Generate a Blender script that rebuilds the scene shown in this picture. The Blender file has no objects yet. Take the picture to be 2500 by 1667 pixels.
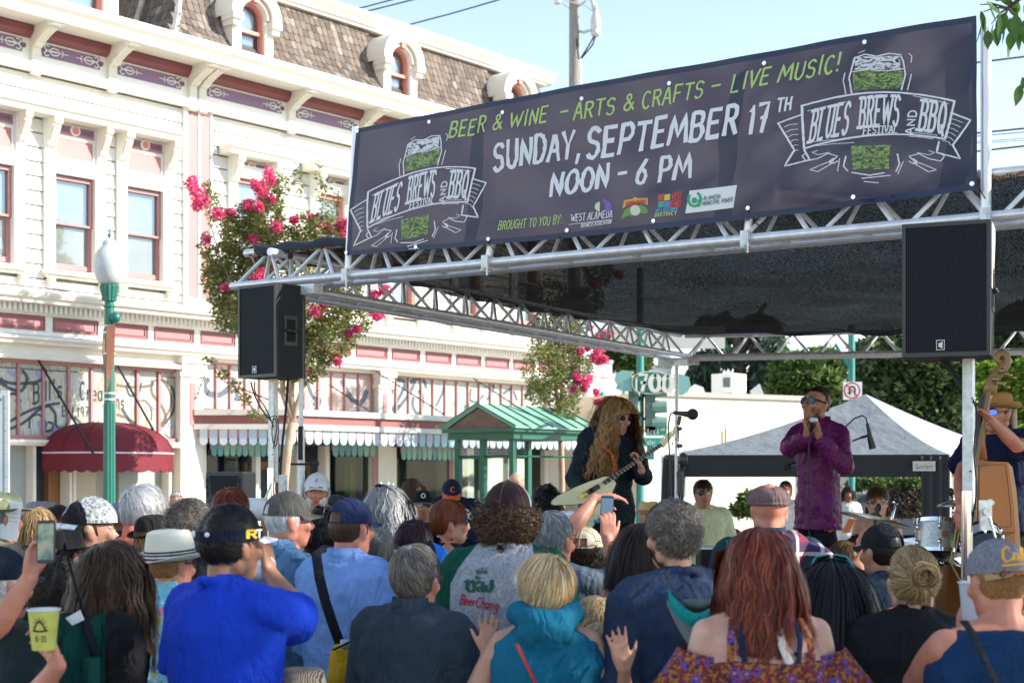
import bpy,bmesh,math,random
import numpy as np
from mathutils import Vector,Matrix,Quaternion
from mathutils.bvhtree import BVHTree
from math import sin,cos,pi,radians,sqrt,atan2
SC=bpy.context.scene
COL=SC.collection
random.seed(7)
np.random.seed(7)
# ---------------------------------------------------------------- camera, sky, sun, exposure
CAM_H=1.85
FPX=3600.0
cam_d=bpy.data.cameras.new('camera')
cam=bpy.data.objects.new('camera',cam_d)
COL.objects.link(cam)
cam.location=(0,0,CAM_H)
cam.rotation_euler=(radians(90),0,0)
cam_d.sensor_width=36.0
cam_d.lens=36.0*FPX/2500.0
cam_d.shift_y=(1160-833.5)/2500.0
cam_d.clip_end=600
cam_d.dof.use_dof=True
cam_d.dof.focus_distance=9.0
cam_d.dof.aperture_fstop=4.5
SC.camera=cam
SUN_EL=radians(28)
SUN_AZ_VEC=Vector((0.99,-0.13,0)).normalized()
world=bpy.data.worlds.new('World')
SC.world=world
world.use_nodes=True
wn=world.node_tree
wn.nodes.clear()
wo=wn.nodes.new('ShaderNodeOutputWorld')
wb=wn.nodes.new('ShaderNodeBackground')
ws=wn.nodes.new('ShaderNodeTexSky')
ws.sky_type='NISHITA'
ws.sun_disc=False
ws.sun_elevation=SUN_EL
ws.sun_rotation=atan2(SUN_AZ_VEC.x,SUN_AZ_VEC.y)
ws.air_density=1.0
ws.dust_density=0.0
ws.ozone_density=1.0
wb.inputs['Strength'].default_value=0.125
whs=wn.nodes.new('ShaderNodeHueSaturation');whs.inputs['Saturation'].default_value=0.80
wn.links.new(ws.outputs[0],whs.inputs['Color']);wn.links.new(whs.outputs[0],wb.inputs[0])
wn.links.new(wb.outputs[0],wo.inputs[0])
sun_d=bpy.data.lights.new('sun','SUN')
sun=bpy.data.objects.new('sun',sun_d)
COL.objects.link(sun)
sun_d.energy=3.4
sun_d.angle=radians(0.55)
sun_d.color=(1.0,0.93,0.82)
_sv=Vector((SUN_AZ_VEC.x*cos(SUN_EL),SUN_AZ_VEC.y*cos(SUN_EL),sin(SUN_EL)))
sun.rotation_euler=_sv.to_track_quat('Z','Y').to_euler()
sun.location=(10,0,12)
SC.view_settings.view_transform='Standard'
SC.view_settings.look='None'
SC.view_settings.exposure=1.38
SC.view_settings.gamma=1.0
SC.view_settings.use_curve_mapping=False
SC.render.engine='CYCLES'
SC.render.resolution_x=1024
SC.render.resolution_y=682
# ---------------------------------------------------------------- small helpers
def P(px,py,d):
 """point of the place seen at photograph position (px, py), d metres away"""
 return Vector(((px-1250)/FPX*d,d,CAM_H+(1160-py)/FPX*d))
def plane_pt(px,py,p0,nrm):
 ray=Vector(((px-1250)/FPX,1.0,(1160-py)/FPX))
 o=Vector((0,0,CAM_H))
 t=(Vector(p0)-o).dot(nrm)/ray.dot(nrm)
 return o+ray*t
class MB:
 def __init__(s):
  s.v=[];s.f=[];s.m=[]
 def add(s,vs,fs,mi=0):
  b=len(s.v)
  s.v.extend([tuple(p)for p in vs])
  for f in fs:
   s.f.append(tuple(i+b for i in f));s.m.append(mi)
  return s
 def box(s,x0,x1,y0,y1,z0,z1,mi=0):
  if x0>x1:x0,x1=x1,x0
  if y0>y1:y0,y1=y1,y0
  if z0>z1:z0,z1=z1,z0
  vs=[(x0,y0,z0),(x1,y0,z0),(x1,y1,z0),(x0,y1,z0),(x0,y0,z1),(x1,y0,z1),(x1,y1,z1),(x0,y1,z1)]
  return s.add(vs,[(0,3,2,1),(4,5,6,7),(0,1,5,4),(1,2,6,5),(2,3,7,6),(3,0,4,7)],mi)
 def hexa(s,p,mi=0):
  return s.add(p,[(0,3,2,1),(4,5,6,7),(0,1,5,4),(1,2,6,5),(2,3,7,6),(3,0,4,7)],mi)
 def obox(s,c,ax,ay,az,mi=0):
  c=Vector(c);ax=Vector(ax);ay=Vector(ay);az=Vector(az)
  vs=[c-ax-ay-az,c+ax-ay-az,c+ax+ay-az,c-ax+ay-az,c-ax-ay+az,c+ax-ay+az,c+ax+ay+az,c-ax+ay+az]
  return s.hexa(vs,mi)
 def prism(s,poly,fn,a,b,mi=0):
  """closed polygon (2-D list), fn(u, v, w) -> point, extruded from w=a to w=b"""
  n=len(poly)
  vs=[fn(u,v,a)for u,v in poly]+[fn(u,v,b)for u,v in poly]
  fs=[tuple(range(n-1,-1,-1)),tuple(range(n,2*n))]
  fs+=[(i,(i+1)%n,(i+1)%n+n,i+n)for i in range(n)]
  return s.add(vs,fs,mi)
 def tube(s,pts,r,seg=8,cap=True,mi=0,flat=1.0):
  pts=[Vector(p)for p in pts]
  n=len(pts)
  if not hasattr(r,'__len__'):r=[r]*n
  vs=[];fs=[]
  up=None
  for i,p in enumerate(pts):
   t=(pts[min(i+1,n-1)]-pts[max(i-1,0)])
   if t.length<1e-9:t=Vector((0,0,1))
   t.normalize()
   if up is None:
    up=Vector((0,0,1))if abs(t.z)<.9 else Vector((1,0,0))
   a=t.cross(up)
   if a.length<1e-6:a=t.cross(Vector((0.3,1,0.2)))
   a.normalize();up=a.cross(t).normalized()
   for k in range(seg):
    th=2*pi*k/seg
    vs.append(p+(a*cos(th)+up*sin(th)*flat)*r[i])
  for i in range(n-1):
   for k in range(seg):
    k2=(k+1)%seg
    fs.append((i*seg+k,i*seg+k2,(i+1)*seg+k2,(i+1)*seg+k))
  if cap:
   fs.append(tuple(range(seg-1,-1,-1)))
   fs.append(tuple((n-1)*seg+k for k in range(seg)))
  return s.add(vs,fs,mi)
 def lathe(s,prof,c=(0,0,0),seg=20,mi=0,sx=1.0,sy=1.0,flute=0.0):
  c=Vector(c);vs=[];fs=[]
  for r,z in prof:
   for k in range(seg):
    th=2*pi*k/seg
    rr=r*(1-flute*(k%2))
    vs.append(c+Vector((rr*cos(th)*sx,rr*sin(th)*sy,z)))
  n=len(prof)
  for i in range(n-1):
   for k in range(seg):
    k2=(k+1)%seg
    fs.append((i*seg+k,i*seg+k2,(i+1)*seg+k2,(i+1)*seg+k))
  fs.append(tuple(range(seg-1,-1,-1)))
  fs.append(tuple((n-1)*seg+k for k in range(seg)))
  return s.add(vs,fs,mi)
 def grid(s,fn,nu,nv,mi=0,wrap=False):
  vs=[fn(i/nu,j/nv)for j in range(nv+1)for i in range(nu+1)]
  w=nu+1
  fs=[(j*w+i,j*w+i+1,(j+1)*w+i+1,(j+1)*w+i)for j in range(nv)for i in range(nu)]
  return s.add(vs,fs,mi)
 def ball(s,c,r,seg=10,rings=6,mi=0):
  if not hasattr(r,'__len__'):r=(r,r,r)
  c=Vector(c);vs=[c+Vector((0,0,-r[2]))];fs=[]
  for j in range(1,rings):
   ph=-pi/2+pi*j/rings
   for k in range(seg):
    th=2*pi*k/seg
    vs.append(c+Vector((r[0]*cos(ph)*cos(th),r[1]*cos(ph)*sin(th),r[2]*sin(ph))))
  vs.append(c+Vector((0,0,r[2])))
  for k in range(seg):
   fs.append((0,1+(k+1)%seg,1+k))
  for j in range(rings-2):
   for k in range(seg):
    a=1+j*seg
    fs.append((a+k,a+(k+1)%seg,a+seg+(k+1)%seg,a+seg+k))
  a=1+(rings-2)*seg;t=len(vs)-1
  for k in range(seg):
   fs.append((a+k,a+(k+1)%seg,t))
  return s.add(vs,fs,mi)
 def mesh(s,name,mats,smooth=False,xf=None):
  me=bpy.data.meshes.new(name)
  vs=s.v
  if xf is not None:
   vs=[tuple(xf@Vector(p))for p in vs]
  me.from_pydata(vs,[],s.f)
  if not isinstance(mats,(list,tuple)):mats=[mats]
  for m in mats:me.materials.append(m)
  if len(mats)>1:me.polygons.foreach_set('material_index',s.m)
  if smooth:me.polygons.foreach_set('use_smooth',[True]*len(s.f))
  me.update()
  return me
 def build(s,name,mats,parent=None,smooth=False,world=False,sharp=None):
  xf=None
  if parent is not None and world:
   xf=wmat(parent).inverted()
  me=s.mesh(name,mats,smooth,xf)
  if sharp is not None and smooth:
   try:me.set_sharp_from_angle(angle=radians(sharp))
   except Exception:pass
  return link(name,me,parent)
def link(name,me,parent=None):
 o=bpy.data.objects.new(name,me)
 COL.objects.link(o)
 if parent is not None:o.parent=parent
 return o
def wmat(o):
 m=Matrix.LocRotScale(o.location,o.rotation_euler,o.scale)
 return wmat(o.parent)@m if o.parent else m
def tag(o,label=None,cat=None,group=None,kind=None):
 if label:o['label']=label
 if cat:o['category']=cat
 if group:o['group']=group
 if kind:o['kind']=kind
 return o
def thing(name,label,cat,loc=(0,0,0),rotz=0.0,group=None):
 o=bpy.data.objects.new(name,None)
 COL.objects.link(o)
 o.empty_display_size=0.2
 o.location=loc;o.rotation_euler=(0,0,rotz)
 return tag(o,label,cat,group)
def copy_thing(root,loc,rotz=None,label=None):
 r=root.copy();COL.objects.link(r);r.location=loc
 if rotz is not None:r.rotation_euler=(0,0,rotz)
 if label:r['label']=label
 for ch in list(root.children):
  c=ch.copy();COL.objects.link(c);c.parent=r
  for g in list(ch.children):
   d=g.copy();COL.objects.link(d);d.parent=c
 return r
# ---------------------------------------------------------------- materials
def new_mat(name):
 m=bpy.data.materials.new(name);m.use_nodes=True
 nt=m.node_tree
 b=nt.nodes.get('Principled BSDF')
 return m,nt,b
_mats={}
def mat(name,col,rough=0.6,metal=0.0,var=0.0,vscale=6.0,bump=0.0,bscale=40.0,isl=0.0,spec=0.5,trans=0.0,coat=0.0,detail=4,stretch=None,alpha=None,emis=None,bdist=0.01):
 """principled material; var = noise variation of the colour, isl = value change per piece"""
 if name in _mats:return _mats[name]
 m,nt,b=new_mat(name)
 N=nt.nodes;L=nt.links
 b.inputs['Base Color'].default_value=(*col,1)
 b.inputs['Roughness'].default_value=rough
 b.inputs['Metallic'].default_value=metal
 b.inputs['Specular IOR Level'].default_value=spec
 if trans:b.inputs['Transmission Weight'].default_value=trans
 if coat:b.inputs['Coat Weight'].default_value=coat
 if alpha is not None:b.inputs['Alpha'].default_value=alpha
 tc=N.new('ShaderNodeTexCoord')
 vec=tc.outputs['Object']
 if stretch:
  mp=N.new('ShaderNodeMapping');mp.inputs['Scale'].default_value=stretch
  L.new(vec,mp.inputs['Vector']);vec=mp.outputs['Vector']
 src=None
 if var>0:
  n=N.new('ShaderNodeTexNoise');n.inputs['Scale'].default_value=vscale;n.inputs['Detail'].default_value=detail
  n.inputs['Roughness'].default_value=0.6
  L.new(vec,n.inputs['Vector'])
  mr=N.new('ShaderNodeMapRange');mr.inputs['From Min'].default_value=0.3;mr.inputs['From Max'].default_value=0.7
  mr.inputs['To Min'].default_value=1-var;mr.inputs['To Max'].default_value=1+var
  L.new(n.outputs['Fac'],mr.inputs['Value']);src=mr.outputs['Result']
 if isl>0:
  g=N.new('ShaderNodeNewGeometry');oi=N.new('ShaderNodeObjectInfo')
  ad=N.new('ShaderNodeMath');ad.operation='ADD'
  L.new(g.outputs['Random Per Island'],ad.inputs[0]);L.new(oi.outputs['Random'],ad.inputs[1])
  fr=N.new('ShaderNodeMath');fr.operation='FRACT';L.new(ad.outputs[0],fr.inputs[0])
  mr2=N.new('ShaderNodeMapRange');mr2.inputs['To Min'].default_value=1-isl;mr2.inputs['To Max'].default_value=1+isl
  L.new(fr.outputs[0],mr2.inputs['Value'])
  if src is None:src=mr2.outputs['Result']
  else:
   mu=N.new('ShaderNodeMath');mu.operation='MULTIPLY'
   L.new(src,mu.inputs[0]);L.new(mr2.outputs['Result'],mu.inputs[1]);src=mu.outputs[0]
 if src is not None:
  hv=N.new('ShaderNodeHueSaturation');hv.inputs['Color'].default_value=(*col,1)
  L.new(src,hv.inputs['Value']);L.new(hv.outputs['Color'],b.inputs['Base Color'])
 if bump>0:
  n2=N.new('ShaderNodeTexNoise');n2.inputs['Scale'].default_value=bscale;n2.inputs['Detail'].default_value=5
  L.new(vec,n2.inputs['Vector'])
  bp=N.new('ShaderNodeBump');bp.inputs['Strength'].default_value=bump;bp.inputs['Distance'].default_value=bdist
  L.new(n2.outputs['Fac'],bp.inputs['Height']);L.new(bp.outputs['Normal'],b.inputs['Normal'])
 if emis:
  b.inputs['Emission Color'].default_value=(*emis[0],1);b.inputs['Emission Strength'].default_value=emis[1]
 _mats[name]=m
 return m
def ramp_mat(name,stops,scale=8.0,rough=0.6,tex='noise',stretch=None,detail=3,isl=False,bump=0.0,distort=0.0,interp='LINEAR',metal=0.0):
 """colours picked from a ramp by a procedural texture (or, isl=True, at random per piece)"""
 if name in _mats:return _mats[name]
 m,nt,b=new_mat(name);N=nt.nodes;L=nt.links
 b.inputs['Roughness'].default_value=rough;b.inputs['Metallic'].default_value=metal
 tc=N.new('ShaderNodeTexCoord');vec=tc.outputs['Object']
 if stretch:
  mp=N.new('ShaderNodeMapping');mp.inputs['Scale'].default_value=stretch
  L.new(vec,mp.inputs['Vector']);vec=mp.outputs['Vector']
 if isl:
  g=N.new('ShaderNodeNewGeometry');oi=N.new('ShaderNodeObjectInfo')
  ad=N.new('ShaderNodeMath');ad.operation='ADD'
  L.new(g.outputs['Random Per Island'],ad.inputs[0]);L.new(oi.outputs['Random'],ad.inputs[1])
  fr=N.new('ShaderNodeMath');fr.operation='FRACT';L.new(ad.outputs[0],fr.inputs[0]);fac=fr.outputs[0]
 elif tex=='noise':
  n=N.new('ShaderNodeTexNoise');n.inputs['Scale'].default_value=scale;n.inputs['Detail'].default_value=detail
  n.inputs['Distortion'].default_value=distort
  L.new(vec,n.inputs['Vector']);fac=n.outputs['Fac']
 elif tex=='voronoi':
  n=N.new('ShaderNodeTexVoronoi');n.inputs['Scale'].default_value=scale
  L.new(vec,n.inputs['Vector']);fac=n.outputs['Distance']
 elif tex=='wave':
  n=N.new('ShaderNodeTexWave');n.inputs['Scale'].default_value=scale;n.inputs['Distortion'].default_value=distort
  n.inputs['Detail'].default_value=detail
  L.new(vec,n.inputs['Vector']);fac=n.outputs['Fac']
 cr=N.new('ShaderNodeValToRGB');cr.color_ramp.interpolation=interp
 el=cr.color_ramp.elements
 while len(el)>1:el.remove(el[-1])
 el[0].position=stops[0][0];el[0].color=(*stops[0][1],1)
 for p,c in stops[1:]:
  e=el.new(p);e.color=(*c,1)
 L.new(fac,cr.inputs['Fac']);L.new(cr.outputs['Color'],b.inputs['Base Color'])
 if bump>0:
  bp=N.new('ShaderNodeBump');bp.inputs['Strength'].default_value=bump;bp.inputs['Distance'].default_value=0.01
  L.new(fac,bp.inputs['Height']);L.new(bp.outputs['Normal'],b.inputs['Normal'])
 _mats[name]=m
 return m
def glass_mat(name,tint=(0.9,0.95,0.97),refl=0.35,see=0.75,top=0.95):
 if name in _mats:return _mats[name]
 m,nt,b=new_mat(name);N=nt.nodes;L=nt.links
 N.remove(b)
 out=[n for n in N if n.type=='OUTPUT_MATERIAL'][0]
 tr=N.new('ShaderNodeBsdfTransparent');tr.inputs[0].default_value=tuple(c*see for c in tint)+(1,)
 gl=N.new('ShaderNodeBsdfGlossy');gl.inputs['Roughness'].default_value=0.03;gl.inputs['Color'].default_value=(0.9,0.95,1,1)
 fr=N.new('ShaderNodeLayerWeight');fr.inputs['Blend'].default_value=0.35
 mr=N.new('ShaderNodeMapRange');mr.inputs['To Min'].default_value=refl;mr.inputs['To Max'].default_value=top
 mx=N.new('ShaderNodeMixShader')
 L.new(fr.outputs['Facing'],mr.inputs['Value']);L.new(mr.outputs['Result'],mx.inputs[0])
 L.new(tr.outputs[0],mx.inputs[1]);L.new(gl.outputs[0],mx.inputs[2]);L.new(mx.outputs[0],out.inputs['Surface'])
 _mats[name]=m
 return m
# ---------------------------------------------------------------- stroke lettering
def _arc(cx,cy,rx,ry,a0,a1,n=10):
 return[(cx+rx*cos(radians(a0+(a1-a0)*i/n)),cy+ry*sin(radians(a0+(a1-a0)*i/n)))for i in range(n+1)]
GL={'A':[[(0,0),(.45,1),(.55,1),(1,0)],[(.2,.38),(.8,.38)]],'B':[[(.08,0),(.08,1)],[(.08,1),(.55,1)]+_arc(.55,.77,.33,.23,90,-90,8)+[(.08,.54)],[(.55,.54)]+_arc(.58,.27,.37,.27,90,-90,8)+[(.08,0)]],'C':[_arc(.55,.5,.5,.5,50,310,14)],'D':[[(.08,0),(.08,1)],[(.08,1),(.4,1)]+_arc(.42,.5,.52,.5,90,-90,12)+[(.08,0)]],'E':[[(.1,0),(.1,1)],[(.1,1),(.9,1)],[(.1,.52),(.75,.52)],[(.1,0),(.92,0)]],'F':[[(.1,0),(.1,1)],[(.1,1),(.92,1)],[(.1,.52),(.75,.52)]],'G':[_arc(.52,.5,.47,.5,50,360,14)+[(.6,.48)]],'H':[[(.08,0),(.08,1)],[(.92,0),(.92,1)],[(.08,.5),(.92,.5)]],'I':[[(.5,0),(.5,1)]],'J':[[(.75,1),(.75,.3)]+_arc(.4,.28,.35,.28,0,-170,8)],'K':[[(.1,0),(.1,1)],[(.9,1),(.1,.42)],[(.35,.6),(.95,0)]],'L':[[(.1,1),(.1,0),(.9,0)]],'M':[[(.02,0),(.15,1),(.5,.25),(.85,1),(.98,0)]],'N':[[(.08,0),(.08,1),(.92,0),(.92,1)]],'O':[_arc(.5,.5,.47,.5,90,450,20)],'P':[[(.1,0),(.1,1)],[(.1,1),(.55,1)]+_arc(.55,.73,.37,.27,90,-90,8)+[(.1,.46)]],'Q':[_arc(.5,.5,.46,.5,90,450,20),[(.55,.25),(1,-.1)]],'R':[[(.1,0),(.1,1)],[(.1,1),(.55,1)]+_arc(.55,.76,.35,.24,90,-90,8)+[(.1,.52)],[(.5,.52),(.95,0)]],'S':[[(.9,.86)]+_arc(.5,.76,.4,.24,40,250,9)+_arc(.5,.26,.42,.27,80,-150,10)],'T':[[(.5,0),(.5,1)],[(0,1),(1,1)]],'U':[[(.08,1),(.08,.35)]+_arc(.5,.35,.42,.35,180,360,10)+[(.92,1)]],'V':[[(0,1),(.48,0),(1,1)]],'W':[[(0,1),(.25,0),(.5,.8),(.75,0),(1,1)]],'X':[[(0,0),(1,1)],[(0,1),(1,0)]],'Y':[[(0,1),(.48,.48),(1,1)],[(.48,.48),(.45,0)]],'Z':[[(0,1),(1,1),(0,0),(1,0)]],'&':[[(1,0),(.3,.72)]+_arc(.45,.8,.2,.2,200,-30,8)+[(.2,.38)]+_arc(.4,.22,.3,.22,150,300,6)+[(.95,.45)]],'-':[[(.1,.45),(.9,.45)]],'!':[[(.5,1),(.5,.35)],[(.5,.08),(.5,.0)]],',':[[(.6,.1),(.35,-.22)]],':':[[(.5,.65),(.5,.6)],[(.5,.15),(.5,.1)]],"'":[[(.5,1),(.45,.8)]],'.':[[(.5,.05),(.5,0)]],'0':[_arc(.5,.5,.4,.5,90,450,18)],'1':[[(.25,.8),(.55,1),(.5,0)]],'2':[_arc(.5,.72,.4,.28,160,-30,9)+[(.05,0),(.95,0)]],'5':[[(.85,1),(.2,1),(.15,.58)]+_arc(.45,.32,.42,.32,100,-150,10)],'6':[[(.8,1),(.2,.45)]+_arc(.5,.3,.36,.3,150,-210,14)],'7':[[(.05,1),(.95,1),(.4,0)],[(.3,.5),(.85,.5)]],'9':[_arc(.48,.7,.34,.3,0,360,14)+[(.75,0)]],'4':[[(.7,0),(.7,1),(.05,.35),(.95,.35)]],'a':[_arc(.42,.28,.36,.28,20,380,12),[(.8,.58),(.8,0)]],'b':[[(.15,1),(.15,0)],_arc(.5,.28,.36,.28,180,540,12)],'c':[_arc(.5,.28,.4,.28,50,310,10)],'d':[_arc(.45,.28,.36,.28,0,360,12),[(.82,1),(.82,0)]],'e':[[(.1,.3),(.88,.3)]+_arc(.5,.28,.4,.28,5,310,11)],'g':[_arc(.45,.3,.34,.26,0,360,12),[(.8,.58),(.8,-.15)]+_arc(.45,-.15,.35,.2,0,-150,7)],'h':[[(.12,1),(.12,0)],[(.12,.35)]+_arc(.48,.33,.35,.25,170,0,7)+[(.83,0)]],'i':[[(.5,.55),(.5,0)],[(.5,.8),(.5,.76)]],'l':[[(.5,1),(.5,0)]],'n':[[(.12,.58),(.12,0)],[(.12,.35)]+_arc(.48,.33,.35,.25,170,0,7)+[(.83,0)]],'o':[_arc(.5,.28,.4,.28,90,450,12)],'r':[[(.25,.58),(.25,0)],[(.25,.35)]+_arc(.6,.35,.32,.22,170,60,5)],'s':[[(.85,.5)]+_arc(.5,.43,.33,.14,40,250,6)+_arc(.5,.15,.36,.15,80,-150,7)],'t':[[(.45,.9),(.45,.1)]+_arc(.65,.12,.2,.12,180,300,4),[(.1,.56),(.85,.56)]],'u':[[(.12,.58),(.12,.25)]+_arc(.46,.25,.34,.25,180,360,8)+[(.8,.58)],[(.8,.58),(.8,0)]],}
SERIFS={'B':[(.08,0),(.08,1)],'L':[(.1,1)],'U':[(.08,1),(.92,1)],'R':[(.1,0),(.1,1),(.95,0)],'E':[(.1,0),(.1,1)],'F':[(.1,0),(.1,1)],'W':[(0,1),(1,1)],'A':[(0,0),(1,0)],'N':[(.08,0),(.92,1),(.08,1)],'D':[(.08,0),(.08,1)],'S':[],'T':[(.5,0)],'I':[(.5,0),(.5,1)],'V':[(0,1),(1,1)],'H':[(.08,0),(.08,1),(.92,0),(.92,1)],'C':[],'P':[(.1,0),(.1,1)]}
WID={'I':.35,"'":.3,'!':.3,',':.3,':':.35,'.':.3,'1':.5,'i':.3,'l':.3,'M':1.2,'W':1.25,'-':.8,'t':.6,'r':.7,'&':1.0}
def ribbon(mb,pts,w,fn,rough=0.0,mi=0):
 """flat brush stroke: 2-D polyline of width w laid by fn(x, y) -> 3-D point"""
 q=[Vector((p[0],p[1]))for p in pts]
 out=[q[0]]
 step=max(w*0.8,1e-4)
 for a,b in zip(q,q[1:]):
  L=(b-a).length
  k=max(1,int(L/step/2.5))
  for i in range(1,k+1):out.append(a.lerp(b,i/k))
 q=out;n=len(q);L=[];R=[]
 for i,p in enumerate(q):
  t=q[min(i+1,n-1)]-q[max(i-1,0)]
  if t.length<1e-9:t=Vector((0,1))
  t.normalize();nn=Vector((-t.y,t.x))
  e=w*.5
  a=e*(1+random.uniform(-rough,rough));b=e*(1+random.uniform(-rough,rough))
  pp=p
  if i==0:pp=p-t*e*.5
  if i==n-1:pp=p+t*e*.5
  L.append(pp+nn*a);R.append(pp-nn*b)
 vs=[fn(p.x,p.y)for p in L]+[fn(p.x,p.y)for p in R]
 fs=[(i,i+1,n+i+1,n+i)for i in range(n-1)]
 mb.add(vs,fs,mi)
def text_fn(mb,txt,fn,w,xs=1.0,gap=0.25,space=0.6,rough=0.0,serif=0.0,jitter=0.0,mi=0,total=1.0):
 """lays text along 0..total in x and 0..1 in y of fn; w = stroke width as share of the height; xs = letter width over height"""
 adv=[]
 x=0
 for ch in txt:
  if ch==' ':x+=space*xs;adv.append((x,0));continue
  cw=WID.get(ch,0.8)*xs
  adv.append((x,cw));x+=cw+gap*xs
 tot=x-gap*xs
 sc=total/tot
 for ch,(x0,cw)in zip(txt,adv):
  if cw==0 or ch not in GL:continue
  jy=random.uniform(-jitter,jitter);js=1+random.uniform(-jitter,jitter)
  def g(px_,py_,x0=x0,cw=cw,jy=jy,js=js):
   return((x0+px_*cw)*sc,py_*js+jy)
  def fm(X,Y):return fn(X,Y)
  asp=sc
  for st in GL[ch]:
   pts=[g(a,b)for a,b in st]
   pts2=[(a/asp,b)for a,b in pts]
   ribbon(mb,pts2,w,lambda X,Y:fn(X*asp,Y),rough,mi)
  if serif>0:
   for sx_,sy_ in SERIFS.get(ch,[]):
    a,b=g(sx_,sy_)
    hw=serif*.5
    ribbon(mb,[(a/asp-hw,b),(a/asp+hw,b)],w*.8,lambda X,Y:fn(X*asp,Y),0,mi)
 return tot
# ================================================================ ground
asphalt=mat('asphalt',(.19,.18,.17),.9,var=.25,vscale=3,bump=.5,bscale=120)
concrete=mat('concrete',(.42,.40,.37),.85,var=.12,vscale=4,bump=.3,bscale=80)
g=MB();g.grid(lambda u,v:(-150+300*u,-40+290*v,0.0),12,12)
tag(g.build('street',asphalt),kind='structure')
# ================================================================ the long Victorian building
FO=Vector((-5.486,25,0));FS=Vector((.651,.759,0));FN=Vector((.759,-.651,0))
FROT=atan2(.759,.651)
def sX(px,n=0.0):
 k=(px-1250)/FPX
 a=FO.x+n*FN.x;b=FO.y+n*FN.y
 return(k*b-a)/(FS.x-k*FS.y)
def fP(s,n,z):return FO+FS*s+FN*n+Vector((0,0,z))
fmat=Matrix.Translation(FO)@Matrix.Rotation(FROT,4,'Z')
siding_m=mat('siding_paint',(.72,.695,.635),.55,var=.06,vscale=1.5,detail=8)
cream=mat('cream_paint',(.80,.76,.665),.5,var=.04,vscale=2)
white_p=mat('white_trim_paint',(.84,.83,.79),.5,var=.03,vscale=2)
cove_m=mat('deep_red_paint',(.26,.075,.08),.45,var=.08,vscale=3)
pink_m=mat('rose_paint',(.50,.21,.205),.55,var=.05,vscale=3)
sash_m=mat('dusty_red_paint',(.44,.20,.20),.5,var=.05)
sash_l=mat('coral_paint',(.62,.22,.17),.5,var=.05)
purple_m=mat('mauve_paint',(.24,.14,.25),.5,var=.08,vscale=4)
glass_m=glass_mat('window_glass',refl=.08,see=.85,top=.45)
blind_m=ramp_mat('white_blind',[(0,(.62,.66,.68)),(.35,(.80,.82,.82)),(1,(.84,.85,.84))],scale=7.5,tex='wave',stretch=(0,0,1),rough=.6)
room_m=mat('room_behind_glass',(.20,.28,.34),.8,var=.2)
dark_room=mat('dark_shop_interior',(.035,.045,.06),.6,var=.5,vscale=2)
beam_m=mat('red_brown_paint',(.30,.11,.10),.5,var=.08)
B=thing('victorian_building','long cream Victorian building with red and mauve frieze and shingled mansard roof','building',FO,FROT)
def fb(mb,s0,s1,n0,n1,z0,z1):return mb.box(s0,s1,-n1,-n0,z0,z1)
def fl(s,n,z):return(s,-n,z)
ZC=4.62
SL,SR=-7.5,10.15
m=MB();fb(m,SL,SR,-9,-.12,3.6,8.9);fb(m,SL,SR,-9,-.6,0,3.6)
m.build('wall',siding_m,B)
wins=[(-5.85,-5.14),(-4.0,-3.28),(-2.57,-1.85),(-1.25,-.54),(1.02,1.66),(2.90,3.56),(4.8,5.45),(6.7,7.35),(8.55,9.2)]
def siding(s0,s1,z0,z1,pitch):
 n=max(1,round((z1-z0)/pitch));h=(z1-z0)/n
 for i in range(n):
  a=z0+i*h+.004;b=z0+(i+1)*h-.016
  m=MB();m.hexa([fl(s0,-.12,a),fl(s0,.012,a),fl(s1,.012,a),fl(s1,-.12,a),fl(s0,-.12,b),fl(s0,-.004,b),fl(s1,-.004,b),fl(s1,-.12,b)])
  m.build('siding_board',siding_m,B)
segs=[(-5.0,-4.12),(-3.13,-2.76),(-1.72,-1.45),(-.42,-.12),(.47,.85),(1.84,2.72),(3.74,4.62),(5.63,6.52),(7.53,8.38),(9.4,SR)]
for a,b in segs:siding(a,b,4.9,7.38,.216)
siding(SL,-.12,7.53,8.05,.265);siding(.47,SR,7.53,8.05,.265)
siding(SL,-.12,ZC,4.9,.14);siding(.47,SR,ZC,4.9,.14)
for a,b in[(.47,.62),(2.07,2.5),(3.96,4.4),(5.85,6.3),(7.75,8.15)]:siding(a,b,7.38,7.53,.15)
m=MB();fb(m,-.12,.47,-.12,.03,ZC,8.07);fb(m,-.12,-.05,.03,.06,ZC,8.05);fb(m,.16,.21,.03,.06,ZC,8.05);fb(m,.42,.47,.03,.06,ZC,8.05)
m.build('pilaster',white_p,B)
for a,b in[(-.04,.15),(.22,.41)]:
 m=MB();fb(m,a,b,.03,.045,4.87,8.0);m.build('pilaster_strip',pink_m,B)
def console(s0,s1,z0,z1,nmax,name='bracket',mt=None):
 """scroll bracket: side profile in (n, z), tapered down"""
 zz=z1-z0
 prof=[(0,z0),(.06,z0),(.08,z0+.12*zz),(.05,z0+.16*zz),(.07,z0+.42*zz),(nmax*.45,z0+.47*zz),(nmax*.5,z0+.6*zz),(nmax*.85,z0+.84*zz),(nmax,z0+.88*zz),(nmax,z1),(0,z1)]
 m=MB();m.prism(prof,lambda n,z,s:(s,-n,z),s0,s1)
 w=s1-s0
 for q in(.18,.5,.82):
  c=s0+w*q
  m.tube([fl(c,.085,z0+.45*zz),fl(c,nmax*.52,z0+.58*zz),fl(c,nmax*.86,z0+.82*zz)],w*.14,5)
 m.build(name,mt or cream,B)
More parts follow.
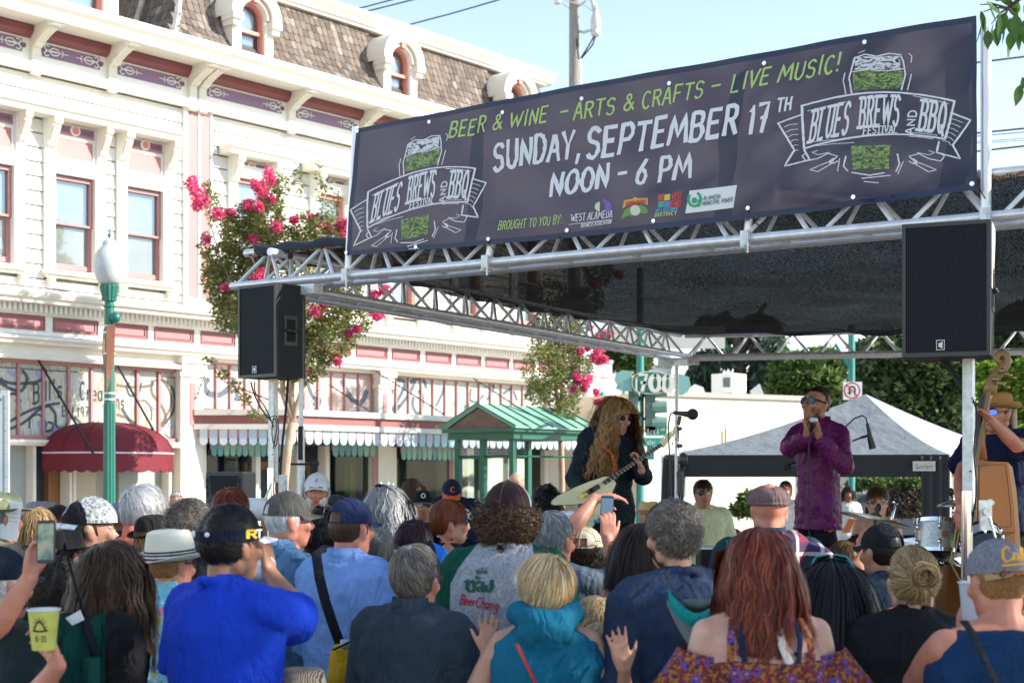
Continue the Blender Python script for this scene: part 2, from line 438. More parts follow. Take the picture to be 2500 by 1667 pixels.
for i,(a,b)in enumerate(wins):
 left=i<4
 zt=6.55 if left else 7.04
 zb=5.10;zm=(zt+zb)/2+(.0 if left else-.05)
 wo_=MB()
 t=.055
 fb(wo_,a,b,-.10,-.03,zt-t,zt);fb(wo_,a,a+t,-.10,-.03,zm,zt-t);fb(wo_,b-t,b,-.10,-.03,zm,zt-t);fb(wo_,a,b,-.10,-.03,zm-.035,zm)
 fb(wo_,a,b,-.14,-.075,zb,zb+.08);fb(wo_,a,a+t,-.14,-.075,zb+.08,zm-.035);fb(wo_,b-t,b,-.14,-.075,zb+.08,zm-.035)
 w=wo_.build('window',sash_m if left else sash_l,B)
 p=MB();fb(p,a+t,b-t,-.085,-.08,zm,zt-t);fb(p,a+t,b-t,-.12,-.115,zb+.08,zm-.035);p.build('pane',glass_m,w)
 p=MB();fb(p,a+t+.01,b-t-.12,-.155,-.15,zb+.1,zt-.22);p.build('blind',blind_m,w)
 p=MB();fb(p,a,b,-.22,-.2,zb,zt);p.build('room_back',room_m,w)
 m=MB();fb(m,a-.03,a,-.2,.05,zb-.05,zt+.02);fb(m,b,b+.03,-.2,.05,zb-.05,zt+.02);fb(m,a-.03,b+.03,-.2,.05,zt+.02,zt+.18)
 m.build('window_surround',cream,B)
 for(c0,c1)in((a-.19,a-.03),(b+.03,b+.17)):
  m=MB();fb(m,c0,c1,-.12,.07,4.95,7.385);fb(m,c0+.04,c1-.04,.07,.085,5.0,6.55)
  m.build('window_column',white_p,B)
  console(c0+.01,c1-.01,6.6,7.385,.32)
 m=MB();fb(m,a-.03,b+.03,-.2,.0,zt+.18,7.385)
 m.build('head_board',white_p,B)
 m=MB();fb(m,a-.05,b+.03,.0,.07,zt+.18,zt+.24);fb(m,a-.03,b+.03,.0,.06,zt+.06,zt+.18);m.build('head_moulding',white_p,B)
 if left:
  m=MB();fb(m,a+.04,b-.04,.0,.012,6.84,7.13);m.build('head_panel',pink_m,B)
  m=MB()
  for q in((a+.01,b-.01,6.80,6.835),(a+.01,b-.01,7.135,7.165),(a+.01,a+.035,6.835,7.135),(b-.035,b-.01,6.835,7.135)):fb(m,q[0],q[1],0,.025,q[2],q[3])
  m.build('panel_frame',cream,B)
 m=MB();fb(m,a+.01,b-.01,.0,.02,7.225,7.345);pp=m.build('mauve_strip',purple_m,B)
 m=MB();c=(a+b)/2
 m.prism(_arc(c,7.285,.085,.085,0,330,11),lambda s,z,n:(s,-n,z),.02,.045);m.build('medallion_ring',white_p,pp)
 m=MB();m.prism(_arc(c,7.285,.062,.062,0,330,11),lambda s,z,n:(s,-n,z),.03,.055);m.build('medallion',sash_l,pp)
 m=MB()
 for sg in(-1,1):
  for k_,q in enumerate((.13,.18,.23,.28)):
   x=c+sg*q*(b-a)/.71
   m.obox((x,-.024,7.285),(.018*(k_%2*.6+.5),0,0),(0,.004,0),(0,0,.02+.012*(k_%2)))
 m.build('strip_ornament',cove_m,pp)
 m=MB();fb(m,a,b,.0,.024,7.20,7.225);m.build('strip_edge',pink_m,pp)
 m=MB();fb(m,a-.22,b+.2,-.1,.16,4.98,5.05);fb(m,a-.18,b+.16,-.1,.1,4.93,4.98);m.build('sill',cream,B)
 for c in(a-.14,b+.08):
  m=MB();fb(m,c,c+.09,0,.13,4.87,4.93);fb(m,c+.01,c+.08,0,.09,4.81,4.87);m.build('sill_block',cream,B)
def hood(s0,s1):
 prof=[(0,7.385),(.34,7.385),(.34,7.42),(.36,7.46),(.40,7.48),(.42,7.53),(.42,7.545),(0,7.56)]
 m=MB();m.prism(prof,lambda n,z,s:(s,-n,z),s0,s1);m.build('window_hood',cream,B)
hood(-6.3,-.38)
for a,b in wins[4:]:hood(a-.38,b+.38)
m=MB();fb(m,SL,SR,-.12,.06,8.07,8.72);m.build('frieze_board',white_p,B)
m=MB();m.prism([(.06,8.05),(.16,8.05),(.16,8.09),(.12,8.12),(.12,8.16),(.14,8.19),(.06,8.20)],lambda n,z,s:(s,-n,z),SL,SR);m.build('frieze_moulding',white_p,B)
brs=[sX(80,.15)-3.3,sX(80,.15)-1.72,sX(80,.15),sX(268,.15),sX(465,.15),sX(465,.15)+.2,sX(708,.15),sX(885,.15),5.1,6.8,8.5,10.0]
m=MB();prof=[(.06,8.56),(.10,8.57),(.17,8.63),(.2,8.70),(.2,8.735),(.06,8.735)]
m.prism(prof,lambda n,z,s:(s,-n,z),SL,SR);m.build('red_cove',cove_m,B)
m=MB();m.prism([(-.1,8.735),(.78,8.735),(.78,8.67),(.84,8.67),(.84,8.76),(.86,8.80),(.93,8.86),(.95,8.93),(.95,8.96),(-.1,8.96)],lambda n,z,s:(s,-n,z),SL-.3,SR+.5)
m.build('cornice',cream,B)
def fleur(c,z,sg):
 pts=[]
 m=MB()
 f3=lambda x,y:(c+sg*x*.36,-.085,z+y*.10)
 for st,w in(([(0,0),(.5,0)],.22),([(.45,.0),(.75,0)],.12),([(.12,0),(.3,.55),(.5,.5),(.62,.15)],.16),([(.12,0),(.3,-.55),(.5,-.5),(.62,-.15)],.16),([(0,0),(-.12,.5),(-.02,.85),(.1,.7)],.2),([(0,0),(-.12,-.5),(-.02,-.85),(.1,-.7)],.2),([(.75,-.45),(.82,0),(.75,.45)],.14),([(.7,0),(1.05,0)],.12)):
  ribbon(m,[(a*3.6,b)for a,b in st],w,lambda X,Y:f3(X/3.6,Y))
 return m
for q in range(len(brs)-1):
 a=brs[q]+.16;b=brs[q+1]-.08
 if b-a<.4:continue
 m=MB();fb(m,a+.05,b-.05,.06,.07,8.33,8.53);pn=m.build('mauve_panel',purple_m,B)
 m=fleur(a+.12,8.43,1);m2=fleur(b-.12,8.43,-1)
 m.v+=m2.v;nb=len(m.v)-len(m2.v);m.f+=[tuple(i+nb for i in f)for f in m2.f];m.m+=m2.m
 m.build('cutout_ornament',white_p,pn)
 m=MB()
 for c in(a+.03,b-.03):m.prism(_arc(c,8.43,.035,.04,0,324,9),lambda s,z,n:(s,-n,z),.06,.09)
 m.build('rosette',cove_m,pn)
for s in brs:
 prof=[(.06,8.02),(.10,8.0),(.16,8.02),(.16,8.14),(.13,8.16),(.14,8.42),(.24,8.46),(.27,8.54),(.42,8.58),(.62,8.64),(.66,8.68),(.78,8.68),(.78,8.735),(.06,8.735)]
 m=MB();m.prism(prof,lambda n,z,s_:(s_,-n,z),s,s+.15)
 for q in(.025,.075,.125):m.tube([fl(s+q,.15,8.43),fl(s+q,.26,8.5),fl(s+q,.42,8.575),fl(s+q,.62,8.64)],.024,5)
 m.build('cornice_bracket',cream,B)
 m=MB();fb(m,s-.03,s+.18,.6,.79,8.655,8.725);m.build('bracket_block',white_p,B)
m=MB();m.prism([(-.1,4.47),(.40,4.47),(.40,4.53),(.46,4.54),(.50,4.60),(.50,4.63),(.3,4.68),(-.1,4.74)],lambda n,z,s:(s,-n,z),SL,SR);m.build('lower_cornice',cream,B)
m=MB();m.prism([(-.1,4.32),(.06,4.32),(.06,4.345),(.12,4.345),(.12,4.47),(-.1,4.47)],lambda n,z,s:(s,-n,z),SL,SR);m.build('dentil_course',white_p,B)
k=0;s=-3.9
dm=None
while s<SR-.05:
 m=MB();fb(m,0,.045,.12,.20,4.36,4.47)
 if dm is None:dm=m.mesh('dentil',white_p)
 o=link('dentil',dm,B);o.location=(s,0,0)
 s+=.0875
m=MB();fb(m,SL,SR,-.6,.02,3.90,4.32);m.build('sign_band',white_p,B)
m=MB()
m.prism([(-.1,3.86),(.2,3.86),(.22,3.9),(.27,3.93),(.27,3.97),(.02,4.02),(-.1,4.02)],lambda n,z,s:(s,-n,z),SL,SR);m.build('band_moulding',cream,B)
pan=[(-6.5,-5.7),(-5.52,-4.7),(-4.5,-3.72),(-3.58,-2.75),(-2.60,-1.79),(-1.63,-.84),(-.71,.09),(.24,.98),(1.13,1.88),(2.04,2.8),(2.98,3.72),(3.86,4.69),(4.82,5.59),(5.76,6.5),(6.66,7.4),(7.55,8.3),(8.45,9.14),(9.3,10.0)]
for a,b in pan:
 m=MB();fb(m,a,b,.02,.028,4.09,4.31)
 pn=m.build('red_panel',mat('rose_red_paint',(.42,.17,.18),.5,var=.06),B)
 m=MB()
 for q in((a,b,4.09,4.105),(a,b,4.295,4.31),(a,a+.02,4.105,4.295),(b-.02,b,4.105,4.295),(a+.06,b-.06,4.13,4.138),(a+.06,b-.06,4.262,4.27),(b-.068,b-.06,4.138,4.262)):fb(m,q[0],q[1],.028,.045,q[2],q[3])
 m.build('panel_moulding',cove_m,pn)
m=MB();fb(m,SL,0.3,-.6,.03,3.63,3.86);fb(m,.3,SR,-.6,.0,3.8,3.86);m.build('transom_head',cream,B)
m=MB();m.prism([(.03,3.63),(.1,3.63),(.12,3.67),(.08,3.71),(.03,3.72)],lambda n,z,s:(s,-n,z),SL,.28);m.build('transom_moulding',cream,B)
pane_pale=ramp_mat('marbled_pane',[(.2,(.20,.27,.32)),(.42,(.42,.45,.42)),(.55,(.50,.47,.38)),(.63,(.36,.24,.10)),(.72,(.34,.40,.47)),(1,(.5,.5,.48))],scale=2.2,stretch=(5,1,1.1),rough=.25,detail=5,distort=1.5)
pane_pink=ramp_mat('watercolour_pane',[(.25,(.24,.32,.45)),(.42,(.50,.44,.44)),(.55,(.58,.40,.34)),(.7,(.55,.50,.38)),(.85,(.3,.25,.36))],scale=1.6,rough=.25,detail=4,distort=.8)
pane_grey=ramp_mat('grey_green_pane',[(.2,(.26,.29,.27)),(.5,(.40,.41,.38)),(.8,(.52,.52,.49))],scale=2.0,rough=.25,detail=4,stretch=(3,1,.7))
ink=mat('dark_sign_paint',(.045,.06,.075),.5)
ink_l=mat('grey_blue_sign_paint',(.07,.10,.14),.5)
gold=mat('bronze_sign_paint',(.16,.11,.07),.5)
lilac=mat('lilac_sign_paint',(.33,.30,.48),.5)
def transom(edges,z0,z1,nn,pm,w=.045):
 for a,b in zip(edges,edges[1:]):
  m=MB();fb(m,a+w*.5,b-w*.5,nn-.02,nn,z0,z1);m.build('transom_pane',pm,B)
 for a in edges:
  m=MB();fb(m,a-w*.5,a+w*.5,nn-.03,nn+.04,z0,z1);m.build('mullion',sash_m,B)
ed1=[-6.4,-5.9,-5.45,-5.0,-4.5,-4.05,-3.6,-3.14,-2.71,-2.26,-1.84,-1.41,-.97,-.54,-.11]
transom(ed1,2.47,3.58,-.1,pane_pale)
m=MB();fb(m,SL,-.06,-.14,-.03,3.58,3.63);fb(m,SL,-.06,-.14,-.03,2.40,2.47);m.build('transom_frame',sash_m,B)
ed2=[.33,.645,.95,1.29,1.62,1.96,2.31,2.66,3.0,3.34,3.67,4.03,4.38]
transom(ed2,3.0,3.78,-.1,pane_pink,.03)
ed3=[4.80]+[sX(q,-.1)for q in(965,995.7,1026.5,1055,1084.5,1113,1141,1168,1195.5,1222,1248,1274)]+[9.6]
transom(ed3,3.0,3.78,-.1,pane_grey,.03)
m=MB();fb(m,.3,4.42,-.12,-.04,3.775,3.80);fb(m,4.76,9.64,-.12,-.04,3.775,3.80);m.build('transom_frame',sash_m,B)
def fx(s,z,n=-.093):return(s,-n,z)
sc=MB();sg_=MB();sl_=MB();sgold=MB()
def sw(mbx,pts,w,n=-.093):
 """smooth painted curve from photograph points on the glazing plane"""
 q=[]
 for px_,py_ in pts:
  s=sX(px_,n);d=fP(s,n,0).y
  q.append((s,CAM_H+(1160-py_)/FPX*d))
 out=[]
 for i in range(len(q)-1):
  p0=q[max(i-1,0)];p1=q[i];p2=q[i+1];p3=q[min(i+2,len(q)-1)]
  for t in(0,.2,.4,.6,.8):
   out.append(tuple(.5*((2*p1[k])+(-p0[k]+p2[k])*t+(2*p0[k]-5*p1[k]+4*p2[k]-p3[k])*t*t+(-p0[k]+3*p1[k]-3*p2[k]+p3[k])*t**3)for k in(0,1)))
 out.append(q[-1])
 ribbon(mbx,out,w*1.45,lambda a,b:fx(a,b,n),.1)
sw(sc,[(0,925),(25,935),(70,935),(95,930),(112,912),(110,900)],.035)
sw(sc,[(0,932),(25,948),(50,954),(62,940),(66,920),(55,905)],.035)
sw(sc,[(22,962),(40,962),(50,980)],.03)
sw(sc,[(22,1030),(60,1008),(100,992),(145,984)],.03);sw(sc,[(22,1048),(60,1030),(95,1000),(120,992),(135,1010),(138,1040),(160,1045)],.03)
sw(sc,[(108,1052),(125,1050),(130,1035),(118,1030)],.025);sw(sc,[(72,1045),(75,1020),(95,1012),(112,1030),(110,1050)],.02)
sw(sc,[(160,1045),(175,1020),(195,1030),(200,1050)],.03);sw(sc,[(300,1000),(320,1030),(345,1045),(372,1050)],.035);sw(sc,[(395,925),(422,950),(424,1000),(398,1040)],.028);sw(sc,[(308,940),(318,965),(338,960),(345,935)],.022);sw(sc,[(170,1050),(185,1040),(196,1052)],.02);sw(sl_,[(20,905),(40,915),(50,905)],.04);sw(sl_,[(130,1050),(150,1045),(160,1050)],.05);sw(sl_,[(92,905),(98,925)],.05);sw(sl_,[(95,1030),(105,1045),(112,1035)],.05)
sw(sgold,[(285,940),(330,945),(370,940),(372,930)],.03);sw(sgold,[(372,930),(372,960),(395,990),(405,1020),(390,1045)],.03)
sw(sgold,[(375,930),(395,928),(415,955),(418,990),(395,1035)],.022);sw(sgold,[(338,980),(355,978),(370,1000),(370,1025)],.018);sw(sgold,[(280,1010),(310,1020),(340,1040)],.03)
sw(sl_,[(355,995),(370,988),(378,1000)],.035);sw(sl_,[(395,1045),(410,1032),(420,1045)],.035);sw(sl_,[(318,935),(330,925),(335,945)],.035)
sw(sc,[(0,896),(100,903),(190,908)],.012);sw(sc,[(300,915),(428,922)],.008);sw(sc,[(428,922),(426,1060),(400,1058)],.008)
def facet(mbx,txt,p0,p1,h,w,n=-.09,serif=0,slant=0,**kw):
 """lettering on the facade between two photograph points of its baseline"""
 s0=sX(p0[0],n);s1=sX(p1[0],n)
 z0=CAM_H+(1160-p0[1])/FPX*fP(s0,n,0).y;z1=CAM_H+(1160-p1[1])/FPX*fP(s1,n,0).y
 L=s1-s0
 text_fn(mbx,txt,lambda x,y:fx(s0+(x*L)+slant*y*h,z0+(z1-z0)*x+y*h,n),w,serif=serif,**kw)
facet(sc,"Bill's",(82,985),(152,968),.30,.13,xs=.7,serif=.25)
facet(sc,"Crea",(196,975),(252,978),.28,.12,xs=.75)
facet(sc,"tions",(258,990),(304,1000),.26,.11,xs=.7)
facet(sc,"Est.1971",(152,1015),(225,1018),.16,.12,xs=.75,serif=.2)
sc.build('painted_lettering',ink,B);sl_.build('painted_flower',lilac,B);sgold.build('painted_scroll',gold,B)
s2=MB()
sw(s2,[(508,925),(500,940),(510,960),(540,962),(565,940),(572,925)],.07);sw(s2,[(572,950),(580,965),(575,975)],.05)
sw(s2,[(750,930),(760,960),(775,985),(770,1000)],.05);sw(s2,[(835,930),(860,975),(885,980),(895,955)],.07);sw(s2,[(765,985),(778,990),(782,975),(770,972)],.04)
sw(s2,[(955,960),(965,930),(985,930),(985,950),(960,1000),(975,990)],.05);sw(s2,[(990,945),(1015,925),(1035,930),(1040,945)],.05)
sw(s2,[(970,1000),(1000,960),(1013,932)],.045);sw(s2,[(1010,970),(1008,990),(1018,1008),(1030,1000),(1032,965),(1022,955)],.04)
sw(s2,[(1065,990),(1078,965),(1085,940)],.03);sw(s2,[(1150,950),(1148,975),(1165,980),(1180,965)],.03);sw(s2,[(1190,975),(1205,950),(1205,940),(1198,950)],.03);sw(s2,[(1230,960),(1250,950),(1262,975)],.04)
sw(s2,[(1282,965),(1300,945),(1320,960)],.05)
s2.build('painted_scroll',ink_l,B)
for a,b in((-.20,.27),(4.42,4.76),(9.64,10.0)):
 m=MB();fb(m,a,b,-.6,.06,0,3.86);fb(m,a-.05,b+.05,-.1,.17,3.74,3.86);fb(m,a-.02,b+.02,-.1,.13,3.60,3.74);fb(m,a-.04,b+.04,-.1,.10,3.52,3.6)
 m.build('pilaster',cream,B)
 c=(a+b)/2
 m=MB();fb(m,c-.05,c+.06,.06,.075,2.7,3.42);m.build('pilaster_strip',pink_m,B)
m=MB();m.prism([(-.3,2.31),(.06,2.31),(.1,2.36),(.1,2.40),(-.3,2.40)],lambda n,z,s:(s,-n,z),SL,-.2);m.build('sill_beam',cream,B)
shut=ramp_mat('louvred_shutter',[(0,(.34,.38,.36)),(.3,(.66,.70,.66)),(1,(.78,.80,.76))],scale=4.2,tex='wave',stretch=(0,0,1),rough=.5)
for a,b in((-5.2,-3.5),(-3.4,-2.88),(-1.2,-.32)):
 m=MB();fb(m,a,b,-.3,-.26,.4,2.31);m.build('shutter',shut,B)
m=MB();fb(m,-2.15,-1.55,-.42,-.4,.2,2.31);m.build('shutter',mat('tan_shade',(.55,.52,.40),.7),B)
m=MB();fb(m,-2.86,-2.45,-.55,-.5,0,2.31);m.build('shop_door',dark_room,B)
wood_m=mat('door_wood',(.28,.13,.05),.5,var=.3,vscale=4,stretch=(8,8,.6))
m=MB();fb(m,-2.45,-2.25,-.5,-.35,0,2.31);m.build('door_frame',wood_m,B)
m=MB()
for q in(-2.88,-2.24,-2.17,-.34):fb(m,q-.02,q+.03,-.32,-.05,0,2.31)
m.build('shop_post',cream,B)
m=MB();fb(m,SL,-.2,-.6,-.15,0,.4);m.build('stall_riser',sash_m,B)
aw_m=mat('maroon_awning_cloth',(.15,.008,.020),.75,var=.22,vscale=2.5,bump=.4,bscale=3,bdist=.04)
ac,aa,ab=-1.72,1.07,1.0
m=MB()
def awn(u,v):
 th=pi*u;x=-cos(th);y=sin(th)
 e=2/2.6
 x=(abs(x)**e)*(1 if x>0 else-1);y=abs(y)**e
 ph=v*pi/2;r=cos(ph)**.8 if v<1 else 0
 return(ac+aa*x*r,-(.02+ab*y*r),2.20+.50*sin(ph))
m.grid(awn,24,10)
AW=m.build('awning',aw_m,B,smooth=True)
for u_ in(.12,.26,.42,.58,.74,.88):
 m=MB();m.tube([Vector(awn(u_,j/12))+Vector((0,-.004,.004))for j in range(12)],.007,4);m.build('awning_seam',mat('awning_seam_red',(.10,.006,.015),.8),AW)
m=MB()
def awv(u,v):
 p=awn(u,0);sc_=abs(sin(u*pi*15))*.035
 return(p[0],p[1],p[2]-v*(.27+sc_))
m.grid(awv,120,2);m.build('awning_valance',aw_m,AW)
m=MB();m.tube([Vector(awn(i/30,0))+Vector((0,-.006,0))for i in range(31)],.014,5);m.build('awning_piping',mat('pale_piping',(.7,.55,.6),.6),AW)
rod_m=mat('black_iron',(.03,.03,.032),.5,metal=.5)
for a,b in(((93,877,.05),(228,1107,.98)),((287,893,.05),(375,1050,.6))):
 pts=[]
 for px_,py_,n in(a,b):
  s=sX(px_,n);pts.append(fl(s,n,CAM_H+(1160-py_)/FPX*fP(s,n,0).y))
 m=MB();m.tube(pts,.018,6);m.build('awning_rod',rod_m,B)
m=MB();m.grid(lambda u,v:tuple(Vector(awn(u,v))+Vector((-3.0,0,0))),24,8);A2=m.build('awning',aw_m,B,smooth=True)
m=MB();m.grid(lambda u,v:tuple(Vector(awv(u,v))+Vector((-3.0,0,0))),120,2);m.build('awning_valance',aw_m,A2)
cp=[(.05,.06),(1.1,1.3),(9.9,1.3)]
def beam(z0,z1,off,mt,name):
 m=MB()
 pts=[(a[0],a[1]+off)for a in cp]
 m.add([fl(pts[0][0],pts[0][1],z0),fl(pts[1][0],pts[1][1],z0),fl(pts[2][0],pts[2][1],z0),fl(pts[2][0],-.05,z0),fl(pts[0][0],-.05,z0),fl(pts[0][0],pts[0][1],z1),fl(pts[1][0],pts[1][1],z1),fl(pts[2][0],pts[2][1],z1),fl(pts[2][0],-.05,z1),fl(pts[0][0],-.05,z1)],[(4,3,2,1,0),(5,6,7,8,9),(0,1,6,5),(1,2,7,6),(2,3,8,7),(3,4,9,8),(4,0,5,9)])
 m.build(name,mt,B)
beam(2.87,2.97,.05,cream,'canopy_top');beam(2.72,2.87,-.02,beam_m,'canopy_fascia');beam(2.63,2.72,.03,cream,'canopy_moulding')
scal_m=ramp_mat('painted_scallop',[(0,(.30,.50,.62)),(.2,(.66,.76,.80)),(.4,(.42,.62,.70)),(.55,(.60,.62,.72)),(.7,(.30,.66,.66)),(.85,(.7,.74,.78)),(1,(.42,.5,.68))],isl=True,rough=.45)
scal_mesh=None
def scallops(a,b,n,z1,h,off,first_mesh=[None]):
 a=Vector(a);b=Vector(b);d=(b-a)/n;w=d.length
 m=MB();hw=w*.40
 poly=[(-hw,0),(-hw,-h+hw)]+_arc(0,-h+hw,hw,hw,180,360,6)+[(hw,0)]
 m.prism(poly,lambda x,z,t:(x,t,z),0,.02)
 me=m.mesh('scallop',scal_m)
 m=MB();m.box(-w*.1,w*.1,-.004,.016,-h*.55,0);me2=m.mesh('scallop_divider',sash_m)
 ang=atan2(-(d.y),d.x)
 for i in range(n):
  c=a+d*(i+.5)
  o=link('scallop',me,B);o.location=(c.x,-c.y-off,z1);o.rotation_euler=(0,0,ang)
  c=a+d*i
  o=link('scallop_divider',me2,B);o.location=(c.x,-c.y-off,z1);o.rotation_euler=(0,0,ang)
scallops((.12,.12),(1.1,1.27),9,2.63,.27,0)
scallops((1.1,1.27),(9.85,1.27),44,2.63,.25,0)
teal_m=ramp_mat('teal_scallop',[(0,(.14,.42,.42)),(.3,(.3,.55,.5)),(.6,(.12,.32,.36)),(1,(.25,.5,.42))],isl=True,rough=.4)
_s=scal_m;scal_m=teal_m
scallops((.4,.1),(2.3,.1),14,2.45,.27,0);scallops((3.2,.1),(4.3,.1),7,2.45,.25,0);scallops((5.0,.1),(6.6,.1),11,2.45,.3,0)
scal_m=_s
m=MB();fb(m,.27,9.64,-.1,.02,2.40,3.0);m.build('shop_head',mat('shop_head_dark',(.12,.06,.06),.6),B)
shopglass=glass_mat('shop_glass',refl=.012,see=.6,top=.035)
def bay(a,b,z0,z1,mt,n=-.1):
 m=MB();fb(m,a,b,n-.5,n-.45,z0,z1);m.build('display_back',mt,B)
 m=MB();fb(m,a,b,n-.01,n,z0,z1);m.build('shop_pane',shopglass,B)
bay(.36,1.45,.7,2.4,mat('navy_display',(.03,.06,.16),.6,var=.5,vscale=1.5))
bay(3.2,4.3,.7,2.4,mat('slate_display',(.10,.12,.16),.6,var=.4,vscale=1))
bay(4.95,6.65,1.35,2.4,mat('olive_display',(.15,.16,.13),.6,var=.3,vscale=2))
bay(4.95,6.65,.6,1.28,mat('grey_display',(.16,.16,.16),.6,var=.5,vscale=5))
bay(7.2,9.5,.6,2.4,mat('tan_display',(.36,.27,.16),.6,var=.2,vscale=2))
for a,b,c in((3.85,4.0,(.10,.42,.12)),(4.0,4.14,(.62,.55,.05)),(4.16,4.28,(.05,.12,.3))):
 m=MB();fb(m,a,b,-.3,-.28,.7,2.4);m.build('hanging_cloth',mat('cloth_%d'%int(a*100),c,.7),B)
m=MB()
for a,b in((.27,.36),(1.45,1.55),(2.4,2.5),(3.1,3.2),(4.3,4.42),(4.78,4.95),(6.65,6.78),(7.0,7.2),(9.5,9.64)):fb(m,a,b,-.2,.02,0,2.4)
fb(m,4.95,6.65,-.2,.0,1.28,1.35);fb(m,4.95,6.65,-.2,0,.5,.6);fb(m,.36,1.45,-.2,0,.6,.7);fb(m,3.2,4.3,-.2,0,.6,.7)
m.build('shopfront_frame',cream,B)
m=MB();fb(m,4.30,4.42,.02,.04,0,2.4);fb(m,6.78,6.9,-.2,.0,0,2.4);fb(m,6.55,6.65,-.09,-.07,1.35,2.4);m.build('brown_strip',sash_m,B)
m=MB();fb(m,1.55,2.4,-.55,-.5,0,2.1);fb(m,2.5,3.1,-.45,-.4,0,2.1);m.build('shop_door',wood_m,B)
m=MB();fb(m,1.65,2.3,-.49,-.48,1.0,1.95);fb(m,2.6,3.0,-.39,-.38,1.0,1.95);m.build('door_glass',dark_room,B)
m=MB();fb(m,1.55,3.1,-.6,-.5,2.1,2.4);m.build('door_transom',dark_room,B)
m=MB();fb(m,.27,9.64,-.5,-.15,0,.6);m.build('stall_riser',beam_m,B)
chain_m=mat('dark_chain',(.06,.06,.06),.5,metal=.6)
for(x0,y0,n0),(x1,y1,n1)in(((917,906,.1),(1085,1012,1.3)),((1155,923,.1),(1262,992,1.3)),((803,938,.1),(905,1006,1.3)),((545,930,.1),(655,975,1.2)),((478,975,.1),(500,915,.1))):
 pts=[]
 for px_,py_,n in((x0,y0,n0),(x1,y1,n1)):
  s=sX(px_,n);pts.append(Vector(fl(s,n,CAM_H+(1160-py_)/FPX*fP(s,n,0).y)))
 m=MB();L=(pts[1]-pts[0]).length;k=int(L/.07);d=(pts[1]-pts[0])/k
 for i in range(k):
  a=pts[0]+d*(i+.05);b=pts[0]+d*(i+.95)
  m.tube([a,(a+b)/2,b],[.008,.02 if i%2 else.013,.008],5)
 m.build('canopy_chain',chain_m,B)
# ---------------- mansard roof
shin=ramp_mat('cedar_shingle',[(0,(.085,.065,.055)),(.3,(.15,.11,.085)),(.55,(.20,.155,.125)),(.8,(.13,.11,.10)),(1,(.29,.24,.20))],isl=True,rough=.85)
RP=[(.55,8.95),(.30,9.02),(.05,9.16),(-.18,9.36),(-.36,9.64),(-.50,9.98),(-.60,10.32),(-.68,10.62)]
def rp(t):
 x=t*(len(RP)-1);i=min(int(x),len(RP)-2);f=x-i
 return(RP[i][0]*(1-f)+RP[i+1][0]*f,RP[i][1]*(1-f)+RP[i+1][1]*f)
R0,R1=.35,10.0
m=MB()
n_=14
for i in range(n_+1):
 n,z=rp(i/n_);off=n+.68
 m.add([fl(R0-off,n-.03,z),fl(R1+off,n-.03,z),fl(R0-off,-7,z)],[])
for i in range(n_):
 m.f+=[(3*i,3*i+1,3*i+4,3*i+3),(3*i+2,3*i,3*i+3,3*i+5)];m.m+=[0,0]
m.build('roof_deck',mat('roof_felt',(.10,.08,.07),.9),B)
m=MB()
for i in range(n_+1):
 n,z=rp(i/n_);m.add([fl(SL,n-4.0,z),fl(R0,n-4.0,z)],[])
for i in range(n_):m.f.append((2*i,2*i+1,2*i+3,2*i+2));m.m.append(0)
m.build('roof_deck',mat('roof_felt',(.10,.08,.07),.9),B)
def in_dormer(s,z):
 for c in(1.5,5.2,8.75):
  if abs(s-c)<.42:return True
 return False
sh=MB();hw=.062;hh=.2
poly=[(-hw,hh),(-hw,.05),(-hw*.75,.015),(0,0),(hw*.75,.015),(hw,.05),(hw,hh)]
sh.prism(poly,lambda x,y,t:(x,-t-.012*(1-y/hh),y),0,.014)
sh_me=sh.mesh('shingle',shin)
cnt=[]
rows=15
for side in(0,1):
 for r in range(rows):
  t=(r+.1)/rows;n,z=rp(t);n2,z2=rp(min(1,t+.08));tilt=atan2(-(n2-n),z2-z)
  off=n+.68
  if side==0:
   s=R0-off+.07*(r%2)
   while s<R1+off:
    if not in_dormer(s,z):cnt.append((Matrix.Translation(fl(s,n,z))@Matrix.Rotation(-tilt+random.uniform(-.03,.03),4,'X'),s))
    s+=.135
  else:
   q=n-.05-.07*(r%2)
   while q>-4.2:
    cnt.append((Matrix.Translation(fl(R0-off,q,z))@Matrix.Rotation(-pi/2,4,'Z')@Matrix.Rotation(-tilt+random.uniform(-.03,.03),4,'X'),-2+.3*(-q)))
    q-=.135
cnt.sort(key=lambda a:a[1])
st=MB()
for i,(mx,_)in enumerate(cnt):
 if i<290:
  o=link('shingle',sh_me,B);o.matrix_local=mx
 else:
  st.add([mx@Vector(p)for p in sh.v],sh.f)
tag(st.build('shingle_courses',shin,B),kind='stuff')
m=MB();fb(m,R0-.2,R1+.25,-1.3,-.55,10.60,10.66);m.prism([(-1.2,10.66),(-.50,10.66),(-.48,10.72),(-.40,10.80),(-.38,10.88),(-1.2,10.90)],lambda n,z,s:(s,-n,z),R0-.35,R1+.45)
m.prism([(-1.2,10.62),(-.56,10.62),(-.50,10.66),(-1.2,10.66)],lambda n,z,s:(s,-n,z),R0-.3,R1+.4)
m.build('roof_cornice',cream,B)
m=MB();fb(m,R0-.35,R0+.2,-7,-1.2,10.62,10.88);m.build('roof_cornice',cream,B)
pts=[fl(R0-(rp(i/10)[0]+.68)-.01,rp(i/10)[0]+.01,rp(i/10)[1])for i in range(11)]
m=MB();m.tube(pts,.06,5);m.build('hip_ridge',mat('weathered_ridge',(.5,.48,.43),.8,var=.2),B)
m=MB();m.tube([fl(R0-.75,-1.3,8.95),fl(R0-.1,-1.5,10.6)],.05,8);m.build('roof_pipe',mat('weathered_pipe',(.38,.33,.29),.8,var=.3),B)
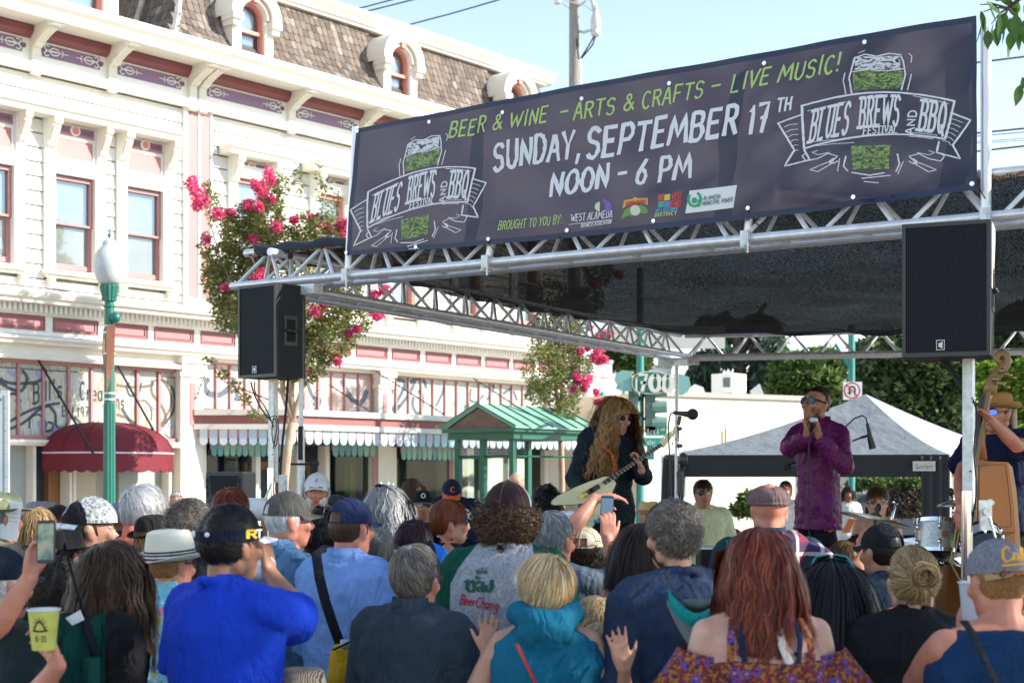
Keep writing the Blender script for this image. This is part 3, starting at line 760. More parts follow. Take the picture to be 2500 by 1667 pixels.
def dormer(c,nf,zb,zs,ro,ri):
 m=MB()
 outer=[(c-ro,zb)]+[(c-ro,zs)]+_arc(c,zs,ro,ro,180,0,14)[1:]+[(c+ro,zb)]
 inner=[(c-ri,zb)]+[(c-ri,zs)]+_arc(c,zs,ri,ri,180,0,14)[1:]+[(c+ri,zb)]
 n=len(outer)
 def ringmesh(m,o,i_,n0,n1):
  b=len(m.v)
  for q in(o,i_):
   for w in(n0,n1):
    m.v+=[fl(s,w,z)for s,z in q]
  k=len(o)
  for j in range(k-1):
   m.f.append((b+j+k,b+j+1+k,b+j+1+3*k,b+j+3*k))
   m.f.append((b+j,b+j+1,b+j+1+k,b+j+k))
   m.f.append((b+j+2*k,b+j+1+2*k,b+j+1+3*k,b+j+3*k))
   m.m+=[0,0,0]
 ringmesh(m,outer,inner,nf-1.2,nf)
 o2=_arc(c,zs,ro+.1,ro+.1,186,-6,16);i2=_arc(c,zs,ro-.1,ro-.1,186,-6,16)
 ringmesh(m,o2,i2,nf-.5,nf+.12)
 o3=_arc(c,zs,ro-.12,ro-.12,180,0,16);i3=_arc(c,zs,ri+.02,ri+.02,180,0,16)
 ringmesh(m,o3,i3,nf,nf+.05)
 for sg in(-1,1):m.box(c+sg*(ro-.02)-.11,c+sg*(ro-.02)+.11,-(nf+.15),-nf+.2,zs-.14,zs-.02);m.box(c+sg*(ro-.02)-.08,c+sg*(ro-.02)+.08,-(nf+.1),-nf+.2,zs-.24,zs-.14)
 d=m.build('dormer',cream,B)
 m=MB();t=.05
 i4=[(c-ri,zb)]+[(c-ri,zs)]+_arc(c,zs,ri,ri,180,0,14)[1:]+[(c+ri,zb)]
 j4=[(c-ri+t,zb)]+[(c-ri+t,zs)]+_arc(c,zs,ri-t,ri-t,180,0,14)[1:]+[(c+ri-t,zb)]
 ringmesh(m,i4,j4,nf-.16,nf-.08);m.box(c-ri,c+ri,-(nf-.07),-(nf-.14),zs-.28,zs-.22)
 m.build('dormer_sash',sash_l,d)
 m=MB();m.prism([(c-ri,zb),(c+ri,zb)]+_arc(c,zs,ri,ri,0,180,12),lambda s,z,n:(s,-n,z),nf-.18,nf-.17);m.build('pane',glass_m,d)
 m=MB();m.box(c-ri+.06,c+ri-.1,-(nf-.2),-(nf-.21),zb,zs+ri*.4);m.box(c-ri,c+ri,-(nf-.3),-(nf-.32),zb,zs+ri);m.build('blind',blind_m,d)
 m=MB();m.prism([(c-.05,zs+ri-.02),(c+.05,zs+ri-.02),(c+.08,zs+ri+.2),(c-.08,zs+ri+.2)],lambda s,z,n:(s,-n,z),nf,nf+.1);m.build('keystone',sash_l,d)
for c in(1.5,5.2,8.75):dormer(c,-.12,8.95,9.98,.46,.27)
dormer(-2.25,.35,8.95,9.9,.62,.36)
m=MB();fb(m,R0,R1,-8.5,-1.2,10.6,10.8);fb(m,SL,R0,-8.5,-4.2,10.55,10.8);m.build('roof_slab',mat('roof_felt',(.10,.08,.07),.9),B)
m=MB();m.lathe([(.5,0),(.5,.25),(.35,.45),(.1,.6),(0.02,.9)],c=(5.2,2.2,10.85),seg=12);m.build('roof_vent',white_p,B)
m=MB();m.hexa([fP(-9,0,0),fP(-9,4.2,0),fP(60,4.2,0),fP(60,0,0),fP(-9,0,.13),fP(-9,4.2,.13),fP(60,4.2,.13),fP(60,0,.13)])
tag(m.build('pavement',concrete),kind='structure')
# ================================================================ stage roof: trusses, legs, net
alu=mat('brushed_aluminium',(.72,.73,.75),.38,metal=.45,var=.12,vscale=20,bump=.1,bscale=60)
alu_w=mat('aluminium_brace',(.76,.77,.78),.45,metal=.35,var=.08,vscale=10)
galv=mat('galvanised_steel',(.62,.64,.64),.5,metal=.6,var=.2,vscale=25)
chrome=mat('chrome',(.8,.81,.83),.12,metal=1.0)
black_m=mat('matt_black',(.018,.018,.02),.7)
black_g=mat('satin_black',(.02,.021,.024),.35)
LC=P(734,683,10.5);RC=P(2410,525,7.94);LC.z=RC.z=3.24
U=(RC-LC);U.z=0;U.normalize()
V=Vector((-U.y,U.x,0))
if V.y<0:V=-V
UP=Vector((0,0,1))
def truss(name,label,a,b,side,pitch=.5,h=.26,w=.30,r=.029,group='aluminium trusses of the stage roof'):
 t=thing(name,label,'truss',a,0,group)
 a=Vector(a);b=Vector(b);d=(b-a);L=d.length;d.normalize()
 top=side*w*.5+UP*h
 for off,q in((Vector((0,0,0)),1),(side*w,1),(top,1)):
  m=MB();m.tube([a+off,b+off],r,10);m.build('chord',alu,t,smooth=True,world=True,sharp=60)
 n=int(L/pitch)
 for i in range(n):
  s0=a+d*(i*pitch+.04);s1=a+d*(i*pitch+pitch*.5);s2=a+d*((i+1)*pitch-.04)
  for lo in(Vector((0,0,0)),side*w):
   for x,y in((s0+lo,s1+top),(s1+top,s2+lo)):
    m=MB();m.tube([x,y],.0145,6);m.build('brace',alu_w,t,smooth=True,world=True,sharp=60)
  m=MB();m.tube([s0,s1+side*w],.008,5);m.build('brace',alu_w,t,world=True)
 return t
tr0=truss('roof_truss','front aluminium truss of the stage roof carrying the dark festival banner',LC-U*.66,LC+U*7.6,V)
SB=P(700,690,10.55);SB.z=3.20
EB=P(1690,870,17.3);EB.z=3.24
sd=(EB-SB);sd.z=0;sd.normalize();sn=Vector((-sd.y,sd.x,0))
truss('roof_truss','left side aluminium truss running back from the speaker to the rear leg',SB,EB,sn*1.0)
BR_=P(2500,856,16.46);BR_.z=3.24
bd=(BR_-EB);bd.z=0;bd.normalize()
truss('roof_truss','rear aluminium truss behind the canopy cloth, above the pop-up tent',EB-bd*.1,EB+bd*8.0,Vector((-bd.y,bd.x,0)))
def leg(label,px,d,ztop,r,cat='stage leg'):
 p=P(px,1160,d);t=thing('roof_support',label,cat,(p.x,p.y,0),0,'legs holding the stage roof')
 m=MB();m.tube([(p.x,p.y,0),(p.x,p.y,ztop)],r,10);m.build('pole',galv,t,smooth=True,world=True,sharp=60)
 m=MB();m.box(p.x-.2,p.x+.2,p.y-.2,p.y+.2,0,.02);m.build('base_plate',galv,t,world=True)
 m=MB();m.obox((p.x,p.y,ztop-.03),U*.16,V*.05,UP*.035);m.build('head_bar',galv,t,world=True)
 return t,p
t,p=leg('slim galvanised leg right of the left loudspeaker',735,10.55,3.2,.018)
m=MB();m.tube([(p.x+.002,p.y,0),(p.x+.002,p.y,2.2)],.025,10);m.build('sleeve',galv,t,smooth=True,world=True,sharp=60)
m=MB();m.box(p.x-.016,p.x+.016,p.y-.04,p.y-.02,1.96,2.2);m.tube([(p.x-.07,p.y-.03,1.93),(p.x+.1,p.y-.03,1.93)],.008,5);m.ball((p.x+.11,p.y-.03,1.935),.025,8,6);m.build('clamp',black_m,t,world=True)
t,p=leg('thin rear leg of the stage roof behind the guitarist microphone',1652,17.3,3.2,.024)
m=MB();m.obox((p.x+.02,p.y,3.185),bd*.24,Vector((0,.05,0)),UP*.04);m.build('spreader',galv,t,world=True)
def tower(label,px,d,ztop,zmid,wide):
 p=P(px,1160,d);t=thing('lifting_tower',label,'stand',(p.x,p.y,0),0,'lifting towers of the stage')
 m=MB();m.obox((p.x,p.y,(ztop+zmid)/2),U*wide*.5,V*wide*.5,UP*(ztop-zmid)/2);m.build('mast',galv,t,world=True)
 m=MB();m.tube([(p.x-.012,p.y-.01,0),(p.x-.012,p.y-.01,zmid+.1)],.029,14);m.build('lower_tube',chrome,t,smooth=True,world=True,sharp=60)
 m=MB()
 for a in(30,150,270):m.tube([(p.x,p.y,.5),(p.x+.7*cos(radians(a)),p.y+.7*sin(radians(a)),.03)],.02,6)
 m.build('foot_brace',galv,t,world=True)
 m=MB();m.obox((p.x+.075,p.y-.03,zmid-.02),(.03,0,0),(0,.012,0),(0,0,.075));m.tube([(p.x+.075,p.y-.06,zmid+.0),(p.x+.075,p.y,zmid+.0)],.02,10);m.build('winch_plate',galv,t,world=True)
 m=MB();m.tube([(p.x+.09,p.y-.05,zmid-.03),(p.x+.13,p.y-.07,zmid-.2)],.006,6);m.build('winch_handle',galv,t,world=True)
 m=MB()
 for k in range(3):m.ball((p.x+.005*k,p.y-wide*.55,zmid+.2+.35*k),.006,6,4)
 m.build('bolt',black_m,t,world=True)
 return t,p
tower('square-masted lifting tower under the left loudspeaker',667,10.62,3.0,1.80,.05)
tower('square-masted lifting tower under the right loudspeaker, chrome lower tube',2365,7.45,2.46,1.67,.05)
m=MB()
p=P(648,1200,10.25)
m.lathe([(.075,-.09),(.08,-.06),(.08,.06),(.06,.09),(.03,.1)],(0,0,0),16)
xf=Matrix.Translation(P(625,1243,10.2))@Matrix.Rotation(radians(90),4,'Y')@Matrix.Rotation(radians(20),4,'X')
m.v=[tuple(xf@Vector(q))for q in m.v]
t=thing('par_can_light','white ribbed lamp housing clipped to the left tower behind the grey cap','stage light',P(625,1243,10.2))
m.build('housing',mat('white_enamel',(.7,.7,.7),.4),t,smooth=True,world=True,sharp=40)
m=MB();m.tube([P(640,1235,10.2),P(655,1200,10.25),P(662,1180,10.28)],.008,5);m.build('bracket',galv,t,world=True)
def netmat():
 m,nt,b=new_mat('black_shade_net');N=nt.nodes;L=nt.links
 b.inputs['Base Color'].default_value=(.008,.008,.009,1);b.inputs['Specular IOR Level'].default_value=.05;b.inputs['Roughness'].default_value=.95
 out=[n for n in N if n.type=='OUTPUT_MATERIAL'][0]
 tc=N.new('ShaderNodeTexCoord')
 n1=N.new('ShaderNodeTexNoise');n1.inputs['Scale'].default_value=75;n1.inputs['Detail'].default_value=2
 L.new(tc.outputs['Object'],n1.inputs['Vector'])
 n3=N.new('ShaderNodeTexNoise');n3.inputs['Scale'].default_value=1.3;L.new(tc.outputs['Object'],n3.inputs['Vector'])
 ad=N.new('ShaderNodeMath');ad.operation='MULTIPLY_ADD';ad.inputs[1].default_value=.25;L.new(n3.outputs['Fac'],ad.inputs[0]);L.new(n1.outputs['Fac'],ad.inputs[2])
 mr=N.new('ShaderNodeMapRange');mr.inputs['From Min'].default_value=.52;mr.inputs['From Max'].default_value=.90
 mr.inputs['To Min'].default_value=.0;mr.inputs['To Max'].default_value=.06
 L.new(ad.outputs[0],mr.inputs['Value'])
 tl=N.new('ShaderNodeBsdfTranslucent');tl.inputs[0].default_value=(.008,.008,.008,1)
 tp=N.new('ShaderNodeBsdfTransparent')
 m1=N.new('ShaderNodeMixShader');m1.inputs[0].default_value=.3
 L.new(b.outputs[0],m1.inputs[1]);L.new(tl.outputs[0],m1.inputs[2])
 m2=N.new('ShaderNodeMixShader');L.new(mr.outputs['Result'],m2.inputs[0]);L.new(m1.outputs[0],m2.inputs[1]);L.new(tp.outputs[0],m2.inputs[2])
 L.new(m2.outputs[0],out.inputs['Surface'])
 return m
net_m=netmat()
n00=LC+V*.15-U*.7+UP*.27;n10=LC+U*7.4+V*.15+UP*.27;n01=EB+UP*.27+Vector((-.3,.2,0));n11=EB+bd*8+UP*.27
def netf(u,v):
 e=u**.8
 p=(n00*(1-e)+n10*e)*(1-v)+(n01*(1-e)+n11*e)*v
 sg=(max(0,sin(pi*v))**.7)*(max(0,sin(pi*min(1,u*1.0+.0)))**.5)
 rip=.02*sin(u*60+v*9)*(.3+v)+.015*sin(v*46+u*20)
 return p+UP*(-.30*sg+rip*min(1,6*v,6*(1-v)))
m=MB();m.grid(netf,90,60)
tag(m.build('shade_net',net_m,None,smooth=True),'sagging black shade net stretched inside the trusses over the stage','shade net')
m=MB()
def cl(u,v):
 s=-.52+u*1.29
 a=LC+U*s+V*.15+UP*.245
 ang=-2.0+v*4.0
 rr=.045+.012*abs(sin(u*11))+.012*sin(u*23+v*5)
 return a+V*(sin(ang)*rr*1.3)+UP*(cos(ang)*rr*1.0+.01)
m.grid(cl,40,8)
tag(m.build('bunched_cloth',mat('dark_navy_cloth',(.02,.024,.035),.8,bump=.5,bscale=30),None,smooth=True),'dark cloth edge of the net bunched over the left end of the front truss','cloth')
def ropemat():return ramp_mat('orange_black_rope',[(0,(.02,.02,.02)),(.45,(.03,.02,.02)),(.55,(.55,.22,.05)),(1,(.6,.3,.1))],scale=9,tex='wave',stretch=(3,3,1),rough=.8,interp='CONSTANT')
m=MB();pts=[]
for i in range(241):
 s=-.60+i*(6.0/240)
 pts.append(LC+U*s+V*(.12+.02*sin(i*.9))+UP*(.235+.012*sin(i*1.7)))
m.tube(pts,.009,5)
tag(m.build('lacing_rope',ropemat(),None),'orange and black lacing rope wound along the front truss under the banner','rope')
for i,s in enumerate((-.5,-.2,2.1,3.2,4.35,5.5)):
 c=LC+U*s+V*.12+UP*.2
 m=MB();m.ball(c,.022,8,6);m.tube([c,c+UP*.08+V*.03,c+UP*.05-V*.03,c],.004,4)
 tag(m.build('ball_bungee',black_m),['black ball bungee at the free tip of the front truss','black ball bungee on the bunched dark cloth','black ball bungee under the banner below SUNDAY','black ball bungee under the banner below the sponsor marks','black ball bungee under the banner below the second emblem','black ball bungee beside the flown speaker at the banner end'][i],'bungee','ball bungees on the front truss')
posts=[]
for(a,b,nm)in(((868,310),(848,672),'left end'),((1236,268),(1190,655),'second from the left'),((1868,150),(1822,590),'third from the left'),((2407,70),(2407,528),'right end')):
 nb=-V
 pa=plane_pt(a[0],a[1],LC+V*.035,V);pb=plane_pt(b[0],b[1],LC+V*.035,V)
 t=thing('banner_post','aluminium post behind the festival banner, %s'%nm,'post',pb,0,'posts holding the banner')
 m=MB();m.tube([pb-UP*.02,pa],.024 if nm!='right end' else.03,8);m.build('tube',mat('white_aluminium',(.75,.77,.8),.4,metal=.5),t,smooth=True,world=True,sharp=60)
 m=MB();c=plane_pt(b[0],b[1],LC,V);c.z=3.24
 m.obox(c,U*.02,V*.045,UP*.045);m.tube([c+UP*.05-V*.05+U*.03,c-UP*.09-V*.05+U*.03],.007,6);m.ball(c-UP*.05-V*.05,.018,6,4)
 m.build('swivel_clamp',galv,t,world=True)
# ================================================================ the festival banner
BP0=LC-V*.03
def wr(px,py):
 x=px/100.0;y=py/100.0
 w=.008*sin(x*.9+y*1.1)+.0045*sin(x*2.6-y*2.0+1)+.002*sin(x*.9+y*5.0)
 w+=.007*sin((y*1.0+x*.55)*2.6)*math.exp(-((px-1500)/900.0)**2)
 w+=.02*math.exp(-abs((px-2000)*.25+(py-620)+(2400-px)*.35)/22.0)if px>1900 else 0
 return w
def BF(px,py,off=0.0):
 q=plane_pt(px,py,BP0,V)
 return q-V*(wr(px,py)+off)
cTL=(868,314);cTR=(2383,38);cBR=(2386,464);cBL=(847,624)
def bquad(u,v):
 top=(cTL[0]+(cTR[0]-cTL[0])*u,cTL[1]+(cTR[1]-cTL[1])*u-6*sin(pi*u))
 bot=(cBL[0]+(cBR[0]-cBL[0])*u,cBL[1]+(cBR[1]-cBL[1])*u+14*sin(pi*u)**1.0)
 return(top[0]*(1-v)+bot[0]*v,top[1]*(1-v)+bot[1]*v)
def bannermat():
 m,nt,b=new_mat('dark_vinyl');N=nt.nodes;L=nt.links
 out=[n for n in N if n.type=='OUTPUT_MATERIAL'][0]
 b.inputs['Base Color'].default_value=(.008,.011,.032,1);b.inputs['Roughness'].default_value=.36;b.inputs['Specular IOR Level'].default_value=.32
 tc=N.new('ShaderNodeTexCoord')
 n2=N.new('ShaderNodeTexNoise');n2.inputs['Scale'].default_value=7;n2.inputs['Detail'].default_value=3;n2.inputs['Distortion'].default_value=1.2
 L.new(tc.outputs['Object'],n2.inputs['Vector'])
 bp=N.new('ShaderNodeBump');bp.inputs['Strength'].default_value=.2;bp.inputs['Distance'].default_value=.02
 L.new(n2.outputs['Fac'],bp.inputs['Height']);L.new(bp.outputs['Normal'],b.inputs['Normal'])
 tl=N.new('ShaderNodeBsdfTranslucent');tl.inputs[0].default_value=(.040,.033,.042,1)
 a=N.new('ShaderNodeAddShader');L.new(b.outputs[0],a.inputs[0]);L.new(tl.outputs[0],a.inputs[1])
 L.new(a.outputs[0],out.inputs['Surface'])
 return m
BN=thing('festival_banner','long dark vinyl banner reading SUNDAY, SEPTEMBER 17TH above the stage','banner',BF(1600,500))
m=MB();m.grid(lambda u,v:BF(*bquad(u,v)),150,40);m.build('vinyl_sheet',bannermat(),BN,smooth=True,world=True)
hem=mat('navy_hem',(.012,.022,.065),.5)
m=MB()
for e in((0,0,1,0),(0,1,1,1),(0,0,0,1),(1,0,1,1)):
 def hf(u,v,e=e):
  if e[1]==e[3]:
   q=bquad(u,e[1]+(.035*v if e[1]==0 else-.035*v))
  else:
   q=bquad(e[0]+(.007*v if e[0]==0 else-.007*v),.035+.93*u)
  return BF(q[0],q[1],.0015)
 m.grid(hf,100,1)
m.build('hem',hem,BN,world=True,smooth=True)
w_ink=mat('white_banner_ink',(.72,.72,.76),.5)
g_ink=mat('lime_banner_ink',(.42,.58,.16),.5)
def btext(mb,txt,A,Bp,hvec,w,off=.004,**kw):
 """text with baseline A->B and letter-height vector hvec, all in photograph pixels on the banner plane"""
 text_fn(mb,txt,lambda x,y:BF(A[0]+(Bp[0]-A[0])*x+hvec[0]*y,A[1]+(Bp[1]-A[1])*x+hvec[1]*y,off),w,**kw)
m=MB()
btext(m,'BEER & WINE',(1096,338),(1336,300),(6,-38),.12,xs=.62,rough=.25,jitter=.05)
btext(m,'-',(1368,292),(1390,288),(4,-36),.13)
btext(m,'ARTS & CRAFTS',(1402,294),(1712,238),(7,-40),.12,xs=.62,rough=.25,jitter=.05)
btext(m,'-',(1732,228),(1758,223),(4,-38),.13)
btext(m,'LIVE MUSIC!',(1782,226),(2050,176),(9,-44),.125,xs=.62,rough=.25,jitter=.05)
btext(m,'BROUGHT TO YOU BY:',(1216,562),(1374,546),(3,-21),.12,xs=.6,jitter=.04)
m.build('lime_lettering',g_ink,BN,world=True)
m=MB()
btext(m,'SUNDAY,',(1204,416),(1412,384),(6,-64),.15,xs=.55,rough=.3,jitter=.04)
btext(m,'SEPTEMBER',(1428,388),(1798,328),(8,-70),.15,xs=.55,rough=.3,jitter=.04)
btext(m,'17',(1826,328),(1874,320),(8,-68),.15,xs=.5,rough=.3)
btext(m,'TH',(1898,276),(1932,270),(5,-32),.16,xs=.6,rough=.3)
btext(m,'NOON',(1342,478),(1482,458),(6,-56),.15,xs=.55,rough=.3,jitter=.03)
btext(m,'-',(1506,448),(1532,444),(5,-50),.16)
btext(m,'6 PM',(1552,452),(1686,432),(7,-58),.15,xs=.55,rough=.3,jitter=.03)
m.build('white_lettering',w_ink,BN,world=True)
GLS=ramp_mat('green_glass_art',[(.3,(.015,.02,.02)),(.42,(.03,.08,.025)),(.52,(.16,.26,.06)),(.6,(.40,.46,.16)),(.66,(.03,.07,.025)),(.8,(.22,.30,.07))],scale=24,detail=6,distort=2.0,stretch=(1,1,2.2),rough=.5)
FOAM=ramp_mat('white_foam_art',[(.38,(.03,.03,.05)),(.46,(.7,.7,.72)),(.56,(.7,.7,.72)),(.6,(.05,.05,.07))],scale=12,detail=6,distort=1.5,stretch=(1,1,2.5),rough=.5)
def emblem(T):
 """T maps emblem coordinates (x right 0..100, y down 0..100) to photograph pixels"""
 def L(mb,pts,w=1.0,off=.005,rough=.2):
  ribbon(mb,pts,w,lambda x,y:BF(*T(x,y),off),rough)
 def arcq(a,b,sag,n=14):
  return[(a[0]+(b[0]-a[0])*i/n,a[1]+(b[1]-a[1])*i/n-sag*4*(i/n)*(1-i/n))for i in range(n+1)]
 w=MB()
 top=arcq((14,40),(91,36),9);bot=arcq((15,74),(86,66),7)
 L(w,top,1.3);L(w,bot,1.3);L(w,[(14,40),(15,74)],1.3);L(w,[(91,36),(86,66)],1.3)
 L(w,[(14,47),(2,54),(10,75),(5,88),(18,83),(15,75)],1.1);L(w,[(89,45),(99,51),(90,71),(94,82),(82,77),(83,68)],1.1)
 for i in range(6):L(w,[(5+i*.9,57+i*4),(8+i*.6,55+i*4),(12,54.5+i*4.2)],.45);L(w,[(89-i*.9,49.5+i*3.5),(92-i*.8,51+i*3.5),(95-i*1.2,53+i*3.6)],.45)
 for a in((17,44,36,36.5),(70,31.5,88,38),(18,69,38,66),(20,72,40,69),(68,61,82,63),(68,64,80,66)):L(w,[(a[0],a[1]),((a[0]+a[2])/2,(a[1]+a[3])/2-.4),(a[2],a[3])],.5)
 L(w,[(39,30),(38,18),(40,8),(41,2)],.8);L(w,[(36,30),(35,20),(36,14)],.6);L(w,[(64,27),(66,14),(65,4),(64,0)],.8);L(w,[(67,27),(69,14)],.6);L(w,[(69,5),(69.5,0),(68,-2)],.5)
 L(w,[(41,2),(46,-1),(52,.5),(58,-2),(64,-1)],.9);L(w,[(40,13),(48,11),(56,12),(65,10)],.7)
 L(w,[(36,80),(35,88),(37,92)],.8);L(w,[(62,78),(63,86),(61,92)],.8);L(w,[(39,93),(48,95),(55,93)],.9);L(w,[(44,97.5),(58,95)],.8);L(w,[(45,100),(52,101)],.7);L(w,[(33,82),(32,92)],.5);L(w,[(65,84),(62,94)],.5)
 L(w,[(46,-4),(43,-2)],.5)
 for sg,cx in((-1,31),(1,69)):
  k=sg
  L(w,[(cx-3*k*-1,86),(cx-1.0*k,80),(cx+4*k,78),(cx+9*k,82),(cx+15*k,84),(cx+17*k,80),(cx+15*k,77.5)],.7)
  L(w,[(cx+2*k,84),(cx+7*k,87),(cx+13*k,91),(cx+9*k,92.5),(cx+4*k,88),(cx+1*k,85)],.6);L(w,[(cx+3*k,77),(cx+9*k,79),(cx+12*k,77),(cx+9*k,75.5)],.5)
  L(w,[(cx-1*k,84),(cx+1*k,86),(cx+3*k,84),(cx+1*k,82)],.8)
 w.build('emblem_outline',w_ink,BN,world=True)
 f=MB();f.grid(lambda u,v:BF(*T(40+24.5*u,12+15*v-1.5*u),.0035),8,5);f.grid(lambda u,v:BF(*T(38.5+20*u+(1-2*u)*1.0*v,71.5+19*v-.8*u),.0035),8,6);f.build('glass_art',GLS,BN,world=True)
 f=MB();f.grid(lambda u,v:BF(*T(41+22.5*u,1+10.5*v-1.2*u),.0035),8,4);f.build('foam_art',FOAM,BN,world=True)
 t=MB()
 def word(txt,x0,x1,hgt,yb,slant=1.5):
  def fn(x,y):
   X=x0+(x1-x0)*x
   q=(X-14)/77.0
   base=74+(66-74)*(X-15)/71.0-7*4*max(0,(X-15)/71.0)*(1-(X-15)/71.0)+yb
   return BF(*T(X+slant*y,base-hgt*y),.006)
  return fn
 text_fn(t,'BLUES',word('',17.5,36.5,25,-4.0,2.5),.125,xs=.42,serif=.3,rough=.08,gap=.3)
 text_fn(t,'BREWS',word('',42.5,62.5,23.5,-7.2,1.5),.125,xs=.42,serif=.3,rough=.08,gap=.3)
 text_fn(t,'BBQ',word('',72.5,85,23.5,-4.5,2.5),.125,xs=.42,serif=.3,rough=.08,gap=.3)
 text_fn(t,'FESTIVAL',word('',44.5,62,5.5,-1.2,.5),.15,xs=.55,serif=.3)
 text_fn(t,'AND',lambda x,y:BF(*T(66.0+4.0*(1-y)+2.0*x,62.5-19*x),.006),.2,xs=1.2)
 t.build('emblem_lettering',w_ink,BN,world=True)
def T_R(x,y):
 X=1892+4.82*x
 Y=138+3.05*y+(0 if True else 0)
 return(X,Y)
def T_L(x,y):
 X=852+3.38*x+.12*(60-y)
 Y=362+2.62*y-.98*(x-2)*.62*1.0+28
 return(X,Y-18+(.0))
emblem(T_R);emblem(T_L)
white_sheet=mat('white_vinyl',(.72,.74,.74),.4)
def bpoly(mb,pts,off=.004):mb.add([BF(x,y,off)for x,y in pts],[tuple(range(len(pts)))])
m=MB();m.grid(lambda u,v:BF((1684+118*u)*(1-v)+(1675+117*u)*v,(466-13*u)*(1-v)+(522-14*u)*v,.004),12,6);m.build('sponsor_panel',white_sheet,BN,world=True)
gm=mat('green_mark',(.02,.33,.14),.5)
m=MB();btext(m,'ALAMEDA',(1718,490),(1760,485),(2,-10),.13,off=.008,xs=.6);btext(m,'MUNICIPAL POWER',(1715,503),(1790,493),(2,-10),.13,off=.008,xs=.55);m.build('sponsor_lettering',mat('dark_green_mark',(.02,.16,.10),.5),BN,world=True)
m=MB()
ribbon(m,_arc(1697,487,15,17,-60,215,20),6,lambda x,y:BF(x,y,.008));bpoly(m,_arc(1697,490,6.5,7.5,0,345,12),.009);bpoly(m,[(1706,488),(1713,487),(1710,505),(1704,506)],.008)
m.build('sponsor_mark',gm,BN,world=True)
for q,c in enumerate(((.55,.06,.06),(.65,.52,.05),(.05,.35,.2),(.08,.22,.5))):
 x=1609+(q%2)*15;y=476+(q//2)*17
 m=MB();bpoly(m,[(x,y-.1*0),(x+14,y-2),(x+13,y+13),(x-1,y+15)]);m.build('sponsor_square',mat('mark_%d'%q,c,.5),BN,world=True)
rm=mat('red_mark',(.6,.05,.04),.5)
m=MB();btext(m,'WEST',(1641,489),(1664,486),(2,-17),.2,xs=.5);btext(m,'END',(1638,508),(1662,505),(2,-16),.2,xs=.6);m.build('sponsor_lettering',rm,BN,world=True)
m=MB();btext(m,'ARTS & ENTERTAINMENT',(1602,521),(1657,515),(1,-9),.15,xs=.5);m.build('sponsor_lettering',mat('cyan_mark',(.08,.35,.6),.5),BN,world=True)
m=MB();btext(m,'DISTRICT',(1600,530),(1654,525),(1,-8),.17,xs=.6);m.build('sponsor_lettering',g_ink,BN,world=True)
m=MB();btext(m,'WEST ALAMEDA',(1396,542),(1494,530),(2,-17),.12,xs=.55,serif=.22);btext(m,'BUSINESS ASSOCIATION',(1420,556),(1492,546),(1,-9),.14,xs=.5);ribbon(m,[(1391,549),(1494,536)],1.2,lambda x,y:BF(x,y,.004));m.build('sponsor_lettering',w_ink,BN,world=True)
m=MB();bpoly(m,_arc(1465,505,12,12,90,270,8));m.build('sponsor_oval',mat('pale_green_mark',(.55,.65,.5),.5),BN,world=True)
m=MB();bpoly(m,_arc(1480,504,14,14,-100,100,9));bpoly(m,[(1470,494),(1476,482),(1482,494)],.005);m.build('sponsor_oval',mat('violet_mark',(.2,.1,.4),.5),BN,world=True)
om=mat('orange_mark',(.65,.33,.06),.5)
m=MB();bpoly(m,[(1520,510),(1524,490),(1545,486),(1552,481),(1560,485),(1583,484),(1584,502),(1570,496),(1552,494),(1535,500)]);m.build('sponsor_ribbon',om,BN,world=True)
m=MB();btext(m,'SIERRA NEVADA',(1529,503),(1577,497),(1,-9),.17,off=.008,xs=.5);m.build('sponsor_lettering',rm,BN,world=True)
m=MB();bpoly(m,[(1515,535),(1526,512),(1538,506),(1567,500),(1580,508),(1585,520),(1572,522),(1560,520),(1548,528),(1534,527)]);m.build('sponsor_leaf',mat('leaf_mark',(.12,.3,.06),.5),BN,world=True)
m=MB();bpoly(m,_arc(1552,514,13,13,0,340,12),.006);m.build('sponsor_disc',mat('pale_mark',(.6,.65,.5),.5),BN,world=True)
gro=mat('grommet_metal',(.75,.76,.78),.3,metal=.8)
for x,y in((872,320),(1048,298),(1230,276),(1424,243),(1634,204),(1866,155),(2113,105),(848,617),(1016,603),(1194,584),(1386,563),(1597,540),(1828,509),(2085,482),(2375,450)):
 m=MB();c=BF(x,y,.006);m.tube([c,c-V*.004],.013,10);m.build('grommet',gro,BN,world=True)
for i,(x,y)in enumerate(((1194,590),(1366,578),(1828,515),(2180,478),(2388,452))):
 m=MB();a=BF(x,y,.01);b=a+U*.05-UP*.09+V*.1
 m.tube([a,a*.5+b*.5-UP*.02,b],.004,4);m.build('cable_tie',black_m,BN,world=True)
# ================================================================ loudspeakers
def grillemat():
 m,nt,b=new_mat('punched_steel_grille');N=nt.nodes;L=nt.links
 tc=N.new('ShaderNodeTexCoord')
 v=N.new('ShaderNodeTexVoronoi');v.inputs['Scale'].default_value=95;v.inputs['Randomness'].default_value=0.15
 L.new(tc.outputs['Object'],v.inputs['Vector'])
 mr=N.new('ShaderNodeMapRange');mr.inputs['From Min'].default_value=.28;mr.inputs['From Max'].default_value=.42
 L.new(v.outputs['Distance'],mr.inputs['Value'])
 cr=N.new('ShaderNodeMixRGB');cr.inputs[1].default_value=(.003,.003,.004,1);cr.inputs[2].default_value=(.022,.025,.031,1)
 L.new(mr.outputs['Result'],cr.inputs[0]);L.new(cr.outputs[0],b.inputs['Base Color'])
 b.inputs['Roughness'].default_value=.6;b.inputs['Specular IOR Level'].default_value=.15
 bp=N.new('ShaderNodeBump');bp.inputs['Strength'].default_value=.6;bp.inputs['Distance'].default_value=.003
 L.new(mr.outputs['Result'],bp.inputs['Height']);L.new(bp.outputs['Normal'],b.inputs['Normal'])
 return m
grille=grillemat()
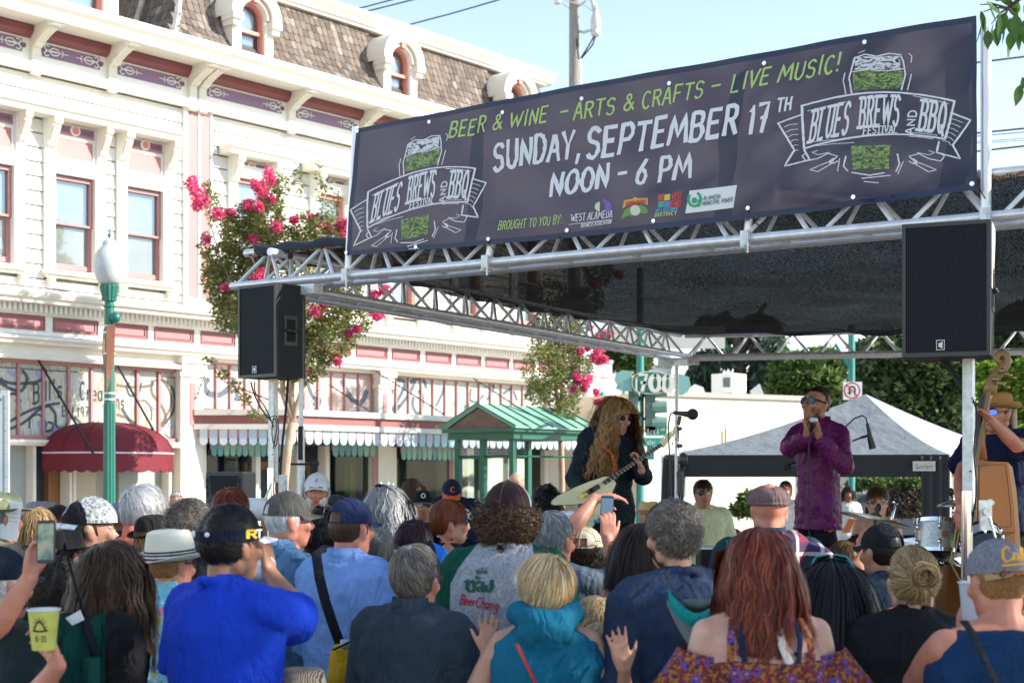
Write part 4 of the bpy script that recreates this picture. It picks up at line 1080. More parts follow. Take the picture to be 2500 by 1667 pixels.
cab=mat('textured_black_cabinet',(.018,.020,.024),.6,spec=.25,bump=.4,bscale=300)
def speaker(label,corner,rz,w,h,dpt):
 """corner = lower front right corner; local x runs left->right along the front, y goes back"""
 t=thing('loudspeaker',label,'loudspeaker',corner,rz,'flown loudspeakers')
 pf=[(-w,0),(0,0),(.0,dpt*.55),(-w*.22,dpt),(-w*.78,dpt),(-w,dpt*.55)]
 m=MB();m.prism([(-w,.012),(0,.012),(0,dpt*.7),(-w*.2,dpt),(-w*.8,dpt),(-w,dpt*.7)],lambda x,y,z:(x,y,z),0,h);m.build('cabinet',cab,t)
 m=MB();m.box(-w+.018,-.018,.0,.011,.02,h-.02);m.build('grille',grille,t)
 m=MB()
 for q in((-w,0,0,.02),(-w,0,h-.02,h)):m.box(q[0],q[1],-.004,.012,q[2],q[3])
 for q in((-w,-w+.018),(-.018,0)):m.box(q[0],q[1],-.004,.012,.02,h-.02)
 m.build('front_frame',black_g,t)
 m=MB();c=-w*.56
 for a in((c-.02,c+.02,.03,.033),(c-.02,c+.02,.077,.08)):m.box(a[0],a[1],-.006,-.001,a[2],a[3])
 for a in((c-.02,c-.017,.033,.077),(c+.017,c+.02,.033,.077)):m.box(a[0],a[1],-.006,-.001,a[2],a[3])
 m.prism([(c-.009,.045),(c-.002,.045),(c+.010,.037),(c+.010,.073),(c-.002,.065),(c-.009,.065)],lambda x,z,y:(x,y,z),-.006,-.001)
 m.build('badge',mat('badge_white',(.7,.7,.7),.4),t)
 m=MB();m.box(.0,.006,dpt*.2,dpt*.56,h*.34,h*.66);hp=m.build('handle_plate',black_g,t)
 m=MB();m.box(.003,.008,dpt*.27,dpt*.5,h*.38,h*.62);m.build('handle_recess',mat('recess_black',(.004,.004,.004),.9),hp)
 m=MB();m.tube([(.012,dpt*.24,h*.5),(.02,dpt*.38,h*.49),(.012,dpt*.53,h*.5)],.012,7);m.build('handle_bar',black_g,hp,smooth=True)
 m=MB()
 for y,z in((.62,.9),(.62,.08)):m.tube([(-.001,dpt*y,h*z),(.004,dpt*y,h*z)],.01,8)
 m.build('rigging_point',black_m,t)
 return t
c1=P(674,918,10.3)
s1=speaker('left black loudspeaker under the front truss corner',c1,atan2(-.24,.31),.39,.655,.36)
c2=P(2418,866,7.2)
s2=speaker('right black loudspeaker above the tower, beside the double bass',c2,atan2(-.16,.40),.42,.662,.38)
m=MB();m.hexa([(.002,.02,.655),(.002,.30,.655),(.002,.12,.33),(.002,.02,.33),(.006,.02,.655),(.006,.30,.655),(.006,.12,.33),(.006,.02,.33)])
m.build('yoke_plate',mat('pale_galvanised_plate',(.6,.6,.55),.5,metal=.3,var=.2,vscale=10),s2)
def cable(label,pts,r,name='cable',grp=None,mt=None):
 out=[]
 for i in range(len(pts)-1):
  p0=Vector(pts[max(i-1,0)]);p1=Vector(pts[i]);p2=Vector(pts[i+1]);p3=Vector(pts[min(i+2,len(pts)-1)])
  for t in(0,.25,.5,.75):out.append(.5*((2*p1)+(-p0+p2)*t+(2*p0-5*p1+4*p2-p3)*t*t+(-p0+3*p1-3*p2+p3)*t**3))
 out.append(Vector(pts[-1]))
 m=MB();m.tube(out,r,6);return tag(m.build(name,mt or black_m,None,smooth=True),label,'cable',grp)
cable('black cable hanging from the left loudspeaker to its tower',[P(612,932,10.35),P(622,965,10.35),P(640,1000,10.3),P(660,1025,10.27)],.006)
cable('second black cable crossing to the left tower from the loudspeaker',[P(622,932,10.3),P(624,960,10.32),P(648,995,10.3),P(668,1042,10.27)],.005)
cable('thick black cable running straight down behind the left tower',[P(703,925,10.5),P(698,1000,10.6),P(688,1100,10.6),P(683,1200,10.6),P(680,1400,10.6)],.009)
cable('coil of thin cable hooked on the left tower mast',[P(660,1018,10.25),P(675,1017,10.24),P(680,1050,10.22),P(672,1090,10.22),P(664,1060,10.22),P(668,1020,10.22),P(676,1040,10.22),P(667,1095,10.22)],.004)
cable('bundle of black cables behind the right loudspeaker tower',[P(2290,860,7.6),P(2320,900,7.6),P(2350,945,7.55),P(2372,970,7.5)],.016)
cable('thin black cable tied along the right tower',[P(2372,970,7.42),P(2385,1010,7.42),P(2378,1100,7.42),P(2384,1200,7.42),P(2370,1300,7.42),P(2360,1500,7.42)],.005)
# ================================================================ stage platform
SZ=.68
stage_m=mat('black_stage_deck',(.03,.03,.032),.7,var=.2)
A0=LC+U*.2+V*.4;A1=LC+U*6.8+V*.4;A2=A1+V*2.9;A3=A0+V*2.9
T_=thing('stage_platform','low black stage platform under the musicians','stage',(A0.x,A0.y,0))
def pq(p,z):return(p.x,p.y,z)
m=MB();m.hexa([pq(A0,SZ-.1),pq(A1,SZ-.1),pq(A2,SZ-.1),pq(A3,SZ-.1),pq(A0,SZ),pq(A1,SZ),pq(A2,SZ),pq(A3,SZ)]);m.build('deck',stage_m,T_,world=True)
m=MB();k=.03
B0=A0+U*k+V*k;B1=A1-U*k+V*k;B2=A2-U*k-V*k;B3=A3+U*k-V*k
m.hexa([pq(B0,.0),pq(B1,.0),pq(B2,.0),pq(B3,.0),pq(B0,SZ-.1),pq(B1,SZ-.1),pq(B2,SZ-.1),pq(B3,SZ-.1)]);m.build('skirt',mat('stage_skirt',(.015,.015,.017),.9),T_,world=True)
# ================================================================ street furniture and far buildings
gpaint=mat('dark_green_enamel',(.012,.15,.105),.35,var=.1,vscale=3)
gpaint2=mat('teal_green_enamel',(.035,.26,.22),.4,var=.1)
# --- street lamp
LP=P(267,1160,20);k=20/FPX
def zy(y,d):return CAM_H+(1160-y)/FPX*d
t=thing('street_lamp','green fluted street lamp with frosted acorn globe in front of the cream facade','street lamp',(LP.x,LP.y,0))
m=MB();m.lathe([(.22,0),(.22,.25),(.17,.35),(.14,.7),(.10,.9),(.086,1.0),(.08,zy(985,20))],(0,0,0),24,flute=.12);m.build('fluted_post',gpaint,t,smooth=True,sharp=20)
m=MB();m.lathe([(.07,zy(985,20)),(.066,zy(752,20)),(.085,zy(750,20)),(.085,zy(747,20)),(.062,zy(744,20)),(.06,zy(737,20)),(.075,zy(732,20)),(.10,zy(724,20))],(0,0,0),20);m.build('upper_post',gpaint,t,smooth=True,sharp=30)
m=MB();m.lathe([(.10,zy(735,20)),(.105,zy(725,20)),(.128,zy(705,20)),(.13,zy(699,20)),(.118,zy(697,20)),(.118,zy(694,20))],(0,0,0),28,flute=.1);m.build('fluted_cup',gpaint,t,smooth=True,sharp=20)
frost=mat('frosted_globe',(.52,.54,.53),.3,spec=.6,var=.02)
gp=[(.11,695),(.15,690),(.19,675),(.213,655),(.222,637),(.215,630),(.19,620),(.15,610),(.12,604),(.105,600),(.10,592),(.085,588),(.05,585),(.02,582)]
m=MB();m.lathe([(r,zy(y,20))for r,y in gp],(0,0,0),28);m.build('globe',frost,t,smooth=True,sharp=35)
m=MB();m.lathe([(.02,zy(587,20)),(.03,zy(584,20)),(.012,zy(580,20)),(.022,zy(577,20)),(.035,zy(574,20)),(.012,zy(571,20)),(.014,zy(566,20)),(.003,zy(555,20))],(0,0,0),12);m.build('finial',gpaint,t,smooth=True)
m=MB();m.ball((.10,-.06,zy(776,20)),(.07,.07,.075),12,8);m.tube([(0,0,zy(775,20)),(.1,-.06,zy(775,20))],.045,8);m.build('photocell_housing',gpaint,t,smooth=True)
orange_cl=mat('faded_orange_banner',(.66,.24,.13),.7,var=.15,vscale=5)
m=MB()
def lb(u,v):
 y=795+v*163;tw=.25+.9*v*v
 x=-.005+.135*u*cos(tw);dd=-.09-.28*u*sin(tw)*.6
 return(x*1.0-.01,dd,zy(y,20)-.02*sin(u*6)*v)
m.grid(lb,8,20);lbn=m.build('lamp_banner',orange_cl,t,smooth=True)
m=MB();m.grid(lambda u,v:(-.088-.012*sin(v*5),.02+.3*u,zy(800+v*150,20)),4,10);m.build('lamp_banner',orange_cl,t,smooth=True)
m=MB()
text_fn(m,'West',lambda x,y:(lambda q:(q[0],q[1]-.012,q[2]))(lb(.15+.6*x,.80-.07*y)),.14,xs=.6)
text_fn(m,'End',lambda x,y:(lambda q:(q[0],q[1]-.012,q[2]))(lb(.15+.6*x,.90-.07*y)),.14,xs=.6)
m.build('lamp_banner_lettering',mat('cream_print',(.7,.6,.5),.6),t)
m=MB()
for y in(796,812,863,960,975):m.lathe([(.072,zy(y,20)-.012),(.08,zy(y,20)-.012),(.08,zy(y,20)+.012),(.072,zy(y,20)+.012)],(0,0,0),14)
m.build('steel_band',galv,t)
# --- bus shelter
C0=P(1254,1050,25.3);C0.z=0
ES=FS.copy();EN=-FN.copy()
t=thing('bus_shelter','green bus shelter with ribbed gable roof in front of the shopfronts','bus shelter',C0)
def q3(a,b,z):return C0+ES*a+EN*b+UP*z
LW,LL=1.5,2.15;ze=2.60;zr=3.07
sh_green=mat('shelter_green',(.012,.12,.075),.4,var=.06)
sh_roof=mat('shelter_roof_green',(.22,.44,.33),.45,var=.05)
m=MB()
for(a,b)in((.1,.1),(.1,LW-.12),(LL-.12,.1),(LL-.12,LW-.12),(.1,LW*.52)):
 m=MB();m.obox(q3(a,b,ze/2),ES*.05,EN*.05,UP*ze/2);m.build('post',sh_green,t,world=True)
for z0,z1 in((ze-.12,ze),(ze+.0,ze+.06)):
 m=MB();e=.02 if z1<ze+.01 else.1
 m.hexa([q3(-e,-e,z0),q3(LL+e,-e,z0),q3(LL+e,LW+e,z0),q3(-e,LW+e,z0),q3(-e,-e,z1),q3(LL+e,-e,z1),q3(LL+e,LW+e,z1),q3(-e,LW+e,z1)]);m.build('eave_beam',sh_green,t,world=True)
m=MB();e=.12;zz=ze+.06
def slab(a,b,c,d,th):m.hexa([a,b,c,d,a+UP*th,b+UP*th,c+UP*th,d+UP*th])
m=MB();slab(q3(-e,-e-.03,zz),q3(LL+e,-e-.03,zz),q3(LL+e,LW/2,zr),q3(-e,LW/2,zr),.025);m.build('roof_panel',sh_roof,t,world=True)
m=MB();slab(q3(-e,LW+e+.03,zz),q3(-e,LW/2,zr),q3(LL+e,LW/2,zr),q3(LL+e,LW+e+.03,zz),.025);m.build('roof_panel',sh_roof,t,world=True)
for i in range(8):
 a=-e+(LL+2*e)*i/7.0
 for b0,b1 in((-e-.03,LW/2),(LW+e+.03,LW/2)):
  m=MB();m.tube([q3(a,b0,zz+.035),q3(a,b1,zr+.035)],.014,4);m.build('roof_seam',sh_green,t,world=True)
m=MB();m.add([q3(-.05,-.0,zz),q3(-.05,LW,zz),q3(-.05,LW/2,zr-.03),q3(-.03,-.0,zz),q3(-.03,LW,zz),q3(-.03,LW/2,zr-.03)],[(0,2,1),(3,4,5),(0,1,4,3),(1,2,5,4),(2,0,3,5)]);m.build('gable_panel',mat('brown_gable',(.10,.065,.05),.3,var=.5,vscale=4),t,world=True)
for p0,p1 in(((-.08,-.1,zz),(-.08,LW/2,zr)),((-.08,LW+.1,zz),(-.08,LW/2,zr))):
 m=MB();m.tube([q3(*p0),q3(*p1)],.022,4);m.build('barge_board',sh_roof,t,world=True)
m=MB()
for z in(2.18,.55):
 m.tube([q3(.1,.1,z),q3(.1,LW-.12,z)],.022,4);m.tube([q3(.1,LW-.12,z),q3(LL-.12,LW-.12,z)],.022,4);m.tube([q3(.1,.1,z),q3(LL-.12,.1,z)],.018,4)
m.tube([q3(.1,LW*.52,1.35),q3(.1,LW-.12,1.35)],.016,4)
tag(m.build('rail',sh_green,t,world=True),kind=None)
m=MB()
for i in range(25):
 m.tube([q3(.1,.12+(LW-.25)*i/24,2.19),q3(.1,.12+(LW-.25)*i/24,2.47)],.003,3)
for i in range(36):m.tube([q3(.12+(LL-.25)*i/35,LW-.12,2.19),q3(.12+(LL-.25)*i/35,LW-.12,2.47)],.003,3)
for j in range(5):
 z=2.22+.055*j;m.tube([q3(.1,.1,z),q3(.1,LW-.12,z)],.003,3);m.tube([q3(.1,LW-.12,z),q3(LL-.12,LW-.12,z)],.003,3)
tag(m.build('wire_mesh',mat('pale_wire',(.6,.62,.62),.5),t,world=True),kind='stuff')
sg=glass_mat('shelter_glass',tint=(.8,.9,.88),refl=.16,see=.92)
for(a0,b0),(a1,b1)in(((.1,.14),(.1,LW*.5)),((.1,LW*.55),(.1,LW-.15)),((.14,LW-.12),(LL-.15,LW-.12))):
 m=MB();m.add([q3(a0,b0,.57),q3(a1,b1,.57),q3(a1,b1,2.17),q3(a0,b0,2.17)],[(0,1,2,3)]);m.build('glass_pane',sg,t,world=True)
# --- utility pole
wood_pole=mat('weathered_pole_wood',(.27,.26,.24),.9,var=.3,vscale=6,stretch=(6,6,.5),bump=.5)
UPp=P(1402,1160,36)
t=thing('utility_pole','weathered wooden utility pole with bracket arms behind the banner','utility pole',(UPp.x,UPp.y,0))
m=MB();m.tube([(UPp.x,UPp.y,0),(UPp.x,UPp.y,16)],[.17,.115],12);m.build('pole',wood_pole,t,smooth=True,world=True,sharp=60)
m=MB();m.tube([P(1417,145,35.8),P(1417,235,35.8),(P(1417,235,35.8).x,35.8,3)],.035,8);m.build('conduit',mat('white_conduit',(.75,.77,.78),.4),t,world=True)
m=MB();m.tube([P(1408,75,36),P(1425,80,35.9),P(1447,73,35.8)],.035,6);m.tube([P(1405,20,36),P(1428,5,35.8),P(1440,-40,35.8)],.03,6);m.build('bracket_arm',galv,t,world=True)
m=MB();m.tube([P(1442,-10,35.8),P(1453,30,35.8)],.05,8);m.lathe([(.05,0),(.12,.03),(.13,.1),(.09,.14),(.12,.2),(.12,.4),(.07,.6),(.04,.8)],P(1454,90,35.8),10);m.build('insulator',mat('porcelain',(.55,.56,.52),.3),t,smooth=True,world=True)
m=MB();m.ball(P(1361,3,35.8),.1,8,6);m.tube([P(1362,0,35.8),P(1400,30,36)],.012,4);m.tube([P(1366,-2,35.8),P(1430,15,35.8),P(1452,32,35.8)],.012,4);m.build('guy_fitting',galv,t,world=True)
m=MB();m.tube([P(1454,88,35.8),P(1447,110,35.8),P(1418,145,35.8)],.018,4);m.tube([P(1451,88,35.8),P(1440,108,35.8),P(1418,143,35.8)],.018,4);m.tube([P(1408,95,35.8),P(1411,125,35.8),P(1413,145,35.8)],.02,4);m.build('jumper_wire',black_m,t,world=True)
wire_m=mat('power_line',(.05,.055,.06),.6)
for i,(a,b,lab)in enumerate((((790,40),(1010,-14),'upper thin power line above the roof'),((800,48),(1040,-8),'lower thin power line just above the roof'),((905,86),(1330,-32),'power line crossing the sky to the pole'))):
 m=MB();a=P(*a,46);b=P(*b,40);m.tube([a+(a-b)*.5,a,(a+b)/2-UP*.03,b,b+(b-a)],.022,4);tag(m.build('power_line',wire_m),lab,'wire','overhead wires')
for i,(y0,y1,r,nm)in enumerate(((149,139,.03,'uppermost'),(322,314,.03,'second from the top'),(330,323,.015,'thin third'),(344,338,.01,'thin fourth'),(348,343,.01,'thin fifth'),(366,357,.03,'lowest'))):
 m=MB();dy=(y1-y0)/81.0
 m.tube([P(1700,y0-dy*719,46),P(2419,y0,44),P(2500,y1,43.8),P(3200,y1+dy*700,42)],r,4);tag(m.build('power_line',wire_m),'%s of the wires right of the banner'%nm,'wire','overhead wires')
# --- traffic signal pole, street number sign, street name signs
D=26
sp=P(1563,1160,D)
t=thing('signal_pole','teal green traffic signal pole behind the guitarist','traffic signal',(sp.x,sp.y,0))
m=MB();m.tube([(sp.x,sp.y,0),(sp.x,sp.y,.3),(sp.x,sp.y,5.5)],[.12,.075,.062],12);m.build('pole',gpaint2,t,smooth=True,world=True,sharp=60)
for dx,nm in((-17,0),(24,1)):
 c=P(1563+dx,993,D-.1)
 m=MB();m.box(c.x-.085,c.x+.085,c.y-.1,c.y+.1,c.z-.45,c.z+.45);m.build('signal_head',mat('signal_housing',(.12,.17,.16)if nm==0 else(.22,.42,.38),.4),t,world=True)
 for j in range(3):
  z=c.z+.28-.28*j;m=MB();m.tube([(c.x+.05,c.y,z),(c.x+.3 if nm else c.x+.13,c.y-.05,z)],[.12,.11],10);m.build('visor',mat('visor_green',(.25,.42,.36),.4),t,world=True)
m=MB();m.tube([P(1546,965,D),P(1587,965,D)],.03,6);m.tube([P(1546,1022,D),P(1587,1022,D)],.03,6);m.build('signal_bracket',gpaint2,t,world=True)
gs=mat('street_sign_green',(.01,.30,.14),.4);wt=mat('sign_white',(.78,.79,.78),.4)
def street_sign(x0,x1,y0,y1,dd,txt,lab,mt=gs,tx=None):
 c=P((x0+x1)/2,(y0+y1)/2,dd)
 tt=thing('street_name_sign',lab,'street sign',c,0,'street name signs')
 a=P(x0,y1,dd);b=P(x1,y0,dd)
 m=MB();m.box(a.x,b.x,dd,dd+.02,a.z,b.z);m.build('plate',mt,tt,world=True)
 m=MB();text_fn(m,txt,lambda x,y:(a.x+(b.x-a.x)*(.05+.55*x),dd-.006,a.z+(b.z-a.z)*(.2+.6*y)),.16,xs=.5)
 if tx:text_fn(m,tx,lambda x,y:(a.x+(b.x-a.x)*(.7+.2*x),dd-.006,a.z+(b.z-a.z)*(.55+.3*y)),.18,xs=.5)
 m.build('sign_lettering',wt,tt,world=True)
street_sign(1577,1628,1041,1063,D-.2,'tral','green street name sign ending in tral beside the signal pole',tx='AV')
street_sign(1572,1620,1068,1089,D-.3,'bster','lower teal street name sign under the tral sign',mat('teal_sign',(.01,.38,.28),.4))
c=P(1588,1105,D-.1);m=MB();m.box(c.x-.06,c.x+.06,c.y-.05,c.y+.05,c.z-.12,c.z+.12);m.build('pedestrian_button_box',gpaint2,t,world=True)
c=P(1590,935,D-.8);k=(D-.8)/FPX
t=thing('block_number_sign','oval green sign with white numbers 1700 and teal scroll ends','sign',c)
def sp2(x,y,off=0.0):return P(x,y,D-.8-off)
ov=[(1543+92*(.5-.5*cos(pi*i/12)),932-25*sin(pi*i/12)**.6)for i in range(13)]+[(1635-92*(.5-.5*cos(pi*i/12)),932+29*sin(pi*i/12)**.6)for i in range(1,12)]
def sheet(mb,pts,off,th=.02):
 n=len(pts);vs=[sp2(x,y,off)for x,y in pts]+[sp2(x,y,off-th)for x,y in pts]
 mb.add(vs,[tuple(range(n)),tuple(range(2*n-1,n-1,-1))]+[(i,n+i,n+(i+1)%n,(i+1)%n)for i in range(n)])
m=MB();sheet(m,ov,.04);m.build('number_plate',mat('sign_dark_green',(.04,.22,.16),.4),t,world=True)
m=MB();ribbon(m,ov+[ov[0]],2.5,lambda x,y:sp2(x,y,.05));m.build('plate_border',mat('cream_line',(.7,.68,.5),.5),t,world=True)
teal_s=mat('pale_teal_sign',(.25,.48,.42),.45)
e1=[(1543,906),(1520,903),(1503,912),(1500,930),(1506,940),(1502,948),(1518,956),(1543,955)]
e2=[(1645,912),(1665,913),(1682,920),(1686,940),(1680,955),(1665,965),(1648,962),(1645,935)]
m=MB();sheet(m,e1,.02);m.build('scroll_end',teal_s,t,world=True);m=MB();sheet(m,e2,.02);m.build('scroll_end',teal_s,t,world=True)
m=MB()
for ch,x0,x1 in(('1',1550,1557),('7',1560,1580),('0',1585,1614),('0',1616,1645)):
 text_fn(m,ch,lambda x,y,x0=x0,x1=x1:sp2(x0+(x1-x0)*x,953-39*y+(x0-1550)*.05,.07),.2,xs=.6)
m.build('number',mat('warm_white',(.8,.76,.66),.4),t,world=True)
m=MB();m.tube([sp2(1555,915,-.1),P(1563,915,D)],.03,6);m.tube([sp2(1555,950,-.1),P(1563,950,D)],.03,6);m.build('sign_bracket',gpaint2,t,world=True)
# --- no U-turn sign on its pole
D2=24;c=P(2081,955,D2)
t=thing('no_u_turn_sign','white square no U-turn sign with red circle on a teal pole behind the tent peak','traffic sign',(c.x,c.y,0))
m=MB();m.tube([(c.x,c.y+.06,0),(c.x,c.y+.06,4.3)],.055,10);m.tube([P(2080,905,D2+.05),P(2058,870,D2+.05),P(2040,840,D2)],.03,8);m.build('pole',gpaint2,t,smooth=True,world=True,sharp=60)
m=MB();a=P(2058,976,D2);b=P(2104,932,D2);m.box(a.x,b.x,D2-.02,D2,a.z,b.z);m.build('plate',wt,t,world=True)
m=MB();cc=P(2080,953,D2-.03);R_=.125
ribbon(m,_arc(0,0,R_,R_,0,360,30),.022,lambda x,y:(cc.x+x,cc.y,cc.z+y));ribbon(m,[(-R_*.7,R_*.7),(R_*.7,-R_*.7)],.02,lambda x,y:(cc.x+x,cc.y-.003,cc.z+y));m.build('red_ring',mat('sign_red',(.62,.04,.03),.4),t,world=True)
m=MB();ribbon(m,[(.05,-.07),(.05,.02)]+_arc(.005,.02,.045,.045,0,180,8)+[(-.04,-.03)],.024,lambda x,y:(cc.x+x,cc.y+.002,cc.z+y));m.add([(cc.x-.075,cc.y+.002,cc.z-.03),(cc.x-.005,cc.y+.002,cc.z-.03),(cc.x-.04,cc.y+.002,cc.z-.075)],[(0,1,2)]);m.build('arrow',black_m,t,world=True)
# --- beige building across the junction, with rooftop units
beige=mat('pale_beige_stucco',(.80,.70,.55),.85,var=.04,vscale=1.2,bump=.2,bscale=30)
Z0=0
def wallbox(name,label,x0,x1,ytop0,d0,d1,mt,depth=8):
 a=P(x0,ytop0,d0);b=P(x1,ytop0,d1);z=a.z
 t=thing(name,label,'building',(a.x,a.y,0))
 dv=Vector((b.x-a.x,b.y-a.y,0));nb=Vector((-dv.y,dv.x,0)).normalized()
 if nb.y<0:nb=-nb
 A=Vector((a.x,a.y,0));Bq=Vector((b.x,b.y,0));C_=Bq+nb*depth;Dq=A+nb*depth
 m=MB();m.hexa([A,Bq,C_,Dq,A+UP*z,Bq+UP*z,C_+UP*z,Dq+UP*z]);m.build('wall',mt,t,world=True)
 m=MB();e=nb*-.06;m.hexa([A+e+UP*(z-.06),Bq+e+UP*(z-.06),Bq+nb*.3+UP*(z-.06),A+nb*.3+UP*(z-.06),A+e+UP*(z+.05),Bq+e+UP*(z+.05),Bq+nb*.3+UP*(z+.05),A+nb*.3+UP*(z+.05)]);m.build('parapet_cap',mat('grey_coping',(.42,.40,.37),.8),t,world=True)
 return t,A,dv.normalized(),nb,z
bb,A_,bdv,bnb,bz=wallbox('corner_building','low windowless pale beige building across the junction',1560,1990,958,31,33.5,beige)
m=MB()
for x in(1763,1771):
 q=P(x,1100,31.5);m.tube([(q.x,q.y,zy(1160,31.5)),(q.x,q.y,zy(1052 if x<1770 else 1045,31.5))],.02,6)
m.build('wall_pipe',mat('rust_pipe',(.38,.22,.12),.8),bb,world=True)
for x0,x1,y0,y1,d,lab in((1741,1827,911,958,35,'larger white rooftop air unit above the beige building'),(1686,1722,938,960,34,'low domed white rooftop vent left of the air unit')):
 a=P(x0,y1,d);b=P(x1,y0,d)
 t=thing('rooftop_unit',lab,'air conditioner',(a.x,a.y,a.z))
 if x0==1741:
  cx_=a.x+(b.x-a.x)*.52
  m=MB();m.hexa([(a.x,d+.3,a.z),(cx_,d-.1,a.z),(b.x,d+.3,a.z),(cx_,d+1.2,a.z),(a.x,d+.3,b.z),(cx_,d-.1,b.z),(b.x,d+.3,b.z),(cx_,d+1.2,b.z)]);m.build('casing',wt,t,world=True)
  m=MB();l=P(1765,945,d);r=P(1781,922,d);m.hexa([(l.x,d-.02,l.z),(r.x,d-.07,l.z),(r.x,d,l.z),(l.x,d,l.z),(l.x,d-.02,r.z),(r.x,d-.07,r.z),(r.x,d,r.z),(l.x,d,r.z)]);m.build('louvre',mat('louvre_grey',(.12,.15,.17),.6),t,world=True)
  m=MB();l=P(1785,974,d);r=P(1822,958,d);m.box(l.x,r.x,d,d+.8,l.z,r.z);m.build('curb',mat('grey_sheet',(.5,.52,.52),.6),t,world=True)
  m=MB();l=P(1745,974,d);r=P(1775,958,d);m.box(l.x,r.x,d+.2,d+.5,l.z,r.z);m.build('support',mat('grey_sheet',(.5,.52,.52),.6),t,world=True)
 else:
  m=MB();m.prism([(a.x,a.z),(b.x,a.z),(b.x-.05,a.z+.14),(a.x+.1,b.z),(a.x,a.z+.12)],lambda x,z,y:(x,y,z),d,d+.8);m.build('hood',wt,t,world=True)
m=MB();l=P(1832,972,34);m.obox(l+Vector((.15,0,.12)),(.10,0,.08),(0,.1,0),(-.05,0,.13));tag(m.build('roof_flue',mat('grey_sheet',(.5,.52,.52),.6)),'tilted grey roof flue right of the rooftop air unit','vent')
t,A2_,d2_,n2_,z2_=wallbox('low_shop','pale low shop with lamps under its parapet left of the signal pole',1435,1575,912,38,40,mat('cream_stucco',(.74,.70,.60),.85,var=.05))
m=MB()
for x in(1470,1523):
 q=P(x,965,37.7);m.lathe([(.03,.1),(.10,.0),(.12,-.05)],q,8);m.tube([q+UP*.1,q+UP*.45,q+UP*.45+Vector((0,.3,0))],.015,5)
m.build('wall_lamp',gpaint2,t,world=True)
m=MB();a=P(1440,1010,38);b=P(1580,1160,38);m.box(a.x,b.x,37.7,37.9,b.z-.2,a.z);m.build('shop_window',mat('dim_window',(.25,.30,.32),.2),t,world=True)
wallbox('white_shed','small white rooftop shed behind the second flowering tree',1446,1494,880,44,44.5,wt,2)
wallbox('far_block','pale far building above the 1700 sign',1585,1640,893,60,60.5,wt,3)
wallbox('far_house','pale house behind trees at the right of the tent',2120,2600,1110,62,64,mat('far_pink_wall',(.55,.47,.42),.9,var=.2),5)
# --- overhead board with pale numerals seen through the canopy edge
t=thing('overhead_sign','pale overhead sign behind the rear truss corner','sign',P(1600,825,30))
a=P(1490,850,30);b=P(1770,795,30);m=MB();m.box(a.x,b.x,30,30.1,a.z,b.z);m.build('board',mat('pale_board',(.62,.62,.56),.6),t,world=True)
# --- pop-up tent
D3=18.2
tp=P(1968,1160,D3)
t=thing('popup_tent','dark pop-up tent with grey-white peaked roof behind the singer','tent',(tp.x,tp.y,0))
fl_,fr_=P(1618,1115,D3),P(2318,1107,17.6)
zt=2.10;fl_.z=fr_.z=zt
fdir=(fr_-fl_).normalized();fb_=Vector((-fdir.y,fdir.x,0))
bl_=fl_+fb_*3.3+Vector((1.7,0,0));br_=fr_+fb_*3.3+Vector((1.7,0,0))
pk=(fl_+fr_+bl_+br_)/4;pk.z=zy(962,pk.y)
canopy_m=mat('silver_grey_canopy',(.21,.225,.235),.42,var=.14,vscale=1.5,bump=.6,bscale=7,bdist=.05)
canopy_sunlit=mat('sunlit_canopy_tone',(.50,.54,.60),.42,var=.1,vscale=2,bump=.6,bscale=7,bdist=.05)  # same cloth for the right panel, with the sunlight put into its paler colour
val_m=mat('navy_valance',(.018,.024,.036),.55,bump=.3,bscale=12,bdist=.03)
def tri_sheet(a,b,c,mt,sag=.10):
 m=MB();n=14;idx={}
 for i in range(n+1):
  for j in range(n+1-i):
   u=i/n;v=j/n;w_=1-u-v
   p=a*u+b*v+c*w_
   p=p-UP*(sag*4*(u*w_+v*w_)*(1-.3*w_))+UP*(.012*sin(i*2.3+j*1.1)+.01*sin(j*3.1))*(1 if min(u,v,w_)>0 else 0)
   idx[(i,j)]=len(m.v);m.v.append(tuple(p))
 for i in range(n):
  for j in range(n-i):
   m.f.append((idx[(i,j)],idx[(i+1,j)],idx[(i,j+1)]));m.m.append(0)
   if j<n-i-1:m.f.append((idx[(i+1,j)],idx[(i+1,j+1)],idx[(i,j+1)]));m.m.append(0)
 return m.build('roof_panel',mt,t,smooth=True,world=True)
tri_sheet(fl_,fr_,pk,canopy_m);tri_sheet(fr_,br_,pk,canopy_sunlit);tri_sheet(br_,bl_,pk,canopy_m);tri_sheet(bl_,fl_,pk,canopy_m)
for a,b in((fl_,fr_),(fr_,br_),(br_,bl_),(bl_,fl_)):
 m=MB();m.grid(lambda u,v:a*(1-u)+b*u-UP*(.27*v)+UP*.0+(pk-(a+b)/2).normalized().cross(UP).cross(UP)*0+Vector((0,-.01*sin(u*30)*v,0)),40,3);m.build('valance',val_m,t,smooth=True,world=True)
for a in(fl_,fr_,bl_,br_):
 m=MB();m.tube([(a.x,a.y,0),(a.x,a.y,zt)],.022,6);m.build('leg',galv,t,world=True)
for a,w0,w1,sg in((fl_,.28,.10,1),(fr_,-.34,-.12,1)):
 m=MB()
 def cur(u,v,a=a,w0=w0,w1=w1):return a+fdir*(w0*u-(.10*v if w0>0 else 0))+Vector((0,-.03-.02*sin(u*20),-(.02+1.9*v)))
 m.grid(cur,12,6);m.build('corner_curtain',val_m,t,smooth=True,world=True)
m=MB();c=fr_-fdir*.32-UP*.14+Vector((0,-.10,0));hw=.13;hh=.058
m.add([c-fdir*hw-UP*hh,c+fdir*hw-UP*hh,c+fdir*hw+UP*hh,c-fdir*hw+UP*hh],[(0,1,2,3)]);m.build('label_patch',wt,t,world=True)
